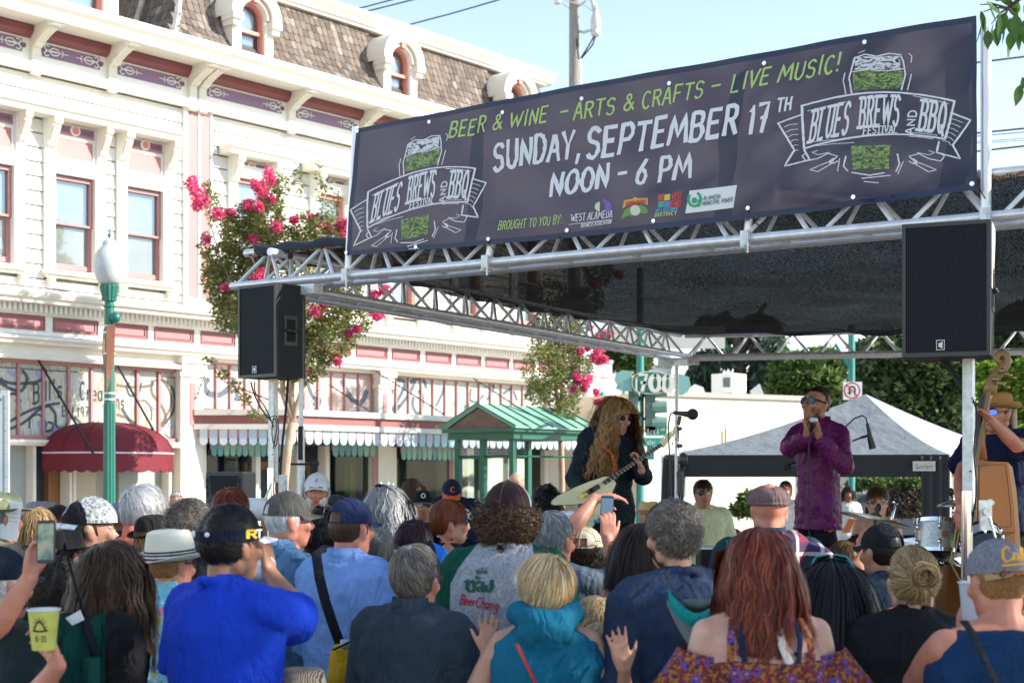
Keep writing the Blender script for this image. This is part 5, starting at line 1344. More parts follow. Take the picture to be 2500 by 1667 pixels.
m=MB();text_fn(m,'Quictent',lambda x,y:c+Vector((0,-.006,0))+fdir*(-hw*.75+hw*1.5*x)+UP*(-hh*.55+hh*1.0*y),.13,xs=.9);m.build('label_lettering',mat('blue_print',(.05,.25,.5),.5),t,world=True)
m=MB();m.add([c+Vector((0,-.006,0))+fdir*x+UP*z for x,z in((.01,.022),(.05,.036),(.09,.022),(.05,.028))],[(0,1,2,3)]);m.build('label_roof_mark',mat('green_print',(.2,.5,.1),.5),t,world=True)
# --- barricade and parked cars seen under the tent
t=thing('barricade','white and orange striped barricade beyond the drums','barricade',P(2085,1290,21))
c=P(2080,1262,21)
for z in(c.z-.12,c.z-.45):
 m=MB();m.box(c.x-.45,c.x+.55,c.y-.02,c.y+.02,z-.1,z+.1);m.build('board',wt,t,world=True)
 for i in range(4):
  x=c.x-.4+i*.25;m=MB();m.add([(x,c.y-.026,z-.1),(x+.1,c.y-.026,z-.1),(x+.2,c.y-.026,z+.1),(x+.1,c.y-.026,z+.1)],[(0,1,2,3)]);m.build('stripe',mat('hazard_orange',(.75,.18,.04),.5),t,world=True)
m=MB()
for x in(c.x-.4,c.x+.5):m.tube([(x,c.y-.25,0),(x,c.y,1.25)],.025,5);m.tube([(x,c.y+.25,0),(x,c.y,1.25)],.025,5)
m.build('frame',wt,t,world=True)
m=MB();m.box(c.x+.05,c.x+.22,c.y-.04,c.y-.03,c.z-.9,c.z-.62);m.build('notice',wt,t,world=True)
def car(label,x,y,rz,paint,L=4.3):
 t=thing('parked_car',label,'car',(x,y,0),rz,'cars parked beyond the stage')
 prof=[(-2.1,.35),(-2.15,.6),(-2.05,.85),(-1.2,.95),(-.6,1.38),(.6,1.42),(1.25,1.02),(2.05,.9),(2.15,.6),(2.1,.35)]
 m=MB()
 def secy(f):return[(px_,pz_)for px_,pz_ in prof]
 n=len(prof);wid=[.86,.86,.86,.84,.62,.62,.80,.84,.86,.86]
 vs=[(p_[0],-wid[i],p_[1])for i,p_ in enumerate(prof)]+[(p_[0],wid[i],p_[1])for i,p_ in enumerate(prof)]
 m.add(vs,[tuple(range(n)),tuple(range(2*n-1,n-1,-1))]+[(i,n+i,n+(i+1)%n,(i+1)%n)for i in range(n)])
 m.build('body',paint,t,smooth=True,sharp=35)
 m=MB()
 for s in(-1,1):m.add([(-1.05,s*.815,.98),(-.55,s*.66,1.33),(.55,s*.66,1.36),(1.1,s*.80,1.02)],[(0,1,2,3)])
 m.add([(-1.16,-.72,.985),(-1.16,.72,.985),(-.66,.56,1.36),(-.66,-.56,1.36)],[(0,1,2,3)]);m.add([(1.2,-.7,1.07),(1.2,.7,1.07),(.68,.56,1.4),(.68,-.56,1.4)],[(0,1,2,3)])
 m.build('window',mat('car_glass',(.02,.03,.04),.08),t)
 for a in(-1.3,1.3):
  for s in(-1,1):
   m=MB();m.tube([(a,s*.7,.32),(a,s*.88,.32)],.32,16);wl=m.build('wheel',mat('tyre',(.02,.02,.02),.8),t)
   m=MB();m.tube([(a,s*.88,.32),(a,s*.89,.32)],.19,12);m.build('rim',galv,wl)
 for s in(-1,1):
  m=MB();m.box(-2.16,-2.1,s*.7-.14,s*.7+.14,.62,.76);m.build('headlight',mat('lamp_glass',(.7,.7,.7),.1),t)
  m=MB();m.box(2.1,2.16,s*.7-.14,s*.7+.14,.65,.8);m.build('tail_light',mat('tail_red',(.4,.01,.01),.2),t)
 return t
q=P(2290,1160,20);car('white car parked behind the drum kit',q.x+1.5,21.0,radians(12),mat('white_car_paint',(.7,.72,.75),.25,coat=.5))
q=P(2240,1160,34);car('dark car far behind the hedge',q.x,38,radians(5),mat('dark_car_paint',(.05,.05,.06),.25))
q=P(1600,1160,30);car('silver car parked left of the signal pole',q.x-1.4,35,radians(-8),mat('silver_car_paint',(.45,.47,.5),.3,metal=.4))
# ================================================================ vegetation
def leafmat(name,c1,c2,c3,tl=.35):
 m,nt,b=new_mat(name);N=nt.nodes;L=nt.links
 out=[n for n in N if n.type=='OUTPUT_MATERIAL'][0]
 g=N.new('ShaderNodeNewGeometry');cr=N.new('ShaderNodeValToRGB');el=cr.color_ramp.elements
 el[0].color=(*c1,1);el[1].color=(*c3,1);e=el.new(.5);e.color=(*c2,1)
 L.new(g.outputs['Random Per Island'],cr.inputs['Fac']);L.new(cr.outputs['Color'],b.inputs['Base Color'])
 b.inputs['Roughness'].default_value=.45
 t_=N.new('ShaderNodeBsdfTranslucent');L.new(cr.outputs['Color'],t_.inputs[0])
 mx=N.new('ShaderNodeMixShader');mx.inputs[0].default_value=tl
 L.new(b.outputs[0],mx.inputs[1]);L.new(t_.outputs[0],mx.inputs[2]);L.new(mx.outputs[0],out.inputs['Surface'])
 return m
def leaves(name,blobs,n,size,mt,parent=None,aspect=.5,droop=0.0,shell=.35,rng=None,kind=None):
 """many folded leaf faces spread through ellipsoid blobs [(centre, (rx,ry,rz), weight)]"""
 rng=rng or np.random
 w=np.array([b[2]for b in blobs],float);w/=w.sum()
 cnt=rng.multinomial(n,w)
 C=[]
 for(c,r,_),k in zip(blobs,cnt):
  d=rng.normal(size=(k,3));d/=np.linalg.norm(d,axis=1)[:,None]
  rad=(shell+(1-shell)*rng.random(k))**(1/2.0)
  C.append(np.array(c)[None,:]+d*rad[:,None]*np.array(r)[None,:])
 C=np.concatenate(C);n=len(C)
 a=rng.normal(size=(n,3));a[:,2]=a[:,2]*.5-droop;a/=np.linalg.norm(a,axis=1)[:,None]
 b=np.cross(a,rng.normal(size=(n,3)));b/=np.linalg.norm(b,axis=1)[:,None]
 s=size*(.6+.8*rng.random(n))[:,None]
 c3=np.cross(a,b)*s*.12
 v=np.stack([C,C+a*s*.5+b*s*aspect*.5+c3,C+a*s,C+a*s*.5-b*s*aspect*.5+c3],1).reshape(-1,3)
 me=bpy.data.meshes.new(name)
 me.vertices.add(4*n);me.vertices.foreach_set('co',v.ravel())
 f=np.arange(4*n).reshape(-1,4)
 me.loops.add(4*n);me.loops.foreach_set('vertex_index',f.ravel())
 me.polygons.add(n);me.polygons.foreach_set('loop_start',np.arange(n)*4)
 try:me.polygons.foreach_set('loop_total',np.full(n,4))
 except Exception:pass
 me.materials.append(mt);me.update(calc_edges=True)
 if parent is not None:
  me.transform(wmat(parent).inverted())
 o=link(name,me,parent)
 tag(o,kind='stuff')
 return o
myr=leafmat('myrtle_leaf',(.10,.14,.035),(.21,.24,.075),(.38,.34,.13),.45)
bloom=leafmat('crepe_blossom',(.72,.05,.20),(.86,.12,.30),(.92,.26,.42),.35)
bark_m=mat('smooth_tan_bark',(.46,.33,.24),.8,var=.25,vscale=6,stretch=(3,3,.7))
def px_blobs(lst,d,dz=1.0,spread=.5):
 out=[]
 for x,y,rx,ry,*w in lst:
  c=P(x,y,d+random.uniform(-spread,spread));k=d/FPX
  out.append((tuple(c),(rx*k,(rx*k+ry*k)*.5*dz,ry*k),(w[0]if w else rx*ry)))
 return out
def myrtle(label,base,d,trunk_pts,limbs,crown,flowers,nl):
 p=P(base[0],base[1],d);t=thing('crepe_myrtle',label,'tree',(p.x,p.y,0),0,'flowering street trees')
 m=MB()
 for pts,r0,r1 in trunk_pts:
  q=[P(x,y,d)for x,y in pts]
  if pts is trunk_pts[0][0]:q=[Vector((p.x,p.y,0))]+q
  n=len(q);m.tube(q,[r0+(r1-r0)*i/(n-1)for i in range(n)],8)
 for pts,r0,r1 in limbs:
  q=[P(x,y,d+random.uniform(-.35,.35))for x,y in pts];n=len(q)
  m.tube(q,[r0+(r1-r0)*i/(n-1)for i in range(n)],6)
 m.build('trunk',bark_m,t,smooth=True,world=True)
 leaves('crown',px_blobs(crown,d),nl,.062,myr,t,aspect=.5)
 fb_=px_blobs(flowers,d-.3,spread=.2)
 for c in fb_:
  leaves('blossom_cluster',[(c[0],tuple(q_*1.2 for q_ in c[1]),c[2])],210,.042,bloom,t,aspect=.9,shell=.1)
 return t
random.seed(3);np.random.seed(3)
cr1=[(590,700,90,90),(560,640,60,55),(610,590,75,60),(650,540,50,60),(665,480,30,45),(600,540,35,50),(700,600,60,50),(745,560,40,45),(790,560,45,40),(800,490,28,50,500),(560,555,22,40),(520,510,20,45,700),(505,470,12,30,300),(700,680,90,70),(640,760,90,80),(760,760,95,80),(800,830,70,60),(740,880,70,60),(690,820,70,60),(560,760,45,60),(870,780,40,45),(840,700,50,60),(520,680,30,45),(500,600,15,40,400),(510,880,15,10,120),(545,915,18,14,200),(575,945,18,16,200),(600,975,15,18,200),(620,1010,12,14,200),(650,1020,12,12,100),(705,985,10,16,80),(690,940,30,25,260),(730,450,10,40,200),(690,450,25,30,350),(780,430,10,40,150)]
fl1=[(468,445,12,18),(480,468,16,18),(492,490,16,18),(482,502,10,12),(532,522,14,14),(555,528,14,12),(563,520,10,9),(655,428,9,22),(664,440,7,10),(622,450,8,12),(640,470,16,16),(632,455,12,12),(605,500,10,14),(633,505,8,12),(663,490,9,8),(676,552,11,13),(617,583,10,10),(718,538,10,10),(762,535,10,12),(775,540,11,13),(800,557,12,14),(828,552,10,10),(838,575,12,16),(845,545,10,10),(655,612,18,7),(505,585,7,7),(553,702,14,8),(640,665,12,12),(625,680,12,9),(665,655,12,9),(768,760,14,14),(780,778,16,14),(792,788,10,9),(790,745,7,8),(915,720,10,12),(940,708,14,13),(910,760,8,8),(928,768,8,8),(870,803,8,9),(852,815,8,8),(820,875,7,8),(825,885,8,8),(745,908,7,8),(848,560,8,12),(920,775,8,8)]
myrtle('large pink-flowering crepe myrtle behind the left loudspeaker',(690,1250),22.3,[([(690,1250),(694,1180),(702,1100),(716,1030)],.075,.06),([(716,1030),(690,960),(690,900),(700,820),(650,700),(600,600)],.05,.015),([(702,1060),(725,990),(745,930),(745,860),(780,760)],.05,.02),([(716,1030),(712,960),(718,880),(720,700),(650,560)],.045,.015)],[([(690,900),(640,820),(590,740),(540,640),(500,500)],.03,.008),([(745,930),(760,850),(820,780),(860,700)],.03,.01),([(716,880),(705,800),(715,700),(700,600),(665,470)],.03,.008),([(745,860),(745,720),(770,600),(795,470)],.03,.008),([(670,1040),(620,1000),(560,930),(512,880)],.02,.006),([(660,900),(600,850),(560,780)],.02,.006),([(760,870),(830,850),(880,790),(935,720)],.015,.005)],cr1,fl1,33000)
cr2=[(1345,830,55,60),(1330,900,60,60),(1375,870,50,60),(1370,950,60,50),(1330,790,40,40),(1400,760,45,60),(1345,720,50,40),(1440,730,40,40),(1380,1000,35,25),(1310,960,28,30),(1420,900,30,40),(1400,830,30,40),(1460,660,40,40)]
fl2=[(1470,815,12,10),(1485,812,10,8),(1460,822,9,8),(1462,855,11,16),(1476,878,8,9),(1450,875,8,12),(1462,880,9,12),(1417,858,7,9),(1408,918,10,10),(1412,930,9,9),(1432,935,9,14),(1440,925,8,10),(1426,948,7,8),(1455,957,6,8),(1400,950,5,6),(1362,940,5,6),(1462,980,12,9),(1490,815,6,8),(1440,800,6,6),(1435,850,6,7),(1448,690,12,10),(1415,640,14,12),(1510,670,12,10)]
myrtle('smaller crepe myrtle with red-pink blossom by the bus shelter',(1372,1180),27.4,[([(1372,1180),(1370,1100),(1365,1000)],.06,.05),([(1365,1000),(1350,900),(1330,800)],.04,.015),([(1368,1010),(1375,900),(1385,780),(1400,700)],.04,.01)],[([(1375,900),(1420,850),(1470,820)],.012,.005),([(1350,900),(1320,850),(1310,800)],.02,.006),([(1465,900),(1475,925),(1490,935)],.008,.004)],cr2,fl2,13000)
euc=leafmat('eucalyptus_leaf',(.03,.055,.035),(.065,.11,.07),(.13,.17,.11),.25)
darkl=leafmat('dark_evergreen_leaf',(.025,.048,.02),(.06,.105,.038),(.15,.20,.065),.25)
oliv=leafmat('olive_green_leaf',(.045,.09,.022),(.10,.17,.045),(.20,.26,.07),.35)
brightl=leafmat('bright_green_leaf',(.09,.18,.02),(.18,.30,.03),(.30,.42,.05),.45)
bark_d=mat('dark_bark',(.07,.05,.04),.9,var=.3)
def bgtree(name,label,base,d,trunks,crown,n,size,mt,cat='tree',grp='trees behind the stage',droop=0.0,aspect=.45,dz=1.0):
 p=P(base[0],base[1],d);t=thing(name,label,cat,(p.x,p.y,0),0,grp)
 if trunks:
  m=MB()
  for i,(pts,r0,r1)in enumerate(trunks):
   q=[P(x,y,d)for x,y in pts]
   if i==0:q=[Vector((q[0].x,q[0].y,0))]+q
   k=len(q);m.tube(q,[r0+(r1-r0)*j/(k-1)for j in range(k)],7)
  m.build('trunk',bark_d,t,smooth=True,world=True)
 leaves('crown',px_blobs(crown,d,dz,1.0),n,size,mt,t,droop=droop,aspect=aspect)
 return t
bgtree('eucalyptus_tree','wispy eucalyptus with a dark trunk above the beige building',(1810,1160),60,[([(1806,1000),(1806,900),(1800,840),(1770,760)],.4,.15),([(1806,880),(1830,800),(1870,740)],.2,.08)],[(1700,905,16,35,300),(1712,880,20,30,500),(1735,890,14,40,300),(1760,850,25,20,300),(1855,880,18,60,900),(1880,920,20,55,900),(1840,940,18,30,400),(1690,930,10,35,200),(1870,850,30,30,600),(1900,880,15,60,600),(1720,940,22,20,500),(1780,870,10,20,100),(1850,800,60,40,900),(1750,800,60,40,700)],12000,.45,euc,droop=1.6,aspect=.25)
bgtree('evergreen_tree','broad dark evergreen behind the tent, left of the no U-turn sign',(1960,1160),46,[([(1975,1100),(1970,950),(1940,860)],.3,.15)],[(1960,920,50,60),(1985,990,60,50),(1925,980,40,40),(1960,1040,60,40),(2010,900,50,50),(1920,900,30,40),(2020,960,40,50),(1900,960,20,30)],14000,.30,oliv)
bgtree('evergreen_tree','large dark evergreen filling the gap between the no U-turn sign and the right tower',(2200,1160),40,[([(2180,1100),(2190,950),(2150,850)],.3,.15)],[(2150,880,80,60),(2230,900,90,70),(2180,980,90,70),(2280,1000,80,70),(2120,960,50,60),(2330,900,60,70),(2260,1080,80,40),(2200,860,100,50),(2150,1040,60,40),(2380,860,60,50),(2350,1040,50,60)],26000,.27,darkl)
bgtree('leafy_tree','bright sunlit green tree behind the double bass player',(2450,1160),30,[([(2470,1160),(2470,980)],.15,.1)],[(2420,920,40,35),(2470,940,50,40),(2440,990,45,40),(2490,1000,40,50),(2520,930,50,60),(2410,960,20,30),(2480,1060,40,40)],12000,.15,brightl)
bgtree('leafy_tree','dark tree above the bass player at the right edge',(2500,1160),34,[([(2560,1100),(2540,900)],.2,.1)],[(2440,850,60,40),(2520,860,60,50),(2500,800,60,60),(2400,830,40,40)],9000,.22,darkl)
bgtree('leafy_tree','olive tree seen between the 1700 sign and the roofs',(1530,1160),55,[([(1530,1100),(1530,880)],.2,.1)],[(1505,860,45,35),(1545,880,40,35),(1480,880,30,25),(1530,840,40,30)],7000,.3,oliv)
bgtree('shrub','olive shrub against the beige wall under the tent',(1835,1230),29,[],[(1825,1230,22,30),(1850,1240,20,25),(1800,1245,14,14)],2200,.12,oliv,cat='shrub',grp='shrubs beyond the stage')
bgtree('hedge','brownish clipped hedge under the right side of the tent',(2235,1225),26,[],[(2215,1225,45,38),(2265,1230,45,36),(2180,1235,25,30),(2240,1200,50,18)],8000,.10,mat('hedge_mix',(.10,.075,.05),.9,isl=.6),cat='hedge',grp='shrubs beyond the stage')
bgtree('leafy_tree','low green branches showing under the tent valance',(2130,1180),27,[([(2125,1300),(2130,1190)],.08,.05)],[(2095,1182,22,14),(2130,1180,25,12),(2170,1178,30,12),(2220,1176,30,10)],3000,.10,oliv)
lf=leafmat('shade_tree_leaf',(.035,.09,.015),(.06,.14,.02),(.10,.19,.04),.4)
t=thing('shade_tree','leafy shade tree whose branch tip hangs into the top right corner','tree',(9.3,3.0,0))
m=MB();m.tube([(9.3,3.0,0),(9.2,3.0,2.2),(9.0,3.1,4.4)],[.28,.22,.16],10)
for a in((6.6,3.2,6.2),(11,2,6.5),(9,.2,7),(8.8,6.8,7.4),(10.5,4.5,7),(7.6,1.4,7.4)):m.tube([(9.0,3.1,4.0),Vector((9.0,3.1,4.0)).lerp(Vector(a),.5)+UP*.4,a],[.12,.07,.03],7)
tip=P(2460,20,6.6)
m.tube([(6.6,3.2,6.2),(4.4,5.2,5.5),(tip.x+.5,tip.y,tip.z+.35),tip],[.05,.035,.015,.006],6)
m.build('trunk',bark_d,t,smooth=True,world=True)
# ================================================================ people: builders
def norm(v):v=Vector(v);return v.normalized()if v.length>1e-9 else Vector((0,0,1))
TEX=bpy.data.textures.new('cloth_folds','CLOUDS');TEX.noise_scale=.11;TEX.noise_depth=2
TEX2=bpy.data.textures.new('cloth_creases','CLOUDS');TEX2.noise_scale=.045
PEND=[]
def solid(name,mb,mt,parent,vox,folds=0.0,dec=None,smooth=2):
 """overlapping closed pieces fused into one continuous surface"""
 me=mb.mesh(name,mt,True)
 o=link(name,me,parent)
 r=o.modifiers.new('fuse','REMESH');r.mode='VOXEL';r.voxel_size=vox;r.use_smooth_shade=True
 s=o.modifiers.new('soft','SMOOTH');s.iterations=smooth;s.factor=.5
 if folds>0:
  d=o.modifiers.new('fold','DISPLACE');d.texture=TEX;d.strength=folds;d.mid_level=.42;d.texture_coords='LOCAL'
  d=o.modifiers.new('crease','DISPLACE');d.texture=TEX2;d.strength=folds*.45;d.mid_level=.5;d.texture_coords='LOCAL'
 if dec and dec<1:
  q=o.modifiers.new('thin','DECIMATE');q.ratio=dec
 PEND.append(o)
 return o
def loft(mb,rings,seg=20,p=2.3):
 """rings: (cx, cy, z, rx, ry)"""
 vs=[]
 for cx,cy,z,rx,ry in rings:
  for k in range(seg):
   th=2*pi*k/seg;c=cos(th);s_=sin(th)
   vs.append((cx+rx*abs(c)**(2/p)*(1 if c>0 else-1),cy+ry*abs(s_)**(2/p)*(1 if s_>0 else-1),z))
 n=len(rings)
 fs=[(i*seg+k,i*seg+(k+1)%seg,(i+1)*seg+(k+1)%seg,(i+1)*seg+k)for i in range(n-1)for k in range(seg)]
 fs.append(tuple(range(seg-1,-1,-1)));fs.append(tuple((n-1)*seg+k for k in range(seg)))
 mb.add(vs,fs)
def limb(mb,a,b,ra,rb,bulge=0.12,seg=12):
 a=Vector(a);b=Vector(b);n=7
 pts=[a.lerp(b,i/(n-1))for i in range(n)]
 rs=[(ra+(rb-ra)*i/(n-1))*(1+bulge*sin(pi*min(1,(i/(n-1))*1.25)))for i in range(n)]
 mb.tube(pts,rs,seg);mb.ball(a,ra,12,8);mb.ball(b,rb,12,8)
def hand(mb,w,d,nrm,side=1,curl=20,spread=6,sc=1.0,curls=None,thumb=35):
 """palm and five fingers; w wrist, d pointing direction, nrm palm normal, side = +1 thumb towards d x nrm"""
 w=Vector(w);d=norm(d);nrm=Vector(nrm);nrm=norm(nrm-d*nrm.dot(d));s=d.cross(nrm)*side
 for q in(-.026,-.009,.009,.026):
  mb.tube([w+s*q*.7*sc,w+d*.045*sc+s*q*sc,w+d*.088*sc+s*q*1.08*sc],[.013*sc,.0135*sc,.0115*sc],8)
 mb.ball(w+d*.04*sc+s*.02*sc+nrm*.006*sc,(.018*sc,.018*sc,.018*sc),8,6)
 L=[.072,.080,.074,.058]
 for i in range(4):
  base=w+d*.086*sc+s*(.028-.0187*i)*1.05*sc
  c=radians(curls[i]if curls else curl*(1+.12*i));a=radians((1.5-i)*spread)
  dd=norm(d*cos(a)+s*sin(a));p=base;pts=[p];ang=c*.5
  for k,fr in enumerate((.45,.31,.24)):
   v=dd*cos(ang)+nrm*sin(ang);p=p+v*L[i]*fr*sc*1.05;pts.append(p);ang+=c
  mb.tube(pts,[.0088*sc,.0083*sc,.0076*sc,.0062*sc],8);mb.ball(pts[-1],.0064*sc,8,6)
 th=radians(thumb)
 b0=w+d*.018*sc+s*.026*sc;v1=norm(d*cos(th)+s*sin(th)+nrm*.25)
 p1=b0+v1*.042*sc;v2=norm(v1+nrm*.25+d*.2);p2=p1+v2*.033*sc;p3=p2+norm(v2+nrm*.15)*.024*sc
 mb.tube([b0,p1,p2,p3],[.0135*sc,.0115*sc,.0095*sc,.0075*sc],8);mb.ball(p3,.0076*sc,8,6)
def ik(S,W,l1,l2,hint):
 S=Vector(S);W=Vector(W);v=W-S;D=v.length
 if D>(l1+l2)*.995:
  k=D/((l1+l2)*.995);l1*=k;l2*=k
 D=max(D,.05);v.normalize()
 a=(l1*l1-l2*l2+D*D)/(2*D);h=sqrt(max(0,l1*l1-a*a))
 hv=Vector(hint);hv=hv-v*hv.dot(v);hv=norm(hv)
 return S+v*a+hv*h
SKIN={}
def skin(k):
 if k in SKIN:return SKIN[k]
 c={'pale':(.60,.36,.27),'fair':(.53,.29,.20),'tan':(.40,.20,.12),'olive':(.33,.17,.10),'brown':(.17,.075,.045),'ruddy':(.55,.24,.16)}[k]
 m,nt,b=new_mat('skin_'+k);N=nt.nodes;L=nt.links
 b.inputs['Roughness'].default_value=.52;b.inputs['Subsurface Weight'].default_value=.12;b.inputs['Subsurface Radius'].default_value=(.012,.005,.003)
 b.inputs['Subsurface Scale'].default_value=.5
 tc=N.new('ShaderNodeTexCoord');n=N.new('ShaderNodeTexNoise');n.inputs['Scale'].default_value=14;n.inputs['Detail'].default_value=6;L.new(tc.outputs['Object'],n.inputs['Vector'])
 cr=N.new('ShaderNodeValToRGB');e=cr.color_ramp.elements;e[0].position=.3;e[1].position=.75
 e[0].color=(c[0]*.88,c[1]*.72,c[2]*.68,1);e[1].color=(min(1,c[0]*1.08),c[1]*1.08,c[2]*1.06,1)
 L.new(n.outputs['Fac'],cr.inputs['Fac']);L.new(cr.outputs['Color'],b.inputs['Base Color'])
 n2=N.new('ShaderNodeTexNoise');n2.inputs['Scale'].default_value=160;n2.inputs['Detail'].default_value=3;L.new(tc.outputs['Object'],n2.inputs['Vector'])
 bp=N.new('ShaderNodeBump');bp.inputs['Strength'].default_value=.25;bp.inputs['Distance'].default_value=.002;L.new(n2.outputs['Fac'],bp.inputs['Height']);L.new(bp.outputs['Normal'],b.inputs['Normal'])
 SKIN[k]=m;return m
def hairmat(name,c,var=.4,hi=None):
 key='hair_'+name
 if key in _mats:return _mats[key]
 m,nt,b=new_mat(key);N=nt.nodes;L=nt.links
 g=N.new('ShaderNodeNewGeometry');cr=N.new('ShaderNodeValToRGB');e=cr.color_ramp.elements
 e[0].color=tuple(x*(1-var)for x in c)+(1,);h=hi or tuple(min(1,x*(1+var*1.3))for x in c)
 e[1].color=h+(1,);e[1].position=1.0;k=e.new(.55);k.color=c+(1,)
 L.new(g.outputs['Random Per Island'],cr.inputs['Fac']);L.new(cr.outputs['Color'],b.inputs['Base Color'])
 b.inputs['Roughness'].default_value=.42;b.inputs['Specular IOR Level'].default_value=.25
 _mats[key]=m;return m
HAIR={'black':(.012,.010,.010),'dark':(.028,.018,.013),'brown':(.07,.038,.02),'greybrown':(.12,.095,.075),'grey':(.28,.28,.29),'white':(.62,.62,.62),'ginger':(.30,.14,.05),'red':(.20,.055,.02),'auburn':(.13,.022,.012),'blonde':(.50,.33,.15),'dkblonde':(.28,.17,.07),'gold':(.25,.125,.045),'salt':(.18,.18,.18),'plum':(.035,.012,.014)}
HI={'blonde':(.85,.68,.42),'dkblonde':(.62,.44,.23),'gold':(.42,.23,.09),'auburn':(.36,.08,.035),'grey':(.45,.45,.46),'salt':(.5,.5,.5),'greybrown':(.3,.27,.24)}
SCALP_C=np.array([0,-.012,.03]);SCALP_R=np.array([.079,.098,.104])
def hair_mesh(style,rng,k=1.0):
 """strand ribbons in head space"""
 kind=style.get('kind','short');n=int(style.get('n',900)*k*1.8);L=style.get('len',.05);vol=style.get('vol',.0);wave=style.get('wave',0.0)
 w=style.get('w',.004)/sqrt(k)*.62;steps=style.get('steps',6 if L<.1 else 12);line=style.get('line',.42)
 bald=style.get('bald',2.0);part=style.get('part',(0,-.35,.94));low=style.get('low',-.5);clumps=style.get('clumps',60);messy=style.get('messy',.25)
 region=style.get('region')
 d=rng.normal(size=(n*6,3));d/=np.linalg.norm(d,axis=1)[:,None]
 x,y,z=d.T
 if region=='beard':
  ok=(y>-.05)&(z<-.22)&~((np.abs(x)<.25)&(z>-.52)&(z<-.42))&~((np.abs(x)<.30)&(z>-.30))&~((z>-.38)&(np.abs(x)<.5))
 elif region=='under':
  ok=(z<style.get('top',.25))&(z>low)&~((y>.15)&(np.abs(x)<.95))
 else:
  ok=(z>low)&~((y>.12)&(z<line-.25*np.clip(-y+.6,0,1)))&~((y>-.15)&(z<.0)&(np.abs(x)>.3))&(z<bald)
  ok|=(z>.55)&(y<.62)&(z<bald)
 d=d[ok][:n];n=len(d)
 if n==0:return None
 cd=rng.normal(size=(clumps,3));cd/=np.linalg.norm(cd,axis=1)[:,None]
 cid=np.argmax(d@cd.T,axis=1)
 cn=rng.normal(size=(clumps,3));cph=rng.random(clumps)*6.28
 C=SCALP_C;R=SCALP_R.copy()
 if region=='beard':C=np.array([0,.0,.0]);R=np.array([.073,.101,.119])
 p=C+d*R
 wh=np.array(part)/np.linalg.norm(part)
 t=d-wh*(d@wh)[:,None]*0-wh
 t-=d*np.sum(t*d,axis=1)[:,None];t/=(np.linalg.norm(t,axis=1)[:,None]+1e-6)
 comb=style.get('comb')
 if comb is not None:
  cv=np.array(comb)[None,:];t=t*.4+cv;t-=d*np.sum(t*d,axis=1)[:,None];t/=(np.linalg.norm(t,axis=1)[:,None]+1e-6)
 lift=style.get('lift',.15)
 layer=rng.random(n);fly=(rng.random(n)<.05);layer=np.where(fly,layer*1.0+.9,layer);Li=L*(.75+.5*rng.random(n));st=Li/steps
 P_=[p.copy()];dirv=t+d*lift*1.5
 ph=cph[cid]+rng.random(n)*.8
 down=np.array([0,0,-1.0])
 ssl=[]
 for i in range(steps):
  f=(i+1)/steps
  if kind=='long':
   a=min(1,.15+1.6*f)
   dirv=dirv*(1-a*.6)+down*a*.6+cn[cid]*messy*.10+rng.normal(size=(n,3))*messy*.06
  else:
   nc=(P_[-1]-C)/R;nc/=np.linalg.norm(nc,axis=1)[:,None]
   tc_=dirv*.5+t+cn[cid]*messy*(.45 if kind=='short' else.5)+rng.normal(size=(n,3))*messy*(.28 if kind=='short' else.75)
   tc_-=nc*np.sum(tc_*nc,axis=1)[:,None];tc_/=(np.linalg.norm(tc_,axis=1)[:,None]+1e-6)
   if kind=='curly':dirv=tc_+nc*(.55*(1-f)+.0)+down*.25*f
   else:dirv=tc_+nc*lift*(1.3-1.6*f)
  dirv/=np.linalg.norm(dirv,axis=1)[:,None]
  q=P_[-1]+dirv*st[:,None]
  rr=(q-C)/(R*(1.02+vol*(.25+.75*layer)[:,None]))
  m_=np.linalg.norm(rr,axis=1);ins=m_<1
  q[ins]=C+(rr[ins]/m_[ins][:,None])*(R*(1.02+vol*(.25+.75*layer[ins])[:,None]))
  if kind=='long':
   fm=(q[:,1]>.045)&(q[:,2]<.055)&(q[:,2]>-.30)&(np.abs(q[:,0])<.085)
   q[fm,0]=np.sign(q[fm,0]+1e-6)*(.085+.02*layer[fm]);q[fm,1]=np.minimum(q[fm,1],.085)
   nk=(q[:,2]<-.10)&(q[:,2]>-.26)
   rad=np.sqrt((q[:,0]/.066)**2+((q[:,1]+.03)/.066)**2);b_=nk&(rad<1)
   q[b_,0]=q[b_,0]/rad[b_];q[b_,1]=-.03+(q[b_,1]+.03)/rad[b_]
   sh=q[:,2]<-.235
   ex=np.sqrt((q[:,0]/.205)**2+((q[:,1]+.01)/.13)**2);b_=sh&(ex<1)
   if b_.any():
    sg=np.where(q[b_,1]>.02,1.0,-1.0);lim=.13*np.sqrt(np.clip(1-(q[b_,0]/.205)**2,0,1));q[b_,1]=sg*(lim+.01)-.01
  P_.append(q);
 pts=np.stack(P_,1)
 if wave>0:
  s=np.linspace(0,1,steps+1)[None,:]
  fr=style.get('freq',3.0)*2*pi
  amp=wave*np.clip(s*2.5,0,1)
  a1=np.sin(s*fr*(Li/L)[:,None]+ph[:,None])*amp;a2=np.cos(s*fr*(Li/L)[:,None]*.9+ph[:,None]*1.7)*amp*.8
  side=np.cross(d,t)
  pts=pts+side[:,None,:]*a1[:,:,None]+d[:,None,:]*a2[:,:,None]*np.array([1,1,.3])
 tg=np.gradient(pts,axis=1);out=pts-C;out[:,:,2]*=.3
 sd=np.cross(tg,out);sd/=(np.linalg.norm(sd,axis=2)[:,:,None]+1e-9)
 s=np.linspace(0,1,steps+1)[None,:,None]
 wd=w*(.7+.6*rng.random(n))[:,None,None]*np.clip(1.25-1.0*s**2.2,.12,1)
 A=pts+sd*wd*.5;B_=pts-sd*wd*.5
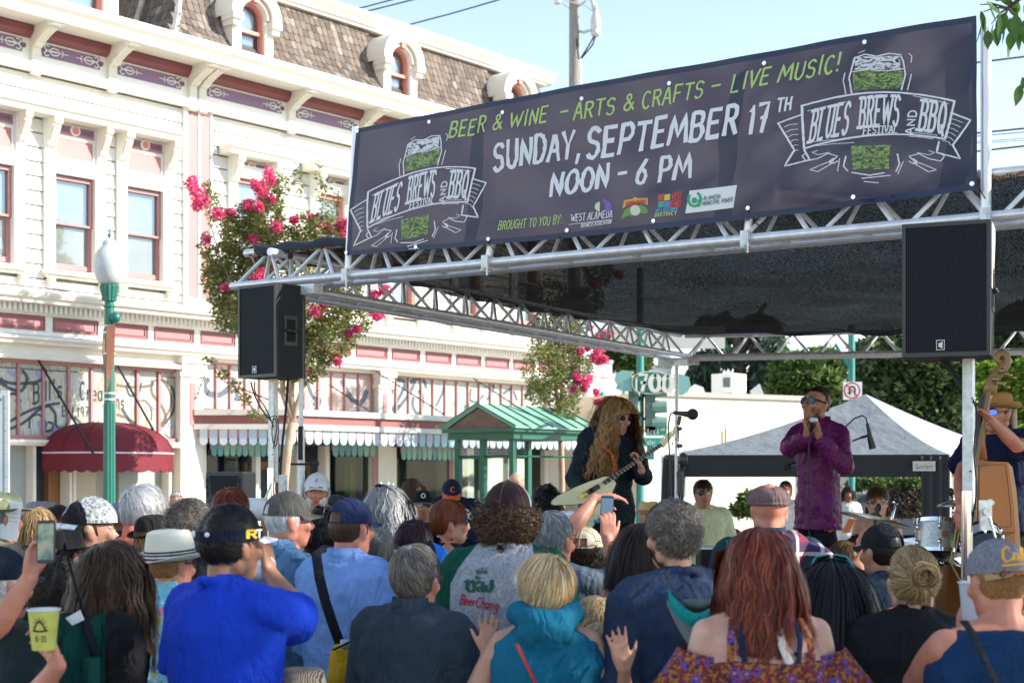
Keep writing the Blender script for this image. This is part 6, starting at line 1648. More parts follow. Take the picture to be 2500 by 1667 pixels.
 V_=np.concatenate([A,B_],1).reshape(-1,3)
 m=steps+1
 base=(np.arange(n)*2*m)[:,None];i=np.arange(steps)[None,:]
 F=np.stack([base+i,base+i+1,base+i+1+m,base+i+m],2).reshape(-1,4)
 return V_,F
def np_mesh(name,V_,F,mt,smooth=True):
 me=bpy.data.meshes.new(name);me.vertices.add(len(V_));me.vertices.foreach_set('co',np.ascontiguousarray(V_,dtype=np.float32).ravel())
 me.loops.add(F.size);me.loops.foreach_set('vertex_index',F.ravel().astype(np.int32))
 me.polygons.add(len(F));me.polygons.foreach_set('loop_start',(np.arange(len(F))*4).astype(np.int32))
 if smooth:me.polygons.foreach_set('use_smooth',np.ones(len(F),dtype=bool))
 me.materials.append(mt);me.update(calc_edges=True);return me
def cap_shell(mb,hm,color_z=.0,infl=1.015,bald=2.0,line=.42,low=-.45):
 n=26;m_=16;vs=[];ok=[]
 for j in range(m_+1):
  ph=-pi/2+pi*j/m_
  for i in range(n):
   th=2*pi*i/n;d=Vector((cos(ph)*cos(th),cos(ph)*sin(th),sin(ph)))
   vs.append(hm@Vector([SCALP_C[k_]+SCALP_R[k_]*infl*d[k_]for k_ in range(3)]))
   keep=d.z>low and not(d.y>.12 and d.z<line)and not(d.y>-.15 and d.z<.0 and abs(d.x)>.3)and d.z<bald
   ok.append(keep)
 fs=[]
 for j in range(m_):
  for i in range(n):
   q=(j*n+i,j*n+(i+1)%n,(j+1)*n+(i+1)%n,(j+1)*n+i)
   if sum(ok[a]for a in q)>=3:fs.append(q)
 mb.add(vs,fs)
def head_solid(mb,hm,s=1.0,female=False,jaw=1.0,mouth_open=0.0):
 """head in head space mapped by hm"""
 def B(c,r,seg=16,rings=12):
  q=MB();q.ball(c,r,seg,rings);mb.add([hm@Vector(p)for p in q.v],q.f)
 def T(pts,rs,seg=10):
  q=MB();q.tube(pts,rs,seg);mb.add([hm@Vector(p)for p in q.v],q.f)
 B((0,-.012,.03),(.076,.094,.099));B((0,.012,.0),(.069,.078,.085));B((0,.026,-.045),(.056*jaw,.062,.066));B((0,.060,-.094),(.026*jaw,.024,.022));B((0,.045,-.075),(.044*jaw,.045,.040))
 B((0,.074,.038),(.05,.022,.026));B((.034,.075,-.02),(.022,.020,.024));B((-.034,.075,-.02),(.022,.020,.024))
 T([(0,.088,.02),(0,.104,-.008),(0,.116,-.026)],[.008,.010,.0125]);B((.009,.102,-.030),(.009,.010,.008));B((-.009,.102,-.030),(.009,.010,.008))
 B((0,.089,-.053),(.022,.010,.006));B((0,.088,-.0645-mouth_open),(.020,.010,.007))
 for sg in(-1,1):
  B((sg*.079,-.008,-.006),(.009,.019,.031));B((sg*.084,-.016,.006),(.007,.016,.022));B((sg*.076,.004,-.03),(.008,.010,.012));B((sg*.058,-.01,-.055),(.016,.03,.035))
 T([(0,-.03,-.02),(0,-.038,-.09),(0,-.05,-.17)],[.052,.048,.052]if not female else[.046,.039,.043])
def person(label,px,top,d,yaw,H=None,ground=0.0,sex='m',build=1.0,sk='fair',shirt=None,pants=None,hair=None,hairs=(),hat=None,glasses=None,arms=None,hyaw=0,hpitch=0,hroll=0,hatadd=0.02,vox=None,folds=.022,group=None,lean=0.0,beard=None,face=False,headk=1.0,dec=None,mouth=0.0,hdrop=0.0,extra=None,dx=0.0,cat='person',foot=True):
 """one person; px/top = photograph position of the head top, d = distance; yaw 0 looks away from the camera, 90 looks right, 180 at the camera"""
 ztop=CAM_H+(1160-top)/FPX*d
 H=H or(ztop-hatadd-ground)
 f=(H+.040+hdrop)/1.75
 pos=P(px,1160,d)
 t=thing('person',label,cat,(pos.x,pos.y,ground),-radians(yaw),group)
 M=wmat(t);Mi=M.inverted()
 fem=sex=='f'
 sw=(.150 if fem else.172)*f*(.6+.4*build)
 vox=vox or max(.0075,min(.02,d*.0014))
 if dec is None:dec=.5 if vox<.009 else(.7 if vox<.012 else None)
 b=build
 hk=(.55+.45*f)*headk*.975
 lz=lambda z:z*f
 hx=-lean
 ring=([(.80,.14,.10),(.88,.17,.12),(.96,.165,.118),(1.05,.135,.10),(1.14,.135,.10),(1.24,.155,.115),(1.33,.165,.11),(1.40,.155,.095),(1.445,.10,.075),(1.48,.058,.055)]if fem else[(.80,.14,.10),(.88,.165,.115),(.96,.162,.118),(1.05,.155,.115),(1.14,.160,.118),(1.24,.178,.122),(1.34,.192,.118),(1.41,.18,.10),(1.455,.12,.08),(1.49,.066,.06)])
 def off(z):
  return lean*max(0,(z-.95))**1.0
 def rings(infl=0.0,z0=0,z1=9,flare=0.0):
  out=[]
  for z,rx,ry in ring:
   if z<z0-.001 or z>z1:continue
   fat=b if.85<z<1.36 else(.5+.5*b)
   out.append((0,off(z)*f-.005,lz(z),(rx*fat*.97+infl)*f,(ry*(fat*1.0 if z>1.36 else fat**1.3)+infl)*f))
  return out
 body=MB();loft(body,rings(-.010 if shirt else 0))
 nk=Vector((0,off(1.5)*f-.01*f,lz(1.50)))
 Rm=Matrix.Rotation(-radians(hyaw),4,'Z')@Matrix.Rotation(radians(hpitch),4,'X')@Matrix.Rotation(radians(hroll),4,'Y')
 hc=nk+Rm.to_3x3()@Vector((0,.03*f+hdrop*.9,0));hc.z=H-.128*hk
 hm=Matrix.Translation(hc)@Rm@Matrix.Scale(hk,4)
 head_solid(body,hm,female=fem,jaw=.92 if fem else 1.0,mouth_open=mouth)
 body.tube([hm@Vector((0,-.035,-.07)),nk+Vector((0,-.01,-.03*f)),nk+Vector((0,-.01,-.10*f))],([.040*hk,.044*f,.06*f]if fem else[.048*hk,.051*f,.068*f]),12)
 kt=.8 if(shirt and shirt.get('sleeve','short')!='none')else 1.0
 for sg in(-1,1):body.tube([nk+Vector((0,-.01,-.035*f)),Vector((sg*sw*.85,off(1.42)*f,lz(1.41)))],[.05*f*kt,.048*f*kt],10)
 for sg in(-1,1):
  hp=Vector((sg*.078*f*min(1,b),0,lz(.86)));kn=Vector((sg*.095*f,.01,lz(.48)));an=Vector((sg*.10*f,-.01,lz(.09)))
  limb(body,hp,kn,.074*f*(.4+.6*b),.055*f);limb(body,kn,an,.052*f,.036*f,.2)
  if foot:body.ball((sg*.105*f,.06*f,lz(.045)),(.045*f,.125*f,.042*f),12,8)
 arm_pts={}
 for side,sg in(('L',-1),('R',1)):
  S=Vector((sg*sw,off(1.40)*f-.005,lz(1.405)))
  spec=(arms or{}).get(side)
  if spec:
   W=Mi@P(*spec['w'])if len(spec['w'])==3 and not spec.get('local')else Vector(spec['w'])
   hint=(Mi.to_3x3()@Vector(spec.get('hint',(0,0,-1))))
  else:
   W=Vector((sg*(sw+.06*f*b),.09*f+off(1.0)*f,lz(.86)));hint=Vector((sg*.6,-1,0))
  E_=ik(S,W,.30*f,.265*f,hint)
  ak=(.8 if fem else 1.0)*(.75+.25*b)
  limb(body,S,E_,.054*f*ak,.042*f*ak,.1);limb(body,E_,W,.041*f*ak,.027*f*ak,.15)
  hd=(spec or{}).get('hand')
  if hd:
   dv=Mi.to_3x3()@Vector(hd['d']);nv=Mi.to_3x3()@Vector(hd['n'])
   hand(body,W,dv,nv,hd.get('side',1),hd.get('curl',15),hd.get('spread',6),f*.98*(.9 if fem else 1.0)*hd.get('sc',1),hd.get('curls'),hd.get('thumb',35))
   body.tube([W-norm(dv)*.01,W+norm(dv)*.03],[.025*f,.028*f],10,flat=.75)
  else:
   hand(body,W,norm(W-E_),Vector((-sg,0,0)),1 if sg<0 else-1,25,3,f*.95)
  arm_pts[side]=(S,E_,W)
 solid('body',body,skin(sk),t,vox,dec=dec)
 sh_o=None
 if shirt:
  s=MB();infl=shirt.get('infl',.014);hem=shirt.get('hem',.88);topz=shirt.get('top',1.485)
  rr=[r for r in rings(infl)if lz(hem)-.03<=r[2]<=lz(topz)+.001]
  r0=rr[0];rr=[(q[0],q[1],q[2],q[3]+(.012*f if q[2]<lz(.97)else 0),q[4]+(.014*f if q[2]<lz(.97)else 0))for q in rr];rr=[(0,r0[1],lz(hem),r0[3]*(1.03+shirt.get('flare',0)),r0[4]*(1.03+shirt.get('flare',0)))]+[q for q in rr if q[2]>lz(hem)+.02]
  loft(s,rr,24)
  sl=shirt.get('sleeve','short')
  for side,sg in(('L',-1),('R',1)):
   S,E_,W=arm_pts[side];ak=(.82 if fem else 1.0)*(.75+.25*b);lo=shirt.get('loose',.012)
   if sl=='none':
    if shirt.get('strap',True):
     s.tube([Vector((sg*sw*.55,S.y-.005,S.z+.035*f)),Vector((sg*sw*.5,S.y+.02,S.z-.05*f))],.045*f,10)
    continue
   s.tube([nk+Vector((0,-.012,-.040*f)),Vector((sg*sw*.45,S.y-.004,lz(1.432))),Vector((sg*sw*.85,S.y,lz(1.412)))],[.066*f,.066*f,.064*f],12)
   if sg>0:s.tube([nk+Vector((.064*f*cos(a),-.012+.066*f*sin(a),(-.018+.012*sin(a)*-1)*f))for a in[i*pi/9 for i in range(19)]],.011*f,8)
   s.ball(S,(.053*ak+lo*.8)*f,14,10)
   if sl=='short':
    E2=S.lerp(E_,.72);s.tube([S,S.lerp(E_,.35),E2],[(.055*ak+lo)*f,(.056*ak+lo)*f,(.056*ak+lo*1.5)*f],14)
   elif sl=='elbow':
    s.tube([S,S.lerp(E_,.5),E_.lerp(W,.12)],[(.060*ak+lo)*f,(.058*ak+lo)*f,(.052*ak+lo*1.3)*f],14)
   else:
    W2=E_.lerp(W,.93)
    s.tube([S,S.lerp(E_,.5),E_],[(.060*ak+lo)*f,(.055*ak+lo)*f,(.047*ak+lo)*f],14);s.ball(E_,(.047*ak+lo)*f,12,8)
    s.tube([E_,E_.lerp(W,.5),W2],[(.047*ak+lo)*f,(.042*ak+lo)*f,(.036*ak+lo)*f],14)
  if shirt.get('hood'):
   s.tube([nk+Vector((-.07*f,.05*f,.0)),nk+Vector((-.10*f,-.03*f,.015)),nk+Vector((-.05*f,-.10*f,-.01)),nk+Vector((.05*f,-.10*f,-.01)),nk+Vector((.10*f,-.03*f,.015)),nk+Vector((.07*f,.05*f,0))],.045*f,12)
   s.ball(nk+Vector((0,-.11*f,-.05*f)),(.10*f,.045*f,.075*f),14,10)
  sh_o=solid(shirt.get('name','shirt'),s,shirt['mat'],t,max(vox,.009),folds=folds if not shirt.get('tight')else folds*.4,smooth=5,dec=dec)
  if shirt.get('collar'):
   c=MB();cz=nk.z-.018*f
   vs=[];n_=22
   for i in range(n_):
    th=radians(-60+300*i/(n_-1));
    dr=Vector((cos(th),sin(th)*-1,0))
    dr=Vector((sin(radians(-150+300*i/(n_-1))),-cos(radians(-150+300*i/(n_-1))),0))
    base=nk+Vector((0,-.012,0))
    vs+=[base+dr*.070*f+UP*(-.035*f),base+dr*.064*f+UP*(.018*f),base+dr*.080*f+UP*(-.045*f-.015*f*(abs(i-n_/2)/(n_/2))),base+dr*.070*f+UP*.02*f]
   fs=[]
   for i in range(n_-1):
    a=4*i;fs+=[(a,a+4,a+5,a+1),(a+1,a+5,a+7,a+3),(a+3,a+7,a+6,a+2)]
   c.add(vs,fs);c.build('collar',shirt.get('collar_mat',shirt['mat']),t,smooth=True)
 if pants:
  s=MB();loft(s,[(0,-.005,lz(z),(rx*b*.95+.004)*f,(ry*b*.95+.004)*f)for z,rx,ry in((.78,.15,.11),(.88,.17,.118),(.96,.16,.112),(1.0,.155,.108))],20)
  for sg in(-1,1):
   hp=Vector((sg*.085*f,0,lz(.88)));kn=Vector((sg*.095*f,.01,lz(.48)));an=Vector((sg*.10*f,-.01,lz(.07)))
   limb(s,Vector((sg*.074*f*b,0,lz(.86))),kn,.084*f*b,.07*f,.05);limb(s,kn,an,.068*f,.056*f,.05)
  solid('trousers',s,pants,t,max(vox,.014),folds=.015)
 rng=np.random.RandomState(int(abs(px*7+top*13))%99991)
 kq=max(.28,min(1.0,(6.0/d)**1.2))
 hs=[hair]if hair else[]
 for i,h in enumerate(list(hs)+list(hairs)):
  if not h:continue
  hmt=hairmat(h['c'],HAIR[h['c']],hi=HI.get(h['c']))
  mb=MB()
  if h.get('shell',True)and h.get('region')!='beard':cap_shell(mb,hm,bald=h.get('bald',2.0),line=h.get('line',.42),low=h.get('low',-.5))
  r_=hair_mesh(h,rng,kq)
  if r_ is None:continue
  V_,F=r_
  A=np.array(hm);V_=V_@A[:3,:3].T+A[:3,3]
  if mb.v:
   nb=len(V_);V_=np.concatenate([V_,np.array(mb.v)]);F=np.concatenate([F,np.array(mb.f)+nb])
  link('hair' if h.get('region')!='beard' else 'beard',np_mesh('hair',V_,F,hmt),t)
 if hat:hat(t,hm)
 if glasses:eyewear(t,hm,glasses)
 if face:
  lm=mat('lips_'+sk,tuple(c*.75 if i else c*.85 for i,c in enumerate({'pale':(.5,.2,.17),'fair':(.45,.18,.14),'tan':(.33,.14,.10),'olive':(.3,.13,.1),'brown':(.16,.06,.05),'ruddy':(.5,.15,.12)}[sk])),.45)
  q=MB();q.ball((0,.0925,-.054),(.019,.0075,.0045),12,6);q.ball((0,.0915,-.0635-mouth),(.017,.008,.0055),12,6);q.v=[tuple(hm@Vector(p))for p in q.v];q.build('lips',lm,t,smooth=True)
  q=MB()
  for sg in(-1,1):q.tube([(sg*.012,.094,.034),(sg*.030,.090,.040),(sg*.048,.078,.034)],[.004,.0045,.002],6)
  q.v=[tuple(hm@Vector(p))for p in q.v];q.build('eyebrow',hairmat((hair or{'c':'dark'})['c']if hair and hair['c']not in('white',)else 'greybrown',HAIR[(hair or{'c':'dark'})['c']]),t,smooth=True)
  if not glasses or glasses.get('clear'):
   for sg in(-1,1):
    q=MB();e2=MB()
    q.ball((sg*.031,.078,.014),(.013,.011,.007),10,6);e2.ball((sg*.031,.0865,.014),(.0055,.004,.0055),8,6)
    q.v=[tuple(hm@Vector(p))for p in q.v];e2.v=[tuple(hm@Vector(p))for p in e2.v]
    ew=q.build('eye',mat('eye_white',(.6,.58,.55),.2),t,smooth=True);e2.build('iris',mat('iris',(.03,.02,.015),.1),ew,smooth=True)
 if mouth>0:
  q=MB();q.ball((0,.088,-.059-mouth*.5),(.016,.012,.004+mouth*.55),10,6);q.v=[tuple(hm@Vector(p))for p in q.v];q.build('open_mouth',mat('mouth_dark',(.06,.01,.01),.6),t,smooth=True)
 if extra:extra(t,hm,nk,f,arm_pts,sh_o)
 return t,hm,sh_o
def hb(q,hm,name,mt,t,smooth=True,sharp=50):
 q.v=[tuple(hm@Vector(p))for p in q.v]
 return q.build(name,mt,t,smooth=smooth,sharp=sharp)
LENS=mat('dark_lens',(.012,.012,.015),.06,spec=.8)
LENSB=mat('blue_mirror_lens',(.05,.12,.75),.05,metal=.8)
LENSR=mat('rose_lens',(.16,.05,.035),.08)
LENSC=glass_mat('clear_lens',refl=.08,see=.95)
def eyewear(t,hm,g):
 fr=MB();ln=MB();w=g.get('w',.026);h=g.get('h',.019);y=.098;z=.012+g.get('dz',0);tilt=g.get('up',0)
 loc=Matrix.Identity(4)
 if tilt:loc=Matrix.Translation((0,-.045,.098))@Matrix.Rotation(radians(62),4,'X')@Matrix.Translation((0,-.045,-.01))
 for sg in(-1,1):
  e=g.get('round',.5);pts=[]
  for i in range(14):
   th=2*pi*i/14;c=cos(th);s_=sin(th)
   pts.append((sg*.033+w*(abs(c)**e if g.get('round')else abs(c)**.5)*(1 if c>0 else-1),z+h*(abs(s_)**(e if g.get('round')else.6))*(1 if s_>0 else-1)))
  ln.add([(x,y-abs(x)*.22,q)for x,q in pts],[tuple(range(14))])
  fr.tube([(x,y-abs(x)*.22-.001,q)for x,q in pts+[pts[0]]],.0022*g.get('thick',1),5)
  fr.tube([(sg*.060,y-.014,z+.006),(sg*.078,.05,z+.006),(sg*.083,-.01,z+.004)],.0022*g.get('thick',1),5)
 fr.tube([(-.010,y-.001,z+.004),(.010,y-.001,z+.004)],.0022,5)
 fr.v=[tuple(loc@Vector(p))for p in fr.v];ln.v=[tuple(loc@Vector(p))for p in ln.v]
 gf=hb(fr,hm,'eyeglasses' if g.get('clear')else 'sunglasses',g.get('fm',black_g),t)
 hb(ln,hm,'lens',g.get('lm',LENSC if g.get('clear')else LENS),gf,smooth=False)
def ellmap(c,r,th,ph):return(c[0]+r[0]*cos(ph)*cos(th),c[1]+r[1]*cos(ph)*sin(th),c[2]+r[2]*sin(ph))
def cap_hat(mt,mt2=None,brim=None,back=False,emblem=None,tilt=0,mesh_hole=True,flat=False,seam=None,bc=None):
 """baseball cap; back=True wears the brim behind"""
 def f(t,hm):
  c=(0,-.010,.040);r=(.087,.106,.097 if not flat else.09)
  loc=Matrix.Rotation(radians(tilt),4,'X')@(Matrix.Rotation(pi,4,'Z')@Matrix.Translation((0,.02,0))if back else Matrix.Identity(4))
  h2=hm@loc
  q=MB();nn=28;mm=9
  for j in range(mm+1):
   ph=-.10+(pi/2+.10)*j/mm
   for i in range(nn):
    th=2*pi*i/nn;pnt=list(ellmap(c,r,th,ph));k=1+.010*abs(sin(th*3))
    q.v.append((pnt[0]*k,c[1]+(pnt[1]-c[1])*k,pnt[2]))
  for j in range(mm):
   for i in range(nn):
    th=(i+.5)/nn*2*pi;a=(j*nn+i,j*nn+(i+1)%nn,(j+1)*nn+(i+1)%nn,(j+1)*nn+i)
    if mesh_hole and j<3 and abs(th-1.5*pi)<.42:continue
    q.f.append(a);q.m.append(1 if(mt2 and sin(th)>.1)else 0)
  ca=hb(q,h2,'cap',[mt,mt2 or mt],t)
  q=MB();W_=14
  for j in range(6):
   v=j/5
   for i in range(W_+1):
    a=-1.15+2.3*i/W_;x=sin(a)*(.082+.006*v);y0=c[1]+cos(a)*(.100);y=y0+v*.072*(cos(a*1.25)**.6 if cos(a*1.25)>0 else 0)
    z=.034-v*.010-.016*(abs(sin(a))**2)*(.3+v*.9)
    q.v.append((x,y,z))
  n0=len(q.v);q.v+=[(x,y,z+.0035)for x,y,z in q.v[:n0]]
  for j in range(5):
   for i in range(W_):
    a=j*(W_+1)+i;q.f+=[(a,a+1,a+W_+2,a+W_+1),(n0+a,n0+a+W_+1,n0+a+W_+2,n0+a+1)];q.m+=[0,0]
  e=5*(W_+1)
  for i in range(W_):q.f.append((e+i,e+i+1,n0+e+i+1,n0+e+i));q.m.append(0)
  hb(q,h2,'brim',brim or mt,ca)
  q=MB();q.ball((0,c[1],c[2]+r[2]+.001),(.007,.007,.005),8,5)
  hb(q,h2,'button',bc or mt,ca)
  q=MB()
  for k in range(6):
   th=k*pi/3+pi/2
   q.tube([ellmap(c,(r[0]*1.012,r[1]*1.012,r[2]*1.008),th,ph)for ph in(0,.3,.6,.9,1.2,1.5)],.0011,4)
  hb(q,h2,'seam',seam or mt,ca)
  if mesh_hole:
   q=MB();q.tube([ellmap(c,(r[0]*1.005,r[1]*1.005,r[2]),1.5*pi+a,-.04)for a in(-.5,-.25,0,.25,.5)],.008,6,flat=.3);hb(q,h2,'strap',brim or mt,ca)
  if emblem:emblem(ca,h2,c,r)
 return f
def on_cap(h2,c,r,th0,ph0,w,h,off=1.02):
 """maps 0..1 x 0..1 onto the crown around (th0, ph0)"""
 def f(x,y):
  return h2@Vector(ellmap(c,(r[0]*off,r[1]*off,r[2]*off),th0+(x-.5)*w,ph0+(y-.5)*h))
 return f
def brim_hat(mt,crown_r=.088,crown_h=.11,brim_w=.055,band=None,pinch=.3,up=.012,name='hat',tilt=0,stripes=None,dome=False,back_up=0,dip=0,z0=.045):
 def f(t,hm):
  h2=hm@Matrix.Rotation(radians(tilt),4,'X');q=MB();nn=32;cy=-.008
  pr=[(1.04,0),(1.03,.15),(.99,.45),(.93,.8),(.86,.94),(.70,1.0),(.35,.99),(.02,.97)]if not dome else[(1.03,0),(1.03,.25),(1.0,.5),(.9,.75),(.7,.92),(.4,1.0),(.02,1.02)]
  for a,b_ in pr:
   for i in range(nn):
    th=2*pi*i/nn
    x=crown_r*a*cos(th);y=cy+crown_r*1.2*a*sin(th);z=z0+crown_h*b_
    if pinch and b_>.6:
     k=(b_-.6)/.4
     if sin(th)>0:x*=1-pinch*k*sin(th)
     z-=pinch*.05*k*math.exp(-(x/.03)**2)*(1 if a<.8 else.3)
    q.v.append((x,y,z))
  n=len(pr)
  for j in range(n-1):
   for i in range(nn):q.f.append((j*nn+i,j*nn+(i+1)%nn,(j+1)*nn+(i+1)%nn,(j+1)*nn+i));q.m.append(0)
  b0=len(q.v)
  for j in range(5):
   v=j/4
   for i in range(nn):
    th=2*pi*i/nn;rr=crown_r*1.02+brim_w*v
    z=z0+up*v*v*(1.2*cos(th)**2-dip*max(0,sin(th))+back_up*max(0,-sin(th)))
    q.v.append((rr*cos(th),cy+(rr+crown_r*.2)*sin(th),z+.002))
  for i in range(nn):
   th=2*pi*i/nn;v=q.v[b0+4*nn+i];
  b1=len(q.v)
  for j in range(5):
   for i in range(nn):x,y,z=q.v[b0+j*nn+i];q.v.append((x,y,z-.004))
  for j in range(4):
   for i in range(nn):
    a=b0+j*nn+i;b_=b0+j*nn+(i+1)%nn;q.f+=[(a,a+nn,b_+nn,b_)];q.m.append(0)
    a+=b1-b0;b_+=b1-b0;q.f.append((a,b_,b_+nn,a+nn));q.m.append(0)
  for i in range(nn):q.f.append((b0+4*nn+i,b1+4*nn+i,b1+4*nn+(i+1)%nn,b0+4*nn+(i+1)%nn));q.m.append(0)
  ha=hb(q,h2,name,mt,t,sharp=55)
  for k,(za,zb,bm)in enumerate(stripes or([(.02,.25,band)]if band else[])):
   q=MB()
   for z in(za,zb):
    for i in range(nn):
     th=2*pi*i/nn;rr=crown_r*(1.055-.05*z);q.v.append((rr*cos(th),cy+rr*1.2*sin(th),z0+crown_h*z))
   for i in range(nn):q.f.append((i,(i+1)%nn,nn+(i+1)%nn,nn+i));q.m.append(0)
   hb(q,h2,'hat_band',bm,ha)
 return f
def back_print(t,sh_o,fn2d,mt,name='shirt_print',off=.004,fromdir=-1):
 """prints 2-D ribbons on the back (or front) of a finished garment by dropping them on its surface"""
 AFTER.append((t,sh_o,fn2d,mt,name,off,fromdir))
AFTER=[]
def finish_people():
 bpy.context.view_layer.update()
 dg=bpy.context.evaluated_depsgraph_get()
 res=[]
 for o in PEND:
  me=bpy.data.meshes.new_from_object(o.evaluated_get(dg),depsgraph=dg)
  res.append(me)
 for o,me in zip(PEND,res):
  old=o.data;ms=list(old.materials)
  if not len(me.materials):
   for m_ in ms:me.materials.append(m_)
  me.name=o.name;o.modifiers.clear();o.data=me;bpy.data.meshes.remove(old)
  me.polygons.foreach_set('use_smooth',[True]*len(me.polygons))
 for t,sh_o,fn2d,mt,name,off,fd in AFTER:
  bv=BVHTree.FromPolygons([v.co for v in sh_o.data.vertices],[p.vertices for p in sh_o.data.polygons])
  mb=MB()
  fn2d(mb)
  out=[]
  for x,y,z in mb.v:
   if fd in(-1,1):h=bv.ray_cast(Vector((x,fd*1.0,z)),Vector((0,-fd,0)))
   else:h=bv.ray_cast(Vector((fd/2.0,y,z)),Vector((-fd,0,0)))
   out.append(tuple(h[0]+h[1]*off)if h[0]is not None else(x,fd*.2,z))
  mb.v=out
  mb.build(name,mt,sh_o)
# ================================================================ clothes
def add_folds(m,amt=.55):
 nt=m.node_tree;N=nt.nodes;L=nt.links;b=N.get('Principled BSDF')
 tc=N.new('ShaderNodeTexCoord');mp=N.new('ShaderNodeMapping');mp.inputs['Scale'].default_value=(1.5,1.5,.55);mp.inputs['Rotation'].default_value=(.35,.5,.2)
 L.new(tc.outputs['Object'],mp.inputs['Vector'])
 n=N.new('ShaderNodeTexNoise');n.inputs['Scale'].default_value=6.5;n.inputs['Detail'].default_value=2.5;n.inputs['Distortion'].default_value=1.6;L.new(mp.outputs[0],n.inputs['Vector'])
 s1=N.new('ShaderNodeMath');s1.operation='SUBTRACT';s1.inputs[1].default_value=.5;L.new(n.outputs['Fac'],s1.inputs[0])
 a1=N.new('ShaderNodeMath');a1.operation='ABSOLUTE';L.new(s1.outputs[0],a1.inputs[0])
 p1=N.new('ShaderNodeMath');p1.operation='POWER';p1.inputs[1].default_value=.6;L.new(a1.outputs[0],p1.inputs[0])
 bp=N.new('ShaderNodeBump');bp.inputs['Strength'].default_value=amt;bp.inputs['Distance'].default_value=.035;L.new(p1.outputs[0],bp.inputs['Height'])
 w=N.new('ShaderNodeTexNoise');w.inputs['Scale'].default_value=260;w.inputs['Detail'].default_value=2;L.new(tc.outputs['Object'],w.inputs['Vector'])
 b2=N.new('ShaderNodeBump');b2.inputs['Strength'].default_value=.35;b2.inputs['Distance'].default_value=.002;L.new(w.outputs['Fac'],b2.inputs['Height']);L.new(bp.outputs['Normal'],b2.inputs['Normal'])
 L.new(b2.outputs['Normal'],b.inputs['Normal']);b.inputs['Specular IOR Level'].default_value=.2
 return m
def clo(name,c,var=.10,bump=.35,bscale=220,rough=.85,vscale=9,folds=True,**k):
 if 'cloth_'+name in _mats:return _mats['cloth_'+name]
 m=mat('cloth_'+name,c,rough,var=var,vscale=vscale,**k)
 return add_folds(m)if folds else m
royal=clo('royal_blue',(.006,.042,.46),.08)
ltblue=clo('light_blue_shirt',(.20,.34,.68),.08)
slate=ramp_mat('cloth_slate_stripe',[(0,(.020,.032,.048)),(.5,(.032,.048,.066)),(1,(.045,.065,.088))],scale=60,tex='wave',rough=.85,distort=1)
blackc=clo('black_cotton',(.012,.012,.014),.15)
navy=clo('navy_sweater',(.022,.04,.085),.12)
navy2=clo('navy_tee',(.018,.028,.05),.12)
tankn=clo('navy_tank',(.008,.035,.10),.1)
teal=clo('teal_fleece',(.006,.13,.22),.12)
denim=ramp_mat('cloth_denim',[(.3,(.04,.10,.20)),(.6,(.09,.19,.33)),(.8,(.16,.28,.42))],scale=18,detail=8,rough=.9,bump=.3)
coral=clo('coral_shirt',(.78,.20,.12),.06)
darkgreen=clo('dark_green_tee',(.012,.022,.022),.15)
pgreen=clo('pale_green_shirt',(.60,.66,.42),.05)
greytee=clo('grey_blue_tee',(.13,.165,.21),.1)
ltgrey=clo('light_grey',(.55,.55,.54),.06)
whitec=clo('white_cotton',(.75,.75,.77),.04)
greyc=clo('charcoal_tee',(.05,.055,.058),.12)
pinkc=clo('pink_top',(.75,.22,.35),.06)
redc=clo('red_top',(.75,.07,.03),.06)
purpd=clo('aubergine_top',(.03,.02,.035),.1)
jean=clo('dark_jeans',(.02,.03,.06),.2)
khaki=clo('khaki_trousers',(.30,.24,.16),.1)
def raglanmat():
 m,nt,b=new_mat('green_and_grey_raglan');N=nt.nodes;L=nt.links
 tc=N.new('ShaderNodeTexCoord');sx=N.new('ShaderNodeSeparateXYZ');L.new(tc.outputs['Object'],sx.inputs[0])
 ab=N.new('ShaderNodeMath');ab.operation='ABSOLUTE';L.new(sx.outputs['X'],ab.inputs[0])
 zz=N.new('ShaderNodeMath');zz.operation='MULTIPLY_ADD';zz.inputs[1].default_value=-.62;zz.inputs[2].default_value=1.09;L.new(sx.outputs['Z'],zz.inputs[0])
 mx=N.new('ShaderNodeMath');mx.operation='MINIMUM';mx.inputs[1].default_value=.205;L.new(zz.outputs[0],mx.inputs[0])
 gt=N.new('ShaderNodeMath');gt.operation='GREATER_THAN';L.new(ab.outputs[0],gt.inputs[0]);L.new(mx.outputs[0],gt.inputs[1])
 g2=N.new('ShaderNodeMath');g2.operation='GREATER_THAN';g2.inputs[1].default_value=1.605;L.new(sx.outputs['Z'],g2.inputs[0])
 o=N.new('ShaderNodeMath');o.operation='MAXIMUM';L.new(gt.outputs[0],o.inputs[0]);L.new(g2.outputs[0],o.inputs[1])
 n=N.new('ShaderNodeTexNoise');n.inputs['Scale'].default_value=120;n.inputs['Detail'].default_value=4;L.new(tc.outputs['Object'],n.inputs['Vector'])
 c1=N.new('ShaderNodeValToRGB');e=c1.color_ramp.elements;e[0].position=.3;e[1].position=.7;e[0].color=(.25,.26,.29,1);e[1].color=(.42,.43,.46,1);L.new(n.outputs['Fac'],c1.inputs['Fac'])
 mix=N.new('ShaderNodeMixRGB');L.new(o.outputs[0],mix.inputs[0]);L.new(c1.outputs['Color'],mix.inputs[1]);mix.inputs[2].default_value=(.006,.07,.045,1)
 L.new(mix.outputs[0],b.inputs['Base Color']);b.inputs['Roughness'].default_value=.9
 return add_folds(m)
raglan=raglanmat()
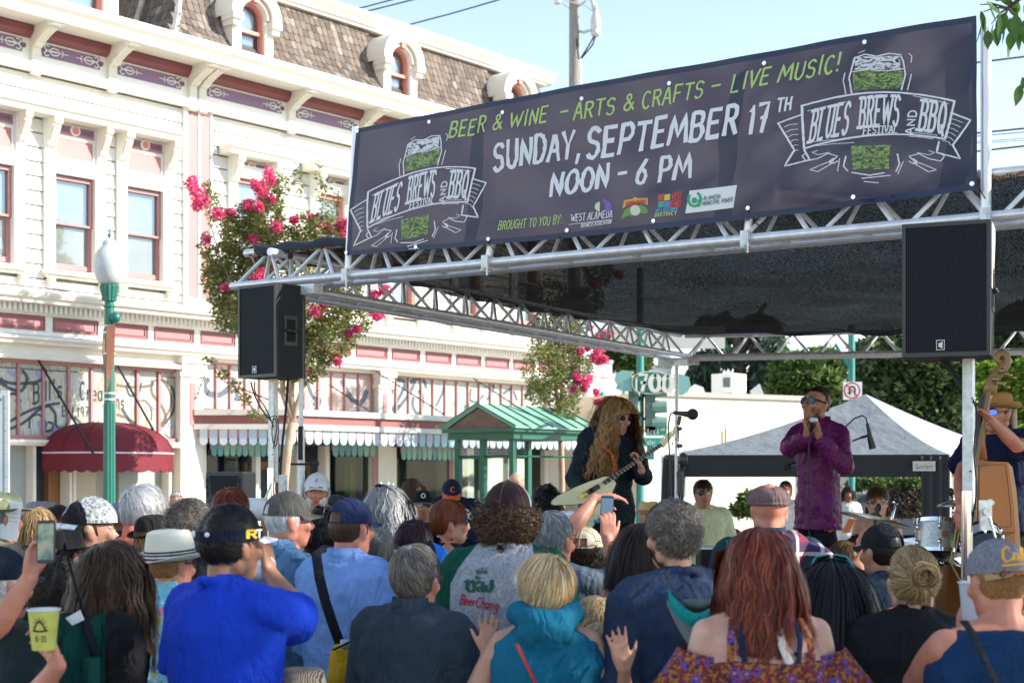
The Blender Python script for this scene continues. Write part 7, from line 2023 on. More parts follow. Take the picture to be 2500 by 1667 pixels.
def spots(name,base,layers,rough=.85):
 """printed cloth: base colour with several layers of blots (colour, scale, threshold, seed offset)"""
 m,nt,b=new_mat('print_'+name);N=nt.nodes;L=nt.links
 tc=N.new('ShaderNodeTexCoord');col=None
 for c,sc_,th,sd,kind in layers:
  mp=N.new('ShaderNodeMapping');mp.inputs['Location'].default_value=(sd,sd*1.7,sd*.6);L.new(tc.outputs['Object'],mp.inputs['Vector'])
  if kind=='n':n=N.new('ShaderNodeTexNoise');n.inputs['Detail'].default_value=3;fac=n.outputs['Fac']
  else:
   n=N.new('ShaderNodeTexVoronoi');fac=n.outputs['Distance']
  n.inputs['Scale'].default_value=sc_;L.new(mp.outputs[0],n.inputs['Vector'])
  g=N.new('ShaderNodeMath')
  if kind=='ring':
   s1=N.new('ShaderNodeMath');s1.operation='SUBTRACT';s1.inputs[1].default_value=th;L.new(fac,s1.inputs[0])
   a1=N.new('ShaderNodeMath');a1.operation='ABSOLUTE';L.new(s1.outputs[0],a1.inputs[0]);g.operation='LESS_THAN';g.inputs[1].default_value=.06;L.new(a1.outputs[0],g.inputs[0])
  else:
   g.operation='GREATER_THAN' if kind=='n' else 'LESS_THAN';g.inputs[1].default_value=th;L.new(fac,g.inputs[0])
  mx=N.new('ShaderNodeMixRGB');L.new(g.outputs[0],mx.inputs[0])
  if col is None:mx.inputs[1].default_value=(*base,1)
  else:L.new(col,mx.inputs[1])
  mx.inputs[2].default_value=(*c,1);col=mx.outputs[0]
 L.new(col,b.inputs['Base Color']);b.inputs['Roughness'].default_value=rough
 return add_folds(m,.4)
aloha=spots('palm_shirt',(.20,.52,.66),[((.62,.58,.16),14,.60,1,'n'),((.70,.22,.28),18,.62,5,'n'),((.55,.75,.80),22,.64,9,'n'),((.12,.30,.20),26,.66,3,'n')])
redfl=spots('red_floral',(.62,.02,.04),[((.80,.78,.80),20,.45,1,'ring'),((.04,.03,.16),30,.60,4,'n'),((.85,.80,.82),38,.64,8,'n')])
paisley=spots('dark_medallion',(.15,.03,.03),[((.34,.13,.03),75,.52,1,'n'),((.26,.02,.07),27,.42,2,'v'),((.05,.08,.36),27,.30,2,'ring'),((.40,.17,.22),27,.16,2,'v'),((.03,.02,.06),70,.60,7,'n')])
bpr=spots('blue_white_print',(.45,.55,.68),[((.10,.18,.35),60,.52,1,'n')])
rainb=spots('bright_stripes',(.6,.05,.25),[((.75,.45,.05),16,.55,1,'n'),((.05,.25,.6),18,.56,5,'n'),((.75,.7,.6),25,.6,9,'n')])
purple_sh=spots('purple_brocade',(.12,.010,.10),[((.17,.022,.06),75,.50,1,'n'),((.07,.010,.13),60,.56,6,'n')],.42)
fleck=spots('dark_flecked',(.010,.018,.026),[((.05,.09,.11),70,.66,1,'n')])
navydot=spots('navy_pinstripe',(.008,.012,.045),[((.02,.03,.08),90,.6,2,'n')])
def plaidmat():
 m,nt,b=new_mat('red_white_plaid');N=nt.nodes;L=nt.links
 tc=N.new('ShaderNodeTexCoord');sx=N.new('ShaderNodeSeparateXYZ');L.new(tc.outputs['Object'],sx.inputs[0]);col=None
 for ax,sc_,ph,th,c in(('X',55,0,.2,(.30,.02,.05)),('Z',55,0,.2,(.02,.03,.10)),('X',55,1.8,.90,(.6,.6,.62)),('Z',55,1.6,.88,(.6,.58,.5))):
  a=N.new('ShaderNodeMath');a.operation='MULTIPLY_ADD';a.inputs[1].default_value=sc_;a.inputs[2].default_value=ph;L.new(sx.outputs[ax],a.inputs[0])
  s_=N.new('ShaderNodeMath');s_.operation='SINE';L.new(a.outputs[0],s_.inputs[0])
  g=N.new('ShaderNodeMath');g.operation='GREATER_THAN';g.inputs[1].default_value=th;L.new(s_.outputs[0],g.inputs[0])
  f=N.new('ShaderNodeMath');f.operation='MULTIPLY';f.inputs[1].default_value=.65;L.new(g.outputs[0],f.inputs[0])
  mx=N.new('ShaderNodeMixRGB');L.new(f.outputs[0],mx.inputs[0])
  if col is None:mx.inputs[1].default_value=(.05,.02,.06,1)
  else:L.new(col,mx.inputs[1])
  mx.inputs[2].default_value=(*c,1);col=mx.outputs[0]
 L.new(col,b.inputs['Base Color']);b.inputs['Roughness'].default_value=.9
 return m
plaid=plaidmat()
for m_ in(slate,denim):add_folds(m_)
def S_(m,sleeve='short',**k):return dict(mat=m,sleeve=sleeve,**k)
SHORT=dict(kind='short',len=.035,n=1700,lift=.18,messy=.35)
def hr(c,**k):d=dict(SHORT);d.update(c=c);d.update(k);return d
def longh(c,L=.35,**k):d=dict(kind='long',c=c,len=L,n=1300,w=.0055,vol=.07,messy=.3,steps=14,wave=.006,freq=2.0);d.update(k);return d
white_p2=mat('print_white',(.72,.72,.72),.7)
CR='people in the crowd before the stage'
# ---- nearest rows --------------------------------------------------------
def em_round(ca,h2,c,r):
 q=MB();F_=on_cap(h2,c,r,pi/2,.55,.8,.62)
 pts=[(0,.1)];
 ribbon(q,[(.5+.36*cos(a*pi/10),.5+.36*sin(a*pi/10))for a in range(21)],.05,F_)
 for k in range(8):
  a=k*pi/4;ribbon(q,[(.5+.36*cos(a),.5+.36*sin(a)),(.5+.5*cos(a+.39),.5+.5*sin(a+.39)),(.5+.36*cos(a+.78),.5+.36*sin(a+.78))],.03,F_)
 ribbon(q,[(.32,.62),(.68,.62),(.5,.3),(.32,.62)],.04,F_);ribbon(q,[(.42,.66),(.55,.6),(.45,.52),(.55,.45),(.45,.36)],.04,F_)
 q.build('cap_emblem',white_p2,ca)
def em_letter(txt,mt,th0=pi/2,ph0=.55,w=.5,h=.45,sw=.2,xs=.8):
 def f(ca,h2,c,r):
  q=MB();F_=on_cap(h2,c,r,th0,ph0,w,h);text_fn(q,txt,F_,sw,xs=xs,gap=.12);q.build('cap_emblem',mt,ca)
 return f
def em_shield(ca,h2,c,r):
 q=MB();F_=on_cap(h2,c,r,pi/2,.55,.55,.5,1.02);q.add([F_(.5+.5*cos(a*pi/8),.5+.5*sin(a*pi/8))for a in range(16)],[tuple(range(16))]);q.build('cap_emblem',white_p2,ca)
 q=MB();F_=on_cap(h2,c,r,pi/2,.55,.55,.5,1.03);ribbon(q,[(.35,.7),(.5,.5),(.65,.7)],.08,F_);ribbon(q,[(.4,.3),(.5,.38),(.6,.3)],.08,F_);ribbon(q,[(.32,.52),(.42,.56)],.1,F_);ribbon(q,[(.68,.52),(.58,.56)],.1,F_);q.build('cap_emblem',black_m,ca)
def em_tri(ca,h2,c,r):
 q=MB();F_=on_cap(h2,c,r,pi/2,.5,.35,.35)
 for i in range(3):ribbon(q,[(.2+.25*i,.2),(.35+.25*i,.2+.25*(i+1))],.14,F_)
 q.build('cap_emblem',mat('grey_print',(.2,.2,.22),.7),ca)
def visor(t,hm):
 q=MB();nn=30;c=(0,-.010,.03)
 for z,k in((.028,1.0),(.060,.985)):
  for i in range(nn):th=2*pi*i/nn;q.v.append((.096*k*cos(th),c[1]+.115*k*sin(th),z+.006*sin(th)))
 for i in range(nn):q.f.append((i,(i+1)%nn,nn+(i+1)%nn,nn+i));q.m.append(0)
 vb=hb(q,hm,'headband',clo('band_navy',(.006,.01,.03)),t)
 q=MB();W_=12
 for j in range(5):
  v=j/4
  for i in range(W_+1):
   a=-1.1+2.2*i/W_;q.v.append((sin(a)*.094,c[1]+cos(a)*.113+v*.075*max(0,cos(a*1.3))**.6,.036-v*.012-.014*abs(sin(a))**2))
 for j in range(4):
  for i in range(W_):a=j*(W_+1)+i;q.f.append((a,a+1,a+W_+2,a+W_+1));q.m.append(0)
 hb(q,hm,'brim',mat('white_visor',(.75,.76,.78),.4),vb)
 for txt,mt,th0,w in(('R',mat('yellow_print',(.75,.48,.02),.5),.10,.36),('T',white_p2,.42,.28)):
  q=MB();cyl=lambda x,y:hm@Vector((.0985*cos(th0+(x-.5)*w),c[1]+.1175*sin(th0+(x-.5)*w),.033+.024*y))
  text_fn(q,txt,cyl,.24,xs=.9);q.build('headband_lettering',mt,vb)
 q=MB();q.ball((-.05,-.108,.045),(.016,.006,.011),10,6);q.ball((.03,-.122,.045),(.011,.005,.008),8,5);hb(q,hm,'buckle',white_p2,vb)
person('man in royal blue T-shirt and navy headband visor, white camera at his face',553,1238,4.6,40,shirt=S_(royal,loose=.02,infl=.022),pants=jean,sk='olive',build=1.02,hatadd=0,hair=hr('black',len=.042,n=2600,lift=.45,messy=.6,w=.0045,comb=(.1,.35,.25)),hat=visor,group=CR,arms={'R':dict(w=(658,1398,4.95),hint=(.75,-.25,-.7),hand=dict(d=(-.15,.1,1),n=(-.85,.3,0),side=-1,curl=48,thumb=20))})
def strap_bag(name,pts,w,mt,label=None):
 pass
person('man in pale blue long-sleeved shirt and navy cap with black shoulder strap',850,1208,6.1,38,shirt=S_(ltblue,'elbow',loose=.025,infl=.03,collar=True,flare=.08),pants=jean,sk='ruddy',build=1.0,hair=hr('brown',len=.05,n=1100,region='under',top=.0,low=-.72,lift=.05),hat=cap_hat(clo('navy_cap',(.012,.022,.07)),brim=clo('navy_cap',(.012,.022,.07))),glasses=dict(),group=CR,folds=.03)
person('brown-haired man in dark slate collared shirt with his back to the camera',1010,1338,5.2,24,shirt=S_(slate,'long',loose=.018,infl=.022,collar=True),pants=jean,sk='ruddy',build=1.05,hatadd=0,H=1.60,hair=hr('greybrown',len=.05,n=3000,lift=.2,messy=.4,w=.0042,comb=(.3,0,-.3)),glasses=dict(clear=True),group=CR,headk=1.06,folds=.026)
person('short-haired blonde woman in teal hooded sleeveless top with both hands raised',1335,1362,4.9,3,sex='f',shirt=S_(teal,'none',infl=.022,hood=True),pants=jean,sk='fair',build=1.15,hatadd=0,headk=1.0,folds=.03,hair=hr('blonde',len=.115,n=3600,vol=.12,lift=.10,messy=.22,w=.0045,steps=8,low=-.66,clumps=90,part=(.25,-.1,.95)),group=CR,vox=.0065,dec=.45,arms={'L':dict(w=(1190,1592,5.0),hint=(-.5,-.2,-1),hand=dict(d=(.04,.10,1),n=(0,1,-.1),side=1,curl=6,spread=7)),'R':dict(w=(1524,1632,4.72),hint=(.5,-.2,-1),hand=dict(d=(-.22,.15,1),n=(0,1,-.1),side=-1,curl=7,spread=6))})
def raglan_x(t,hm,nk,f,arms_,so):
 gr=mat('green_shirt_print',(.01,.09,.06),.8);rd=mat('red_shirt_print',(.42,.015,.04),.8)
 def bx(x,z):return(x,0,z)
 zz=nk.z
 q1=lambda m:text_fn(m,'Beer',lambda x,y:bx(-.150+.068*x+.010*y,zz-.235-.006*x+.034*y),.19,xs=.8,gap=.1,serif=.1)
 q2=lambda m:text_fn(m,'Chang',lambda x,y:bx(-.078+.092*x+.010*y,zz-.243-.010*x+.036*y),.17,xs=.85,gap=.1,serif=.1)
 back_print(t,so,q1,rd);back_print(t,so,q2,rd)
 def thai(m):
  F_=lambda x,y:bx(-.130+.118*x,zz-.190+.050*y)
  for st,w in(([(.02,.75),(.10,.92),(.13,.7),(.10,.35),(.16,.12),(.30,.05),(.36,.25),(.36,.75),(.28,.9),(.22,.75)],.15),([(.36,.6),(.30,.55)],.12),([(.42,1.25),(.44,1.0),(.55,1.05),(.50,1.15)],.10),([(.47,.7),(.55,.85),(.66,.8),(.68,.6),(.68,.1)],.14),([(.52,.1),(.50,.35),(.60,.45)],.12),([(.76,.55),(.80,.15),(.90,.12),(.98,.3),(.98,.95)],.15)):ribbon(m,st,w,F_)
  G=lambda x,y:bx(-.082+.046*x,zz-.120+.018*y)
  for st in([(.05,.9),(.05,.1),(.12,.0)],[(.2,.9),(.25,.1),(.45,.1),(.45,.9)],[(.25,1.2),(.5,1.3),(.6,1.1)],[(.58,.8),(.68,.9),(.72,.1),(.6,.3)],[(.85,.9),(.95,.8),(.85,.5),(.95,.2),(.85,.05)],[(.9,1.2),(1,1.3)]):ribbon(m,st,.12,G)
 back_print(t,so,thai,gr)
brownc=clo('brown_cap',(.035,.018,.018));offw=clo('offwhite_cap',(.62,.62,.64))
def trucker(t,hm):
 cap_hat(offw,brownc,brim=clo('maroon_brim',(.12,.03,.03)),bc=brownc,seam=clo('stitch',(.2,.12,.1)))(t,hm)
def trucker2(t,hm):
 cap_hat(brownc,offw,brim=clo('maroon_brim',(.12,.03,.03)),bc=brownc,seam=clo('stitch',(.2,.12,.1)),mesh_hole=False)(t,hm)
person('tall man in green-sleeved grey raglan shirt and brown and white cap over dark curls',1238,1167,5.75,16,shirt=S_(raglan,'short',loose=.02,infl=.022),pants=jean,sk='fair',build=1.02,folds=.024,headk=1.05,hair=dict(kind='curly',c='brown',len=.12,n=2600,region='under',top=.12,low=-.80,vol=.24,w=.006,messy=.95,steps=9,wave=.012,freq=3.2,clumps=260,shell=False),hat=trucker2,group=CR,extra=raglan_x)
person('woman with long dark brown wavy hair and red glasses, in black',262,1328,5.25,52,sex='f',shirt=S_(blackc,'long',infl=.02),pants=jean,sk='fair',build=1.1,hatadd=0,headk=1.05,hair=longh('brown',.36,n=2600,wave=.010,freq=2.6,vol=.05,clumps=60,messy=.35,w=.006),glasses=dict(clear=True,fm=mat('red_frame',(.25,.02,.03),.3)),group=CR)
brn=clo('brown_band',(.09,.06,.055));wb=clo('white_band',(.6,.6,.58))
person('man in cream fedora with brown striped band and light blue palm-print shirt',412,1280,6.0,38,shirt=S_(aloha,'short',loose=.03,infl=.03,collar=True),pants=khaki,sk='ruddy',build=1.1,hatadd=.05,hair=hr('ginger',len=.012,n=1500,region='under',top=.1,low=-.7,lift=.1),glasses=dict(clear=True),group=CR,hat=brim_hat(mat('cream_felt',(.66,.62,.53),.9,bump=.2,bscale=200,bdist=.002),.094,.125,.058,pinch=.25,up=.022,stripes=[(.03,.10,brn),(.10,.15,wb),(.15,.22,brn),(.22,.25,wb),(.25,.32,brn)],name='fedora',tilt=4,z0=.035))
person('bearded man in navy cap and dark tee holding up a phone and a yellow cup',-12,1302,4.6,38,shirt=S_(darkgreen,'short',loose=.025,infl=.03),pants=jean,sk='ruddy',build=1.15,H=1.62,hair=hr('white',len=.03,n=1100,region='under',top=.15,low=-.6),hairs=[hr('white',region='beard',len=.05,n=500,lift=.3)],hat=cap_hat(clo('navy_cap2',(.008,.015,.03))),group=CR,vox=.0065,dec=.45,arms={'L':dict(w=(72,1412,4.45),hint=(-.3,-.6,-1),hand=dict(d=(.15,.1,1),n=(.6,-.2,0),side=1,curl=30,thumb=25)),'R':dict(w=(140,1625,4.2),hint=(.3,-1,-.8),hand=dict(d=(-.35,.1,1),n=(-.8,-.5,.1),side=-1,curl=42,thumb=30))})
person('bearded man in navy sweater with a teal sun hat hanging down his back',1650,1228,5.0,-32,shirt=S_(navy,'long',loose=.025,infl=.028),pants=jean,sk='fair',build=1.05,hatadd=0,folds=.03,headk=.95,hair=hr('greybrown',len=.065,n=2800,lift=.5,messy=.9,w=.0045,kind='curly',wave=.008,freq=1.5,vol=.06),hairs=[hr('brown',region='beard',len=.03,n=500,lift=.2)],glasses=dict(),group=CR)
def coldsh(t,hm,nk,f,arms_,so):
 for side in('L','R'):
  S,E_,W=arms_[side];m=MB()
  def ru(u,v,S=S,E_=E_):
   ax=(E_-S).normalized();a=ax.cross(Vector((0,1,0))).normalized();b_=ax.cross(a)
   th=2*pi*u;r=(.075+.05*v+.012*sin(th*5)*v)*f
   return S+ax*(.055+.12*v)*f+a*cos(th)*r+b_*sin(th)*r
  m.grid(ru,40,6);m.build('sleeve_ruffle',paisley,t,smooth=True)
  m=MB();sg=-1 if side=='L' else 1
  m.tube([nk+Vector((sg*.10*f,-.06*f,-.045*f)),nk+Vector((sg*.115*f,-.105*f,-.10*f)),nk+Vector((sg*.12*f,-.125*f,-.19*f))],.012*f,5,flat=.3);m.build('top_strap',paisley,t)
  m=MB();m.tube([nk+Vector((sg*.075*f,-.07*f,-.04*f)),nk+Vector((sg*.085*f,-.112*f,-.10*f)),nk+Vector((sg*.075*f,-.125*f,-.19*f))],.009*f,5,flat=.3);m.build('bra_strap',clo('strap_navy',(.015,.02,.06)),t)
 m=MB();m.tube([nk+Vector((.015*f,-.085*f,-.03*f)),nk+Vector((.03*f,-.128*f,-.12*f)),nk+Vector((.09*f,-.15*f,-.28*f)),nk+Vector((.16*f,-.135*f,-.42*f)),nk+Vector((.19*f,-.06*f,-.52*f))],.015*f,6,flat=.3)
 m.build('bag_strap',clo('white_strap',(.62,.60,.56)),t,smooth=True)
person('woman with long auburn hair in patterned off-shoulder top with white bag strap',1858,1292,4.3,-4,sex='f',shirt=S_(paisley,'none',infl=.020,top=1.37,strap=False),pants=jean,sk='pale',build=1.22,hatadd=0,headk=.98,folds=.03,hair=longh('auburn',.29,n=3400,wave=.008,freq=2.2,vol=.03,clumps=110,messy=.38,w=.0055,part=(.1,-.05,.98)),group=CR,extra=coldsh)
person('woman with long black hair and teal sunglasses pushed up on her head',2030,1367,5.2,10,sex='f',shirt=S_(blackc,'short',infl=.02),pants=jean,sk='tan',build=1.0,hatadd=0,hair=longh('black',.62,n=2600,wave=.004,vol=.08,w=.0055,messy=.2,part=(0,-.05,.98)),glasses=dict(up=1,fm=mat('teal_frame',(.02,.35,.35),.3),thick=1.6),group=CR)
def bun(t,hm,nk,f,arms_,so):
 m=MB();rng=np.random.RandomState(5)
 for k in range(260):
  a0=rng.rand()*6.28;tilt=rng.normal()*.25;R_=.030+.012*rng.rand();o=rng.normal(size=3)*.006;pts=[]
  for i in range(9):
   a=a0+i*.42;pts.append(hm@Vector((.028+R_*cos(a)+o[0],-.118+o[1]*1.5-.012*sin(a+tilt),.045+R_*.95*sin(a)+o[2])))
  m.tube(pts,.0022,3)
 m.build('hair_bun',hairmat('dkblonde',HAIR['dkblonde'],hi=HI['dkblonde']),t)
 m=MB();m.tube([nk+Vector((.062*f*cos(a),-.01+.06*f*sin(a),-.02*f))for a in[i*pi/8 for i in range(16)]],.005,5);m.build('necklace',mat('copper_beads',(.25,.08,.04),.4,bump=.6,bscale=90),t)
person('woman in black T-shirt with dark blonde hair twisted up in a bun',2228,1342,5.0,8,sex='f',shirt=S_(blackc,'short',loose=.02,infl=.024),pants=jean,sk='pale',build=1.25,hatadd=0,headk=1.0,hair=hr('dkblonde',len=.13,n=3000,vol=.06,lift=.0,messy=.12,w=.0045,steps=8,low=-.7,comb=(.15,-.9,.35),clumps=80),group=CR,extra=bun)
cal_y=mat('gold_embroidery',(.75,.34,.02),.6)
def em_cal(ca,h2,c,r):
 F_=on_cap(h2,c,r,-pi/2-.16,.40,.95,.56,1.03)
 q=MB()
 for st in([(.30,.85),(.20,.98),(.06,.75),(.04,.35),(.14,.12),(.30,.20),(.38,.32)],[(.56,.52),(.46,.58),(.40,.35),(.46,.18),(.56,.30),(.58,.52),(.57,.25),(.64,.18)],[(.66,.30),(.78,.75),(.86,.95),(.90,.82),(.76,.45),(.74,.22),(.84,.16),(.95,.28)],[(.02,-.06),(.4,-.02),(.85,.02)]):
  ribbon(q,st,.10,F_)
 q.build('cap_emblem',cal_y,ca)
heather=ramp_mat('heather_grey_wool',[(.3,(.12,.12,.14)),(.7,(.24,.24,.27))],scale=90,detail=6,rough=.95)
aztec=spots('woven_diamond',(.40,.26,.12),[((.45,.06,.02),26,.42,1,'v'),((.65,.25,.05),26,.28,1,'ring'),((.02,.02,.02),26,.5,1,'ring')])
def calcap(t,hm):
 loc=Matrix.Identity(4)
 cap_hat(heather,brim=aztec,back=True,emblem=None,mesh_hole=False,bc=mat('copper_button',(.25,.08,.05),.6))(t,hm)
 h2=hm;em_cal([c_ for c_ in t.children if c_.name.startswith('cap')][0],hm,(0,-.034,.042),(.088,.106,.104))
person('man in navy tank top and backward grey cap lettered Cal, woven brim, holding a cup',2442,1320,4.2,-14,shirt=S_(tankn,'none',infl=.02),pants=jean,sk='ruddy',build=1.12,headk=.98,H=1.66,folds=.03,hair=hr('ginger',len=.012,n=1200,region='under',top=.0,low=-.7),hat=calcap,group=CR,hpitch=-6,arms={'L':dict(w=(2352,1560,4.55),hint=(-1,-.4,-.8),hand=dict(d=(.1,.25,1),n=(.8,.2,0),side=1,curl=45))})
def flatcap(t,hm):
 q=MB();nn=28;c=(0,.004,.052)
 for j in range(9):
  ph=-.25+(pi/2+.25)*j/8
  for i in range(nn):
   th=2*pi*i/nn;x,y,z=ellmap(c,(.104,.122,.072),th,ph);q.v.append((x*(1+.008*abs(sin(th*4))),y,z-.012*max(0,sin(th))))
 for j in range(8):
  for i in range(nn):q.f.append((j*nn+i,j*nn+(i+1)%nn,(j+1)*nn+(i+1)%nn,(j+1)*nn+i));q.m.append(0)
 fc=hb(q,hm,'flat_cap',clo('mauve_brown_cap',(.14,.09,.095)),t)
 q=MB();q.tube([(.089*cos(th),-.006+.107*sin(th),.034)for th in[2*pi*i/24 for i in range(25)]],.010,6);hb(q,hm,'cap_band',clo('mauve_brown_cap',(.14,.09,.095)),fc)
 q=MB()
 for k in range(8):
  th=k*pi/4+.2;q.tube([ellmap(c,(.105,.123,.073),th,ph)for ph in(0,.4,.8,1.2,1.5)],.0012,4)
 q.ball((0,.004,.126),(.008,.008,.005),8,5);hb(q,hm,'seam',clo('cap_seam',(.08,.05,.055)),fc)
def shoulder_plaid(t,hm,nk,f,arms_,so):
 S=arms_['R'][0];m=MB()
 def g(u,v):
  x=.04+.22*u;ang=-2.2+v*3.4
  drop=max(0,abs(v-.55)-.25)*.9
  return Vector((x*f,S.y+sin(ang)*(.135+.03*sin(u*9))*f,S.z+(.10+.01*sin(u*14+v*5)-.10*u*u)*f*max(.0,cos(ang*.6))-drop*f*1.0))
 m.grid(g,16,26);m.build('folded_plaid_shirt',plaid,t,smooth=True)
person('man in mauve flat cap with a plaid shirt thrown over his right shoulder',1878,1176,7.0,2,shirt=S_(clo('dark_teal_shirt',(.015,.04,.055)),'short',collar=True,infl=.025,loose=.02),pants=jean,sk='ruddy',build=1.1,hatadd=.01,hairs=[hr('brown',region='beard',len=.04,n=400)],hat=flatcap,group=CR,extra=shoulder_plaid)
def fair_x(t,hm,nk,f,arms_,so):
 back_print(t,so,lambda m:text_fn(m,'FAIR',lambda x,y:(-.10+.22*x,0,nk.z-.20+.05*x+.055*y),.24,xs=.8,serif=.25,gap=.1),mat('orange_print',(.70,.13,.03),.7))
person('man in black cap and navy tee with orange block lettering, hand to his face',2158,1271,6.3,-28,shirt=S_(navy2,'short',loose=.022,infl=.024),pants=jean,sk='tan',build=1.08,hair=hr('black',len=.02,n=1500,region='under',top=.1,low=-.7),hat=cap_hat(clo('black_cap',(.010,.012,.015))),group=CR,extra=fair_x,arms={'L':dict(w=(2108,1352,6.7),hint=(-.8,-.3,-1),hand=dict(d=(.1,.3,1),n=(.7,.5,0),side=1,curl=40))})
person('woman with long straight dark hair in red and white floral dress',1572,1281,6.0,-12,sex='f',shirt=S_(redfl,'none',infl=.02,hem=.5,flare=.3),pants=None,sk='tan',build=1.0,hatadd=0,hair=longh('dark',.45,n=2600,wave=.003,vol=.08,w=.005,messy=.15,part=(0,-.05,.98)),group=CR)
def rings_x(t,hm,nk,f,arms_,so):
 W=arms_['R'][2];m=MB()
 up=(W-arms_['R'][1]).normalized()
 for i in range(3):
  c=W+up*.105+Vector((-.022+.022*i,0,0));m.tube([c-up*.004,c+up*.004],.0125,10);m.ball(c+Vector((0,-.013,0)),(.009,.006,.009),8,5)
 m.build('turquoise_ring',mat('turquoise',(.02,.35,.38),.3),t,smooth=True)
person('balding grey-haired man in grey-blue tee reaching both arms up with a phone',1345,1250,6.4,38,shirt=S_(greytee,'short',loose=.02,infl=.024),pants=jean,sk='ruddy',build=1.05,hatadd=0,headk=1.06,vox=.0065,dec=.45,hair=hr('salt',len=.05,n=2200,lift=.1,messy=.25,w=.004,low=-.66),glasses=dict(clear=True,fm=mat('brown_frame',(.1,.04,.02),.3)),group=CR,extra=rings_x,arms={'L':dict(w=(1452,1218,6.9),hint=(-.2,0,-1),hand=dict(d=(.95,.2,.15),n=(.15,.3,-1),side=-1,curl=20,spread=12,thumb=60)),'R':dict(w=(1484,1322,6.6),hint=(.6,-.2,-1),hand=dict(d=(.02,.1,1),n=(-.3,1,0),side=-1,curl=30,thumb=30))})
person('person in backward beige cap over dark curls, below the raised phone',1428,1280,7.0,20,shirt=S_(blackc),pants=jean,sk='tan',build=1.0,hair=dict(kind='curly',c='dark',len=.13,n=1800,region='under',top=.1,low=-.9,vol=.25,w=.006,messy=.9,steps=8,wave=.01,freq=3,clumps=200,shell=False),hat=cap_hat(clo('beige_cap',(.42,.38,.30)),back=False,mesh_hole=True),group=CR)
person('small blonde child turned to the left beside the teal hooded woman',1462,1443,5.4,-55,H=1.40,shirt=S_(ltgrey),pants=jean,sk='pale',build=.9,hatadd=0,headk=.98,face=True,hair=hr('blonde',len=.06,n=2000,lift=.3,messy=.6,w=.004),group=CR)
person('person in white top just right of the teal hooded woman, mostly hidden',1462,1520,5.15,10,H=1.33,shirt=S_(whitec,'short',loose=.03,infl=.04),pants=jean,sk='fair',build=1.3,hatadd=0,hair=hr('blonde',len=.05,n=900),group=CR,headk=.85)
straw=ramp_mat('woven_straw',[(.3,(.08,.055,.035)),(.5,(.30,.23,.15)),(.7,(.55,.45,.32))],scale=45,tex='wave',distort=6,rough=.9,bump=.6)
person('short person under a dark braided straw hat at the bottom edge',735,1632,4.7,10,H=1.22,shirt=S_(whitec),pants=jean,sk='fair',hair=hr('brown',len=.03,n=500),hat=brim_hat(straw,.09,.10,.06,name='straw_hat',pinch=.1),group=CR)
person('white-haired man in grey cap and denim jacket, profile to the right',694,1193,6.5,66,shirt=S_(denim,'long',loose=.025,infl=.03,collar=True),pants=jean,sk='ruddy',build=1.08,hair=hr('white',len=.055,n=1600,region='under',top=.12,low=-.72,lift=.12),hat=cap_hat(clo('faded_grey_cap',(.09,.085,.075))),group=CR,face=True)
person('woman with long grey hair, sunglasses on top, and multicoloured sundress',938,1192,7.6,55,sex='f',shirt=S_(rainb,'none',infl=.018,top=1.32,strap=False,hem=.5),pants=None,sk='pale',build=1.1,hatadd=0,headk=1.04,hair=longh('grey',.30,n=2600,wave=.010,freq=3,vol=.12,messy=.4),glasses=dict(up=1),group=CR)
def earr(t,hm,nk,f,a,so):
 m=MB();
 for sg in(-1,1):m.tube([(sg*.085,-.01,-.03),(sg*.088,-.008,-.07)],.0012,4);m.ball((sg*.09,-.006,-.082),(.010,.010,.010),8,6)
 hb(m,hm,'red_earring',mat('red_bead',(.45,.01,.02),.3),t)
person('woman with short red hair and dark glasses calling out, profile to the right',1090,1222,8.0,78,sex='f',shirt=S_(purpd,'none',infl=.015),pants=jean,sk='fair',build=1.1,hatadd=0,headk=1.0,mouth=.016,face=True,hair=hr('red',len=.085,n=2600,vol=.06,lift=.02,messy=.1,w=.0045,steps=8,low=-.45,part=(0,.1,1),clumps=120),glasses=dict(clear=True,fm=mat('navy_frame',(.02,.03,.1),.3),thick=1.8),group=CR,extra=earr)
person('woman with shoulder-length plum-black hair behind the blue capped man',1008,1278,6.9,12,sex='f',shirt=S_(blackc),pants=jean,sk='fair',hatadd=0,hair=longh('plum',.16,n=2400,vol=.16,wave=.004,messy=.2,steps=9),group=CR)
person('man in dark cap with bright blue brim turned to the right',1035,1318,6.0,62,H=1.57,shirt=S_(bpr,'short',infl=.03),pants=jean,sk='tan',hair=hr('dark',len=.02,n=900,region='under',top=.0),headk=1.08,hat=cap_hat(clo('navy_cap3',(.012,.02,.035)),clo('azure',(.03,.20,.75)),brim=clo('azure',(.03,.20,.75))),group=CR,hpitch=-8)
person('woman with black hair, earrings and pink top, half hidden by the left stage pole',788,1243,7.9,60,sex='f',shirt=S_(pinkc,'none'),pants=jean,sk='tan',hatadd=0,hair=longh('black',.14,n=1500,vol=.14,steps=8),glasses=dict(up=1),group=CR,face=True)
person('person under a dark grey straw hat behind the navy capped man',905,1318,6.7,150,H=1.58,shirt=S_(greyc),pants=jean,sk='fair',hair=longh('blonde',.12,n=700,steps=8),hat=brim_hat(clo('dark_straw',(.07,.075,.075),bump=.8),.09,.11,.06,name='straw_hat',tilt=-25),group=CR)
person('man with wild grey-white hair and sunglasses in coral shirt, lit by the sun',345,1178,8.0,62,shirt=S_(coral,'short',infl=.03,loose=.02,collar=True),pants=khaki,sk='ruddy',build=1.05,hatadd=.03,headk=1.08,hair=hr('white',len=.10,n=2600,vol=.14,lift=.2,messy=.7,w=.0035,steps=8,low=-.6),glasses=dict(),group=CR,face=True)
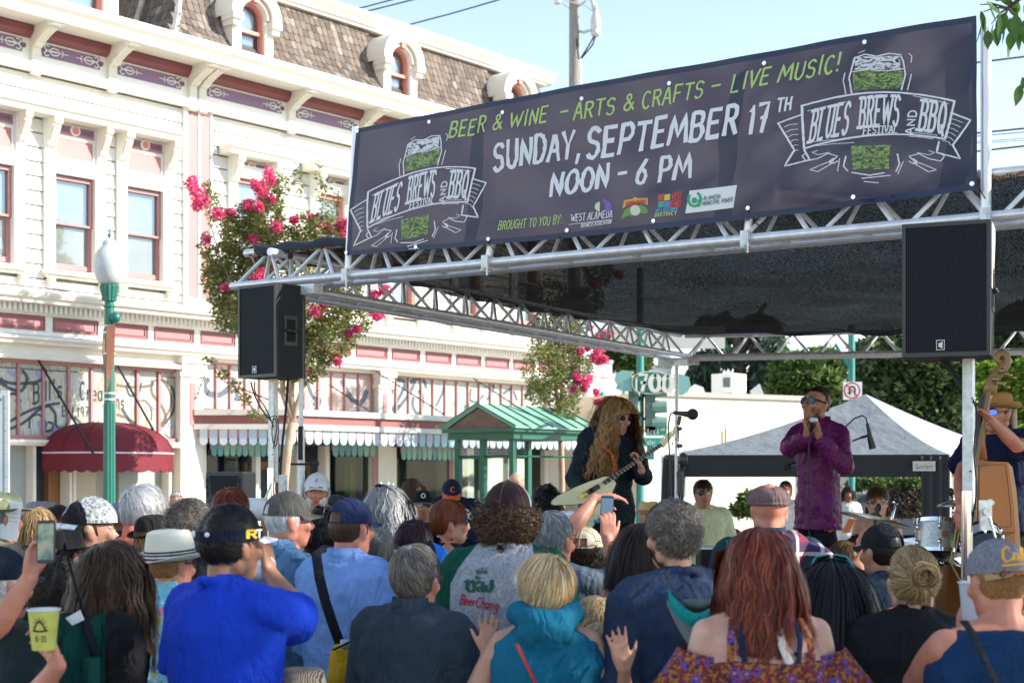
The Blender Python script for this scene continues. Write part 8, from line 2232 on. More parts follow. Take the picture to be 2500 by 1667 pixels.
person('dark-skinned man in blue skullcap and navy shirt behind the coral shirted man',300,1216,9.6,70,shirt=S_(navy2,'short'),pants=jean,sk='brown',hat=brim_hat(clo('blue_skullcap',(.15,.22,.32)),.085,.075,.004,pinch=0,dome=True,name='skullcap',up=0,z0=.05),group=CR,face=True,glasses=dict(clear=True))
person('small distant man with sunglasses by the red-brown door post',430,1201,17,185,shirt=S_(navy2),pants=jean,sk='tan',hatadd=0,hair=hr('salt',len=.02,n=700),glasses=dict(),group=CR,face=True)
def braidx(side=1,L=.20,x0=.06,y0=-.04,c='brown'):
 def f(t,hm,nk,f_,a,so):
  m=MB()
  for s0 in range(3):
   pts=[]
   for i in range(25):
    u=i/24;ph=u*18+s0*2.094;pts.append(hm@Vector((side*(x0+.010*cos(ph)),y0+.008*sin(ph*2)-.01*u,-.03-L*u)))
   m.tube(pts,[.009]*22+[.006,.004,.002],6)
  m.build('braid',hairmat(c,HAIR[c],hi=HI.get(c)),t,smooth=True)
 return f
knit=ramp_mat('cream_knit',[(.2,(.20,.20,.20)),(.5,(.52,.52,.50)),(.8,(.62,.62,.60))],scale=60,tex='voronoi',rough=.95,bump=.8)
holo=ramp_mat('iridescent_brim',[(.3,(.12,.30,.45)),(.45,(.30,.30,.55)),(.55,(.45,.50,.40)),(.7,(.10,.35,.40))],scale=22,rough=.3,distort=1.5)
def chakra(t,hm):cap_hat(blackc,knit,brim=holo,back=False,mesh_hole=False)(t,hm)
def chak2(t,hm):
 cap_hat(clo('black_cap_panel',(.012,.011,.014)),None,brim=holo,back=True,mesh_hole=False,emblem=em_round)(t,hm)
 q=MB();nn=16
 for j in range(7):
  ph=-.06+(pi/2)*j/6*.98
  for i in range(nn+1):
   th=-1.25+2.6*i/nn+.0;q.v.append(ellmap((0,.01-.0,.042),(.0905,.107,.1065),th,ph))
 for j in range(6):
  for i in range(nn):a=j*(nn+1)+i;q.f.append((a,a+1,a+nn+2,a+nn+1));q.m.append(0)
 hb(q,hm,'knit_panel',knit,t)
person('person in black and cream knit cap with white emblem, brown braid, facing right',208,1212,6.8,68,shirt=S_(greyc,'short'),pants=jean,sk='fair',hat=chak2,group=CR,headk=1.1,hair=hr('brown',len=.05,n=900,region='under',top=0,low=-.7),glasses=dict(),extra=braidx(1,.17,.035,-.03),face=True)
person('person in black bowler hat with brown band',370,1260,7.4,40,headk=.92,H=1.62,shirt=S_(blackc),pants=jean,sk='fair',hair=longh('dkblonde',.22,n=1300),hat=brim_hat(clo('black_felt',(.014,.013,.013)),.092,.12,.040,band=clo('tan_band',(.12,.07,.04)),pinch=0,dome=True,up=.025,name='bowler_hat',tilt=3),group=CR)
person('person with light brown curly hair and sunglasses pushed up',458,1232,7.1,25,shirt=S_(blackc),pants=jean,sk='fair',hatadd=0,hair=dict(kind='curly',c='greybrown',len=.11,n=2600,vol=.18,w=.0055,messy=.95,steps=8,wave=.010,freq=3,clumps=220),glasses=dict(up=1),group=CR)
def flower_x(t,hm,nk,f,a,so):
 m=MB()
 for k in range(14):
  q=Vector((.07+random.uniform(-.012,.02),-.03+random.uniform(-.02,.02),.07+random.uniform(-.02,.02)));m.ball(q,(.012,.010,.010),6,4)
 hb(m,hm,'red_flower',mat('red_petals',(.55,.01,.03),.6),t)
person('woman with upswept auburn hair and a red flower by the black speaker',562,1198,8.6,20,sex='f',shirt=S_(blackc),pants=jean,sk='fair',hatadd=0,hair=hr('auburn',len=.09,n=1800,lift=.5,messy=.7,vol=.12),group=CR,extra=flower_x)
person('woman with long brown hair at the left behind the phone',88,1243,7.6,20,sex='f',shirt=S_(blackc),pants=jean,sk='fair',hatadd=0,hair=longh('dkblonde',.25,n=1500),group=CR)
person('person in small grey trilby far left',97,1222,9.5,60,shirt=S_(greyc),pants=jean,sk='fair',hat=brim_hat(clo('grey_trilby',(.22,.22,.23)),.088,.10,.03,band=clo('dark_band',(.03,.03,.03)),pinch=.2,name='trilby'),group=CR)
person('dark-haired man with sunglasses between the trilby and the braided person',137,1236,8.8,70,shirt=S_(blackc),pants=jean,sk='fair',hatadd=0,hair=hr('dark',len=.05,n=1100,lift=.4),glasses=dict(),group=CR,face=True)
person('woman with dark curly hair and bare shoulders behind the raised phone',128,1352,6.2,30,sex='f',H=1.48,shirt=S_(blackc,'none',top=1.36,strap=False),pants=jean,sk='fair',hatadd=0,hair=dict(kind='curly',c='dark',len=.14,n=1600,vol=.2,w=.006,messy=.8,steps=8,wave=.01,freq=2.5,clumps=120),group=CR)
person('person in flat white-brimmed hat behind the raised phone',150,1330,6.6,20,H=1.60,shirt=S_(greyc),pants=jean,sk='fair',hair=hr('dark',n=700),hat=brim_hat(clo('black_hat',(.02,.02,.02)),.09,.09,.09,name='brimmed_hat',pinch=.1),group=CR)
person('person in khaki cap at the left edge, mostly out of view',-8,1195,7.0,40,shirt=S_(khaki),pants=jean,sk='ruddy',hat=brim_hat(clo('khaki_hat',(.20,.22,.13)),.092,.09,.045,name='sun_hat',pinch=0,dome=True),group=CR,hair=hr('salt',n=600))
FB='sunlit people standing behind the crowd'
person('white-bearded man in pale cap and sunglasses facing the camera',775,1150,10.5,178,shirt=S_(ltgrey,'short'),pants=jean,sk='ruddy',build=1.1,hair=hr('white',len=.06,n=1300,region='under',top=.1,low=-.6,lift=.5),hairs=[hr('white',region='beard',len=.06,n=900,lift=.3,w=.005)],hat=cap_hat(clo('white_cap',(.62,.63,.64)),emblem=em_tri),glasses=dict(),group=FB,face=True,headk=1.03)
def helmet(t,hm):
 q=MB();q.ball((0,-.01,.05),(.105,.13,.09),18,12);he=hb(q,hm,'helmet_shell',clo('helmet_grey',(.06,.065,.07)),t)
 q=MB()
 for k in range(7):q.tube([ellmap((0,-.01,.05),(.107,.132,.092),a,p)for a,p in((k*.9,.2),(k*.9+.1,.7),(k*.9+.1,1.1))],.006,5)
 hb(q,hm,'helmet_vent',black_m,he)
person('person in black bicycle helmet behind the white-bearded man',822,1203,10.8,200,shirt=S_(blackc),pants=jean,sk='fair',hat=helmet,group=FB)
person('woman in red top with sunglasses and long brown hair by the shop window',1004,1168,16,120,sex='f',shirt=S_(redc,'none',top=1.38),pants=jean,sk='olive',hatadd=0,hair=longh('brown',.32,n=1500),glasses=dict(),group=FB,face=True)
person('man in black and grey cap with round emblem, mirrored sunglasses and black shirt',1031,1192,12,172,shirt=S_(blackc,'short',collar=True),pants=jean,sk='tan',build=1.2,hair=hr('dark',n=500,region='under',top=0),hat=cap_hat(clo('charcoal_cap',(.025,.027,.03)),clo('black_cap3',(.012,.012,.014)),brim=clo('greyish_brim',(.15,.15,.15)),emblem=em_shield),glasses=dict(lm=mat('mirror_lens',(.5,.52,.5),.1,metal=.9)),group=FB,face=True,headk=1.0)
def chic(t,hm,nk,f,arms_,so):
 z0=nk.z-.15
 def fn(m):
  def F_(x,y):
   a=(x-.5)*2.0;R_=.20
   return(-(sin(a)*(R_+.055*y)),0,z0-.16+cos(a)*(R_*.8+.055*y))
  text_fn(m,'CHICAGO',F_,.22,xs=.75,serif=.15,gap=.15)
 back_print(t,so,fn,white_p2,fromdir=1,name='jacket_lettering')
 for sg in(-1,1):
  S,E_,W=arms_['L' if sg<0 else 'R']
  for k,mt in((0,mat('orange_band',(.75,.15,.03),.7)),(1,white_p2),(2,mat('orange_band',(.75,.15,.03),.7))):
   m=MB();a=S.lerp(E_,.05+.09*k);b_=S.lerp(E_,.13+.09*k);m.tube([a,b_],[.093*f,.092*f],14);m.build('sleeve_stripe',mt,t,smooth=True)
person('man in navy and orange CHICAGO jacket and cap looking down, leaning by the bus shelter',1100,1166,13.8,172,hdrop=.09,shirt=S_(clo('navy_jacket',(.012,.02,.055)),'long',loose=.03,infl=.035,collar=True),pants=jean,sk='olive',build=1.15,hair=hr('dark',n=500,region='under',top=0),hpitch=-28,hat=cap_hat(clo('navy_cap4',(.012,.018,.05)),brim=clo('orange_brim',(.75,.12,.03)),emblem=em_letter('C',mat('orange_emblem',(.75,.15,.04),.6))),group=FB,extra=chic,face=True,arms={'L':dict(w=(1115,1290,13.6),hint=(.6,0,-1),hand=dict(d=(-.6,-.5,.2),n=(0,-.3,1),curl=30)),'R':dict(w=(1085,1290,13.6),hint=(-.6,0,-1),hand=dict(d=(.6,-.5,.2),n=(0,-.3,1),curl=30))})
person('bald man inside the bus shelter',1258,1154,19,60,shirt=S_(greyc),pants=jean,sk='fair',hatadd=0,group=FB,face=True)
person('woman with long black curls in black top right of the bus shelter',1333,1187,14.5,30,sex='f',shirt=S_(blackc,'none'),pants=jean,sk='tan',hatadd=0,hair=longh('black',.36,n=1700,wave=.02,freq=3,vol=.25,messy=.6,w=.009),group=FB)
person('man in wide straw hat and sunglasses standing by the signal pole',1583,1222,12.5,178,shirt=S_(blackc),pants=jean,sk='tan',hat=brim_hat(mat('pale_straw',(.62,.42,.20),.9,bump=.5),.09,.10,.075,band=clo('straw_band',(.35,.2,.1)),name='straw_hat',pinch=.2),glasses=dict(),group=FB,face=True)
person('man in pale green button shirt and black sunglasses under the tent edge',1716,1173,13.8,176,shirt=S_(pgreen,'short',infl=.025,loose=.03,collar=True),pants=khaki,sk='tan',build=1.05,hatadd=0,hair=hr('dark',len=.05,n=1500,lift=.5),glasses=dict(thick=1.8,h=.022),group=FB,face=True,headk=1.03)
person('far person in shade beside the tent post behind the singer',1918,1174,18,185,shirt=S_(whitec),pants=jean,sk='tan',hatadd=0,hair=hr('dark',n=500),group=FB,face=True)
person('far man in white cap under the tent',1820,1268,15,170,H=1.28,shirt=S_(whitec),pants=jean,sk='fair',hat=cap_hat(clo('white_cap',(.62,.63,.64))),group=FB,face=True)
person('small person with dark red hair beside the green shirted man',1795,1270,16.5,175,H=1.25,shirt=S_(redc),pants=jean,sk='tan',hatadd=0,hair=hr('auburn',n=600),group=FB,face=True)
def twobraid(t,hm,nk,f,a,so):braidx(1,.18,.075,.0,'brown')(t,hm,nk,f,a,so);braidx(-1,.18,.075,.0,'brown')(t,hm,nk,f,a,so)
person('young woman with two braids and round rose sunglasses behind the cymbal',2141,1189,12.8,190,sex='f',shirt=S_(spots('pale_pink_print',(.65,.5,.5),[((.5,.1,.15),30,.6,1,'n')]),'none',top=1.38),pants=jean,sk='fair',hatadd=0,hair=hr('brown',len=.09,n=2000,lift=.0,messy=.1,part=(0,.2,1),low=-.4),glasses=dict(w=.027,h=.026,round=1,lm=LENSR,fm=mat('white_frame',(.7,.6,.6),.3)),group=FB,face=True,extra=twobraid,headk=1.12)
person('distant woman in white tee with one arm raised, by the teal pole',2070,1187,22,185,sex='f',shirt=S_(whitec,'short'),pants=jean,sk='olive',hatadd=0,hair=longh('dark',.2,n=700),group=FB,face=True,arms={'R':dict(w=(2050,1195,22),hint=(-1,0,0),hand=dict(d=(0,0,1),n=(0,-1,0),curl=15))})
person('woman with dark curls in profile seen between the singer and the drum',2105,1306,9.6,-80,sex='f',H=1.44,shirt=S_(whitec),pants=jean,sk='tan',hatadd=0,hair=dict(kind='curly',c='dark',len=.09,n=1000,vol=.18,w=.006,messy=.9,steps=7,wave=.01,freq=3),glasses=dict(),group=CR,face=True)
person('person in navy hooded top with long brown hair below the cymbal',2062,1322,8.6,-30,H=1.46,shirt=S_(navy2,'long',hood=True,infl=.03),pants=jean,sk='fair',hatadd=0,hair=longh('brown',.3,n=1000),group=CR)
person('person in wide white perforated hat between raglan man and balding man',1290,1252,7.2,70,H=1.60,shirt=S_(blackc),pants=jean,sk='fair',hair=hr('white',n=500),hat=brim_hat(spots('white_lace_hat',(.68,.68,.70),[((.08,.08,.10),95,.20,1,'v')]),.092,.10,.085,name='sun_hat',pinch=0,dome=True,up=-.05,tilt=-14),group=CR)
person('white-haired person below the guitar body',1385,1238,8.3,10,H=1.64,shirt=S_(blackc),pants=jean,sk='fair',hatadd=0,hair=hr('white',len=.06,n=1200,lift=.4,messy=.6),group=CR)
person('man with short dark hair filling the crowd left of the cream fedora',560,1300,8.2,10,H=1.5,shirt=S_(greyc),pants=jean,sk='fair',hatadd=0,hair=hr('dark',n=600),group=CR)
# ================================================================ the musicians
MG='musicians on the stage'
wood_b=mat('amber_varnish',(.30,.10,.018),.4,var=.18,vscale=5,stretch=(1,1,.35),coat=.1)
wood_d=mat('ebony',(.012,.010,.010),.4)
cream_g=mat('aged_cream_lacquer',(.62,.58,.36),.25,coat=.5)
def sing_x(t,hm,nk,f,a,so):
 pass
ts,hms,_=person('singer in purple brocade shirt and black sunglasses cupping a harmonica microphone',1996,945,10.0,232,ground=SZ,shirt=dict(mat=purple_sh,sleeve='long',infl=.016,loose=.014,hem=.78,flare=.22,collar=True),pants=clo('black_trousers',(.008,.008,.009)),sk='tan',build=.82,hatadd=0,hair=hr('black',len=.03,n=2600,lift=.25,messy=.2,comb=(0,-.6,.5),line=.5),hairs=[hr('dark',region='beard',len=.006,n=900,w=.002,lift=.1)],glasses=dict(thick=2.2,h=.022,lm=mat('sky_mirror_lens',(.25,.4,.5),.05,metal=.85)),face=True,group=MG,hpitch=14,vox=.0065,dec=.5,folds=.03,arms={'R':dict(w=(1972,1058,9.62),hint=(-.9,.3,-.9),hand=dict(d=(-.28,-.05,1),n=(.9,-.25,.15),side=1,curl=38,thumb=20)),'L':dict(w=(1998,1062,9.62),hint=(.9,.2,-1.0),hand=dict(d=(-.28,-.05,1),n=(-.9,-.3,.1),side=-1,curl=45,thumb=15))})
mic_m=mat('chrome_grille',(.6,.62,.65),.25,metal=1,bump=.5,bscale=300)
def microphone(label,a,b,ball,rb,body_m=black_g,ball_m=mic_m,name='microphone'):
 t=thing(name,label,'microphone',a);a=Vector(a);b=Vector(b);v=(b-a).normalized()
 m=MB();m.tube([a,a.lerp(b,.5),b],[.011,.014,.020],12);m.build('handle',body_m,t,smooth=True,world=True,sharp=50)
 m=MB();m.ball(ball,rb,16,12);m.build('grille',ball_m,t,smooth=True,world=True)
 return t
a=P(1979,1052,9.5);b=P(1985,1034,9.42)
microphone('chrome-headed microphone held in the singer\'s cupped hands',a,b,P(1987,1025,9.4),.026)
cable('thin microphone cable hanging down in front of the purple shirt',[a,P(1976,1075,9.45),P(1973,1130,9.42),P(1975,1200,9.42),P(1976,1300,9.42),P(1980,1420,9.4)],.0045)
tg,hmg,_=person('guitarist with very long curly golden hair and round sunglasses, dark flecked shirt',1490,986,10.2,152,hdrop=.05,ground=SZ,H=1.69,shirt=dict(mat=fleck,sleeve='long',infl=.018,loose=.012,hem=.82,flare=.12),pants=clo('black_cord',(.010,.010,.012)),sk='fair',build=.92,hatadd=0,hair=dict(kind='long',c='gold',len=.48,n=5200,w=.0060,vol=.22,messy=.75,steps=20,wave=.018,freq=5.5,clumps=190,part=(0,.05,1),line=.55),glasses=dict(w=.023,h=.020,round=1,fm=mat('thin_gold_frame',(.3,.25,.15),.3,metal=.8)),face=True,group=MG,hpitch=-10,hyaw=-12,vox=.0065,dec=.5,folds=.035,arms={'R':dict(w=(1432,1206,9.92),hint=(-.45,.6,-.8),hand=dict(d=(.85,-.1,-.28),n=(.2,.9,-.1),side=-1,curl=28,thumb=40)),'L':dict(w=(1566,1148,9.90),hint=(.35,.5,-1),hand=dict(d=(-.15,.10,.9),n=(-.85,.1,.2),side=1,curl=48,thumb=55))})
gd=9.90
t=thing('electric_guitar','cream V-shaped electric guitar with dark fretboard held by the guitarist','guitar',P(1440,1220,gd))
def gp_(x,y,o=0.0):return P(x,y,gd-o)
body_poly=[(1476,1162),(1440,1174),(1400,1190),(1360,1210),(1346,1222),(1345,1230),(1352,1233),(1400,1232),(1438,1227),(1446,1231),(1440,1245),(1425,1262),(1408,1290),(1412,1296),(1446,1288),(1468,1255),(1490,1215),(1505,1180),(1498,1168),(1486,1163)]
def plate(mb,pts,o0,o1):
 n=len(pts);mb.add([gp_(x,y,o0)for x,y in pts]+[gp_(x,y,o1)for x,y in pts],[tuple(range(n)),tuple(range(2*n-1,n-1,-1))]+[(i,n+i,n+(i+1)%n,(i+1)%n)for i in range(n)])
m=MB();plate(m,body_poly,-.02,.022);m.build('guitar_body',cream_g,t,world=True)
m=MB();ribbon(m,body_poly+[body_poly[0]],1.6,lambda x,y:gp_(x,y,.0225));m.build('binding',mat('dark_edge',(.04,.035,.03),.4),t,world=True)
m=MB();plate(m,[(1470,1175),(1478,1183),(1618,1089),(1612,1081)],.022,.032);nk_=m.build('fretboard',wood_d,t,world=True)
m=MB();plate(m,[(1480,1170),(1486,1178),(1618,1088),(1613,1082)],-.002,.022);m.build('neck',cream_g,t,world=True)
m=MB()
for i in range(19):
 u=1-.94**(i+1)if False else(i+.5)/19;u=u**.85
 ax,ay=1470+(1612-1470)*u,1175+(1081-1175)*u;bx_,by_=1478+(1618-1478)*u,1183+(1089-1183)*u
 ribbon(m,[(ax,ay),(bx_,by_)],.9,lambda x,y:gp_(x,y,.0335))
m.build('frets',mat('fret_wire',(.7,.7,.68),.3,metal=.8),t,world=True)
m=MB();plate(m,[(1608,1080),(1620,1064),(1642,1050),(1646,1040),(1651,1046),(1656,1046),(1648,1060),(1634,1074),(1622,1092),(1616,1092)],.004,.022);m.build('headstock',cream_g,t,world=True)
m=MB()
for x,y in((1622,1068),(1632,1061),(1641,1055),(1630,1082),(1638,1073),(1646,1063)):m.tube([gp_(x,y,.022),gp_(x,y,.034)],.005,8);m.tube([gp_(x+2,y+6,.01),gp_(x+5,y+12,.01)],.004,6)
m.build('tuning_pegs',chrome,t,world=True)
m=MB()
for x,y in((1452,1192),(1436,1202)):
 m.obox(gp_(x,y,.03),(.030,0,.018),(0,.008,0),(-.009,0,.014))
m.build('pickup',black_g,t,world=True)
m=MB();m.obox(gp_(1424,1209,.032),(.028,0,.014),(0,.007,0),(-.006,0,.010))
for x,y in((1437,1268),(1445,1255),(1428,1279)):m.tube([gp_(x,y,.022),gp_(x,y,.036)],.012,10)
m.build('bridge_and_knobs',mat('gold_hardware',(.6,.42,.12),.3,metal=.9),t,world=True)
for i in range(6):
 m=MB();k=i/5;m.tube([gp_(1424+2*k,1207+5*k,.040),gp_(1612+4*k,1082+5.5*k,.038)],.0007,3);m.build('string',mat('steel_string',(.6,.6,.6),.3,metal=1),t,world=True)
m=MB();m.tube([P(1470,1085,10.02),P(1495,1110,9.98),P(1503,1140,9.97),P(1496,1172,9.93)],.022,6,flat=.25);tag(m.build('guitar_strap',spots('red_woven_strap',(.55,.05,.03),[((.65,.25,.05),40,.5,1,'n')]),None),'red woven guitar strap across the guitarist chest','strap')
t=thing('microphone_stand','chrome and black microphone stand in front of the guitarist','microphone stand',(P(1657,1160,9.3).x,9.3,SZ))
m=MB();m.tube([P(1655,1040,9.3),P(1656,1110,9.3),P(1657,1170,9.3)],.007,8);m.tube([P(1657,1160,9.3),P(1658,1300,9.3),(P(1658,1300,9.3).x,9.3,SZ+.02)],.012,8);m.build('tube',chrome,t,smooth=True,world=True)
m=MB();m.tube([P(1660,1150,9.28),P(1662,1205,9.28)],.022,10);m.tube([P(1655,1088,9.3),P(1663,1088,9.26)],.012,8);m.tube([P(1657,1048,9.3),P(1661,1046,9.26)],.012,8);m.ball(P(1668,1122,9.28),(.03,.02,.045),10,8);m.tube([P(1656,1037,9.3),P(1660,1015,9.3)],.012,8);m.build('clutch',black_g,t,smooth=True,world=True,sharp=50)
m=MB();m.lathe([(.14,0),(.14,.02),(.02,.04)],(0,0,0),20);m.build('round_base',black_g,t)
foam=mat('black_foam',(.02,.018,.018),.95,bump=.5,bscale=200)
microphone('black foam-topped microphone right of the guitarist',P(1645,1007,9.3),P(1680,1011,9.25),P(1691,1011,9.22),.036,ball_m=foam)
cable('brown microphone cable curving down left of the stand',[P(1644,1007,9.3),P(1636,1014,9.3),P(1632,1045,9.3),P(1634,1100,9.3),P(1638,1170,9.3),P(1642,1300,9.3)],.005,mt=mat('brown_cable',(.07,.05,.045),.6))
t=thing('boom_microphone','black overhead microphone hanging right of the singer on a thin boom','microphone',P(2140,1100,9.8))
m=MB();m.tube([P(2055,1050,10.3),P(2085,1022,10.0),P(2105,1014,9.8),P(2114,1020,9.8),P(2118,1035,9.8)],.005,6);m.tube([P(2082,1076,10.2),P(2105,1067,9.9)],.006,6);m.build('cable',black_m,t,smooth=True,world=True)
m=MB();m.tube([P(2117,1033,9.8),P(2121,1050,9.8),P(2125,1070,9.8)],[.010,.013,.016],10);m.tube([P(2124,1068,9.8),P(2131,1095,9.8)],[.02,.024],12);m.tube([P(2102,1068,9.8),P(2120,1063,9.8)],.009,8);m.build('capsule',black_g,t,smooth=True,world=True,sharp=50)
t=microphone('second black microphone poking out left of the purple shirt',P(1942,1130,9.7),P(1925,1138,9.65),P(1920,1140,9.64),.022,ball_m=foam)
person('bass player in tan hat, blue mirror sunglasses and navy shirt at the right edge',2438,966,9.2,232,ground=SZ,H=1.67,shirt=dict(mat=navydot,sleeve='short',infl=.03,loose=.03,hem=.84,collar=True),pants=clo('black_trousers',(.008,.008,.009)),sk='ruddy',build=1.2,hatadd=.05,hair=hr('dark',len=.02,n=700,region='under',top=0),hat=brim_hat(mat('tan_felt',(.40,.20,.06),.8),.09,.10,.05,band=clo('tan_hat_band',(.25,.12,.05)),pinch=.3,up=.03,name='trilby',tilt=2),glasses=dict(lm=LENSB),face=True,group=MG,vox=.007,dec=.5,arms={'R':dict(w=(2345,1238,8.75),hint=(-.8,0,-.3),hand=dict(d=(-.05,-.1,-1),n=(.7,.5,0),side=-1,curl=25)),'L':dict(w=(2420,1025,8.70),hint=(.8,0,-1),hand=dict(d=(-.75,-.1,.55),n=(-.3,-.3,-1),side=1,curl=45,thumb=30))})
bd_=8.75
t=thing('double_bass','amber double bass turned sideways with worn white patch, held by the hatted player','double bass',(P(2430,1300,bd_).x,bd_,SZ))
def bp_(x,y,o=0.0):return P(x,y,bd_-o)
def bplate(mb,pts,o0,o1):
 n=len(pts);mb.add([bp_(x,y,o0)for x,y in pts]+[bp_(x,y,o1)for x,y in pts],[tuple(range(n)),tuple(range(2*n-1,n-1,-1))]+[(i,n+i,n+(i+1)%n,(i+1)%n)for i in range(n)])
rib=[(2384,1116),(2394,1122),(2420,1126),(2461,1128),(2468,1180),(2476,1240),(2478,1300),(2480,1400),(2500,1500),(2505,1620),(2392,1620),(2386,1400),(2384,1280)]
m=MB();bplate(m,rib,-.16,.04);m.build('ribs',wood_b,t,world=True)
m=MB();bplate(m,[(2389,1133),(2458,1130),(2463,1180),(2470,1240),(2472,1290),(2389,1290)],.04,.052);m.build('back_panel',mat('lighter_amber',(.31,.105,.016),.4,var=.15,vscale=4,stretch=(1,1,.3),coat=.1),t,world=True)
m=MB();ribbon(m,[(2391,1136),(2455,1133),(2461,1182),(2467,1240),(2469,1285),(2391,1286),(2391,1136)],1.4,lambda x,y:bp_(x,y,.055));m.build('purfling',wood_d,t,world=True)
m=MB();n_=13;m.add([bp_(2419+11*cos(2*pi*i/n_)*(1+.25*sin(i*5)),1227+8*sin(2*pi*i/n_)*(1+.25*cos(i*7)),.057)for i in range(n_)],[tuple(range(n_))]);m.build('worn_patch',mat('bare_wood',(.62,.55,.42),.8,var=.3,vscale=60),t,world=True)
m=MB();bplate(m,[(2461,1128),(2472,1140),(2482,1200),(2490,1300),(2495,1400),(2480,1400),(2476,1240)],-.2,.0);m.build('belly',mat('pale_belly',(.30,.20,.09),.4,coat=.3),t,world=True)
m=MB();bplate(m,[(2384,1290),(2478,1290),(2480,1298),(2384,1298)],.04,.06);m.build('corner_block',wood_b,t,world=True)
m=MB();m.tube([bp_(2392,1122,.0),bp_(2392,1080,.0),bp_(2398,1030,0),bp_(2408,975,.0),bp_(2415,950,0)],[.045,.032,.026,.026,.03],10);m.build('neck',wood_b,t,smooth=True,world=True)
m=MB();m.tube([bp_(2378,1135,.03),bp_(2384,1070,.03),bp_(2402,965,.03)],[.022,.02,.016],6);m.build('fingerboard',wood_d,t,world=True)
sc_pts=[(2416,962,.038),(2418,945,.040),(2426,925,.036),(2438,908,.034),(2452,893,.032),(2460,880,.028),(2456,868,.024),(2446,862,.022),(2436,866,.022),(2432,876,.02),(2438,884,.018),(2446,880,.015)]
m=MB();m.tube([bp_(x,y,.0)for x,y,_ in sc_pts],[r for _,_,r in sc_pts],12);m.build('scroll',mat('scroll_wood',(.30,.17,.06),.4,var=.15,coat=.1),t,smooth=True,world=True)
m=MB()
for x,y,s_ in((2430,925,1),(2446,905,1),(2440,935,-1),(2456,912,-1)):m.tube([bp_(x,y,.05),bp_(x,y,.075)],.016,10);m.tube([bp_(x,y,.03),bp_(x+16,y+8,.0)],.006,6);m.ball(bp_(x+20,y+10,0),(.016,.008,.012),8,6)
m.build('tuning_machine',mat('old_brass',(.35,.28,.12),.4,metal=.8),t,smooth=True,world=True)
m=MB()
for i in range(4):m.tube([bp_(2412+2*i,955,.05),bp_(2381+2*i,1130,.08),bp_(2355+5*i,1620,.16)],.0022,4)
m.build('strings',mat('bass_string',(.3,.22,.12),.4,metal=.6),t,world=True)
spark=mat('silver_sparkle',(.50,.50,.46),.3,metal=.5,var=.5,vscale=160,detail=2)
def drum(label,px,ytop,ybot,wpx,d,shell,head_m,tilt=0):
 c=P(px,(ytop+ybot)/2,d);r=wpx/2*d/FPX;h=(ybot-ytop)*d/FPX
 t=thing('drum',label,'drum',c,0,'drum kit pieces');t.rotation_euler=(radians(tilt),radians(4),0)
 m=MB();m.lathe([(r,-h/2+.015),(r,h/2-.015)],(0,0,0),36);m.build('shell',shell,t,smooth=True,sharp=40)
 for z in(-h/2+.008,h/2-.008):
  m=MB();m.lathe([(r+.004,z-.012),(r+.012,z-.012),(r+.012,z+.012),(r+.004,z+.012)],(0,0,0),36);m.build('hoop',chrome,t,smooth=True,sharp=40)
 m=MB();m.lathe([(r,-h/2),(0.001,-h/2-.001)],(0,0,0),30);m.lathe([(0.001,h/2+.001),(r,h/2)],(0,0,0),30);m.build('drum_head',head_m,t)
 for i in range(6):
  th=i*pi/3+.3;m=MB()
  for s_ in(-1,1):m.tube([(cos(th)*(r+.012),sin(th)*(r+.012),s_*(h*.5)),(cos(th)*(r+.012),sin(th)*(r+.012),s_*(h*.24))],.006,6);m.ball((cos(th)*(r+.010),sin(th)*(r+.010),s_*h*.24),(.013,.013,.02),8,6)
  m.build('lug',chrome,t,smooth=True)
 m=MB();m.box(-.018,.018,-r-.004,-r,-.02,.02);m.build('badge',mat('brass_badge',(.4,.3,.1),.4,metal=.8),t)
 return t
greyhead=mat('grey_drum_head',(.13,.15,.15),.5)
drum('silver sparkle tom drum with chrome hoops left of the right tower',2290,1272,1352,108,9.3,spark,greyhead,tilt=-12)
t=drum('dark-headed drum with bright chrome hoop in front of the double bass',2400,1300,1345,88,8.4,mat('pale_shell',(.3,.3,.32),.3),mat('dark_drum_head',(.03,.033,.036),.4),tilt=-52)
def cymbal(label,c,r,tx,ty):
 t=thing('cymbal',label,'cymbal',c,0,'drum kit pieces');t.rotation_euler=(radians(tx),radians(ty),0)
 m=MB();m.lathe([(r,-.018),(r*.6,-.004),(r*.2,.004),(r*.15,.02),(.012,.03),(.012,.027),(r*.14,.016),(r*.2,.0),(r*.6,-.008),(r,-.021)],(0,0,0),40);m.build('cymbal_disc',mat('bronze_cymbal',(.42,.40,.33),.28,metal=.8,var=.1),t,smooth=True)
 m=MB();m.tube([(0,0,-.05),(0,0,.09)],.008,8);m.ball((0,0,.06),(.02,.02,.03),8,6);m.build('wing_nut',black_g,t)
 return t
cymbal('large bronze cymbal tilted down to the right behind the black capped man',P(2139,1262,9.4),.225,-4,14)
cymbal('small cymbal edge beside the right tower',P(2325,1224,9.5),.10,4,-8)
t=thing('cymbal_stand','chrome cymbal stand with tilter between cymbal and drum','stand',(P(2178,1160,9.5).x,9.5,SZ))
m=MB();m.tube([(P(2178,1160,9.5).x,9.5,SZ),P(2176,1270,9.5),P(2186,1228,9.5)],.010,8);m.ball(P(2186,1226,9.48),(.02,.02,.022),8,6);m.tube([P(2184,1238,9.5),P(2194,1215,9.5)],.007,6);m.build('tube',chrome,t,smooth=True,world=True)
m=MB();m.ball(P(2190,1219,9.46),(.02,.015,.025),8,6);m.tube([P(2142,1255,9.4),P(2140,1238,9.4)],.016,8);m.build('knob',black_g,t,smooth=True,world=True)
t=thing('drum_stand','golden drum hardware rods beside the right tower','stand',P(2325,1400,9.1))
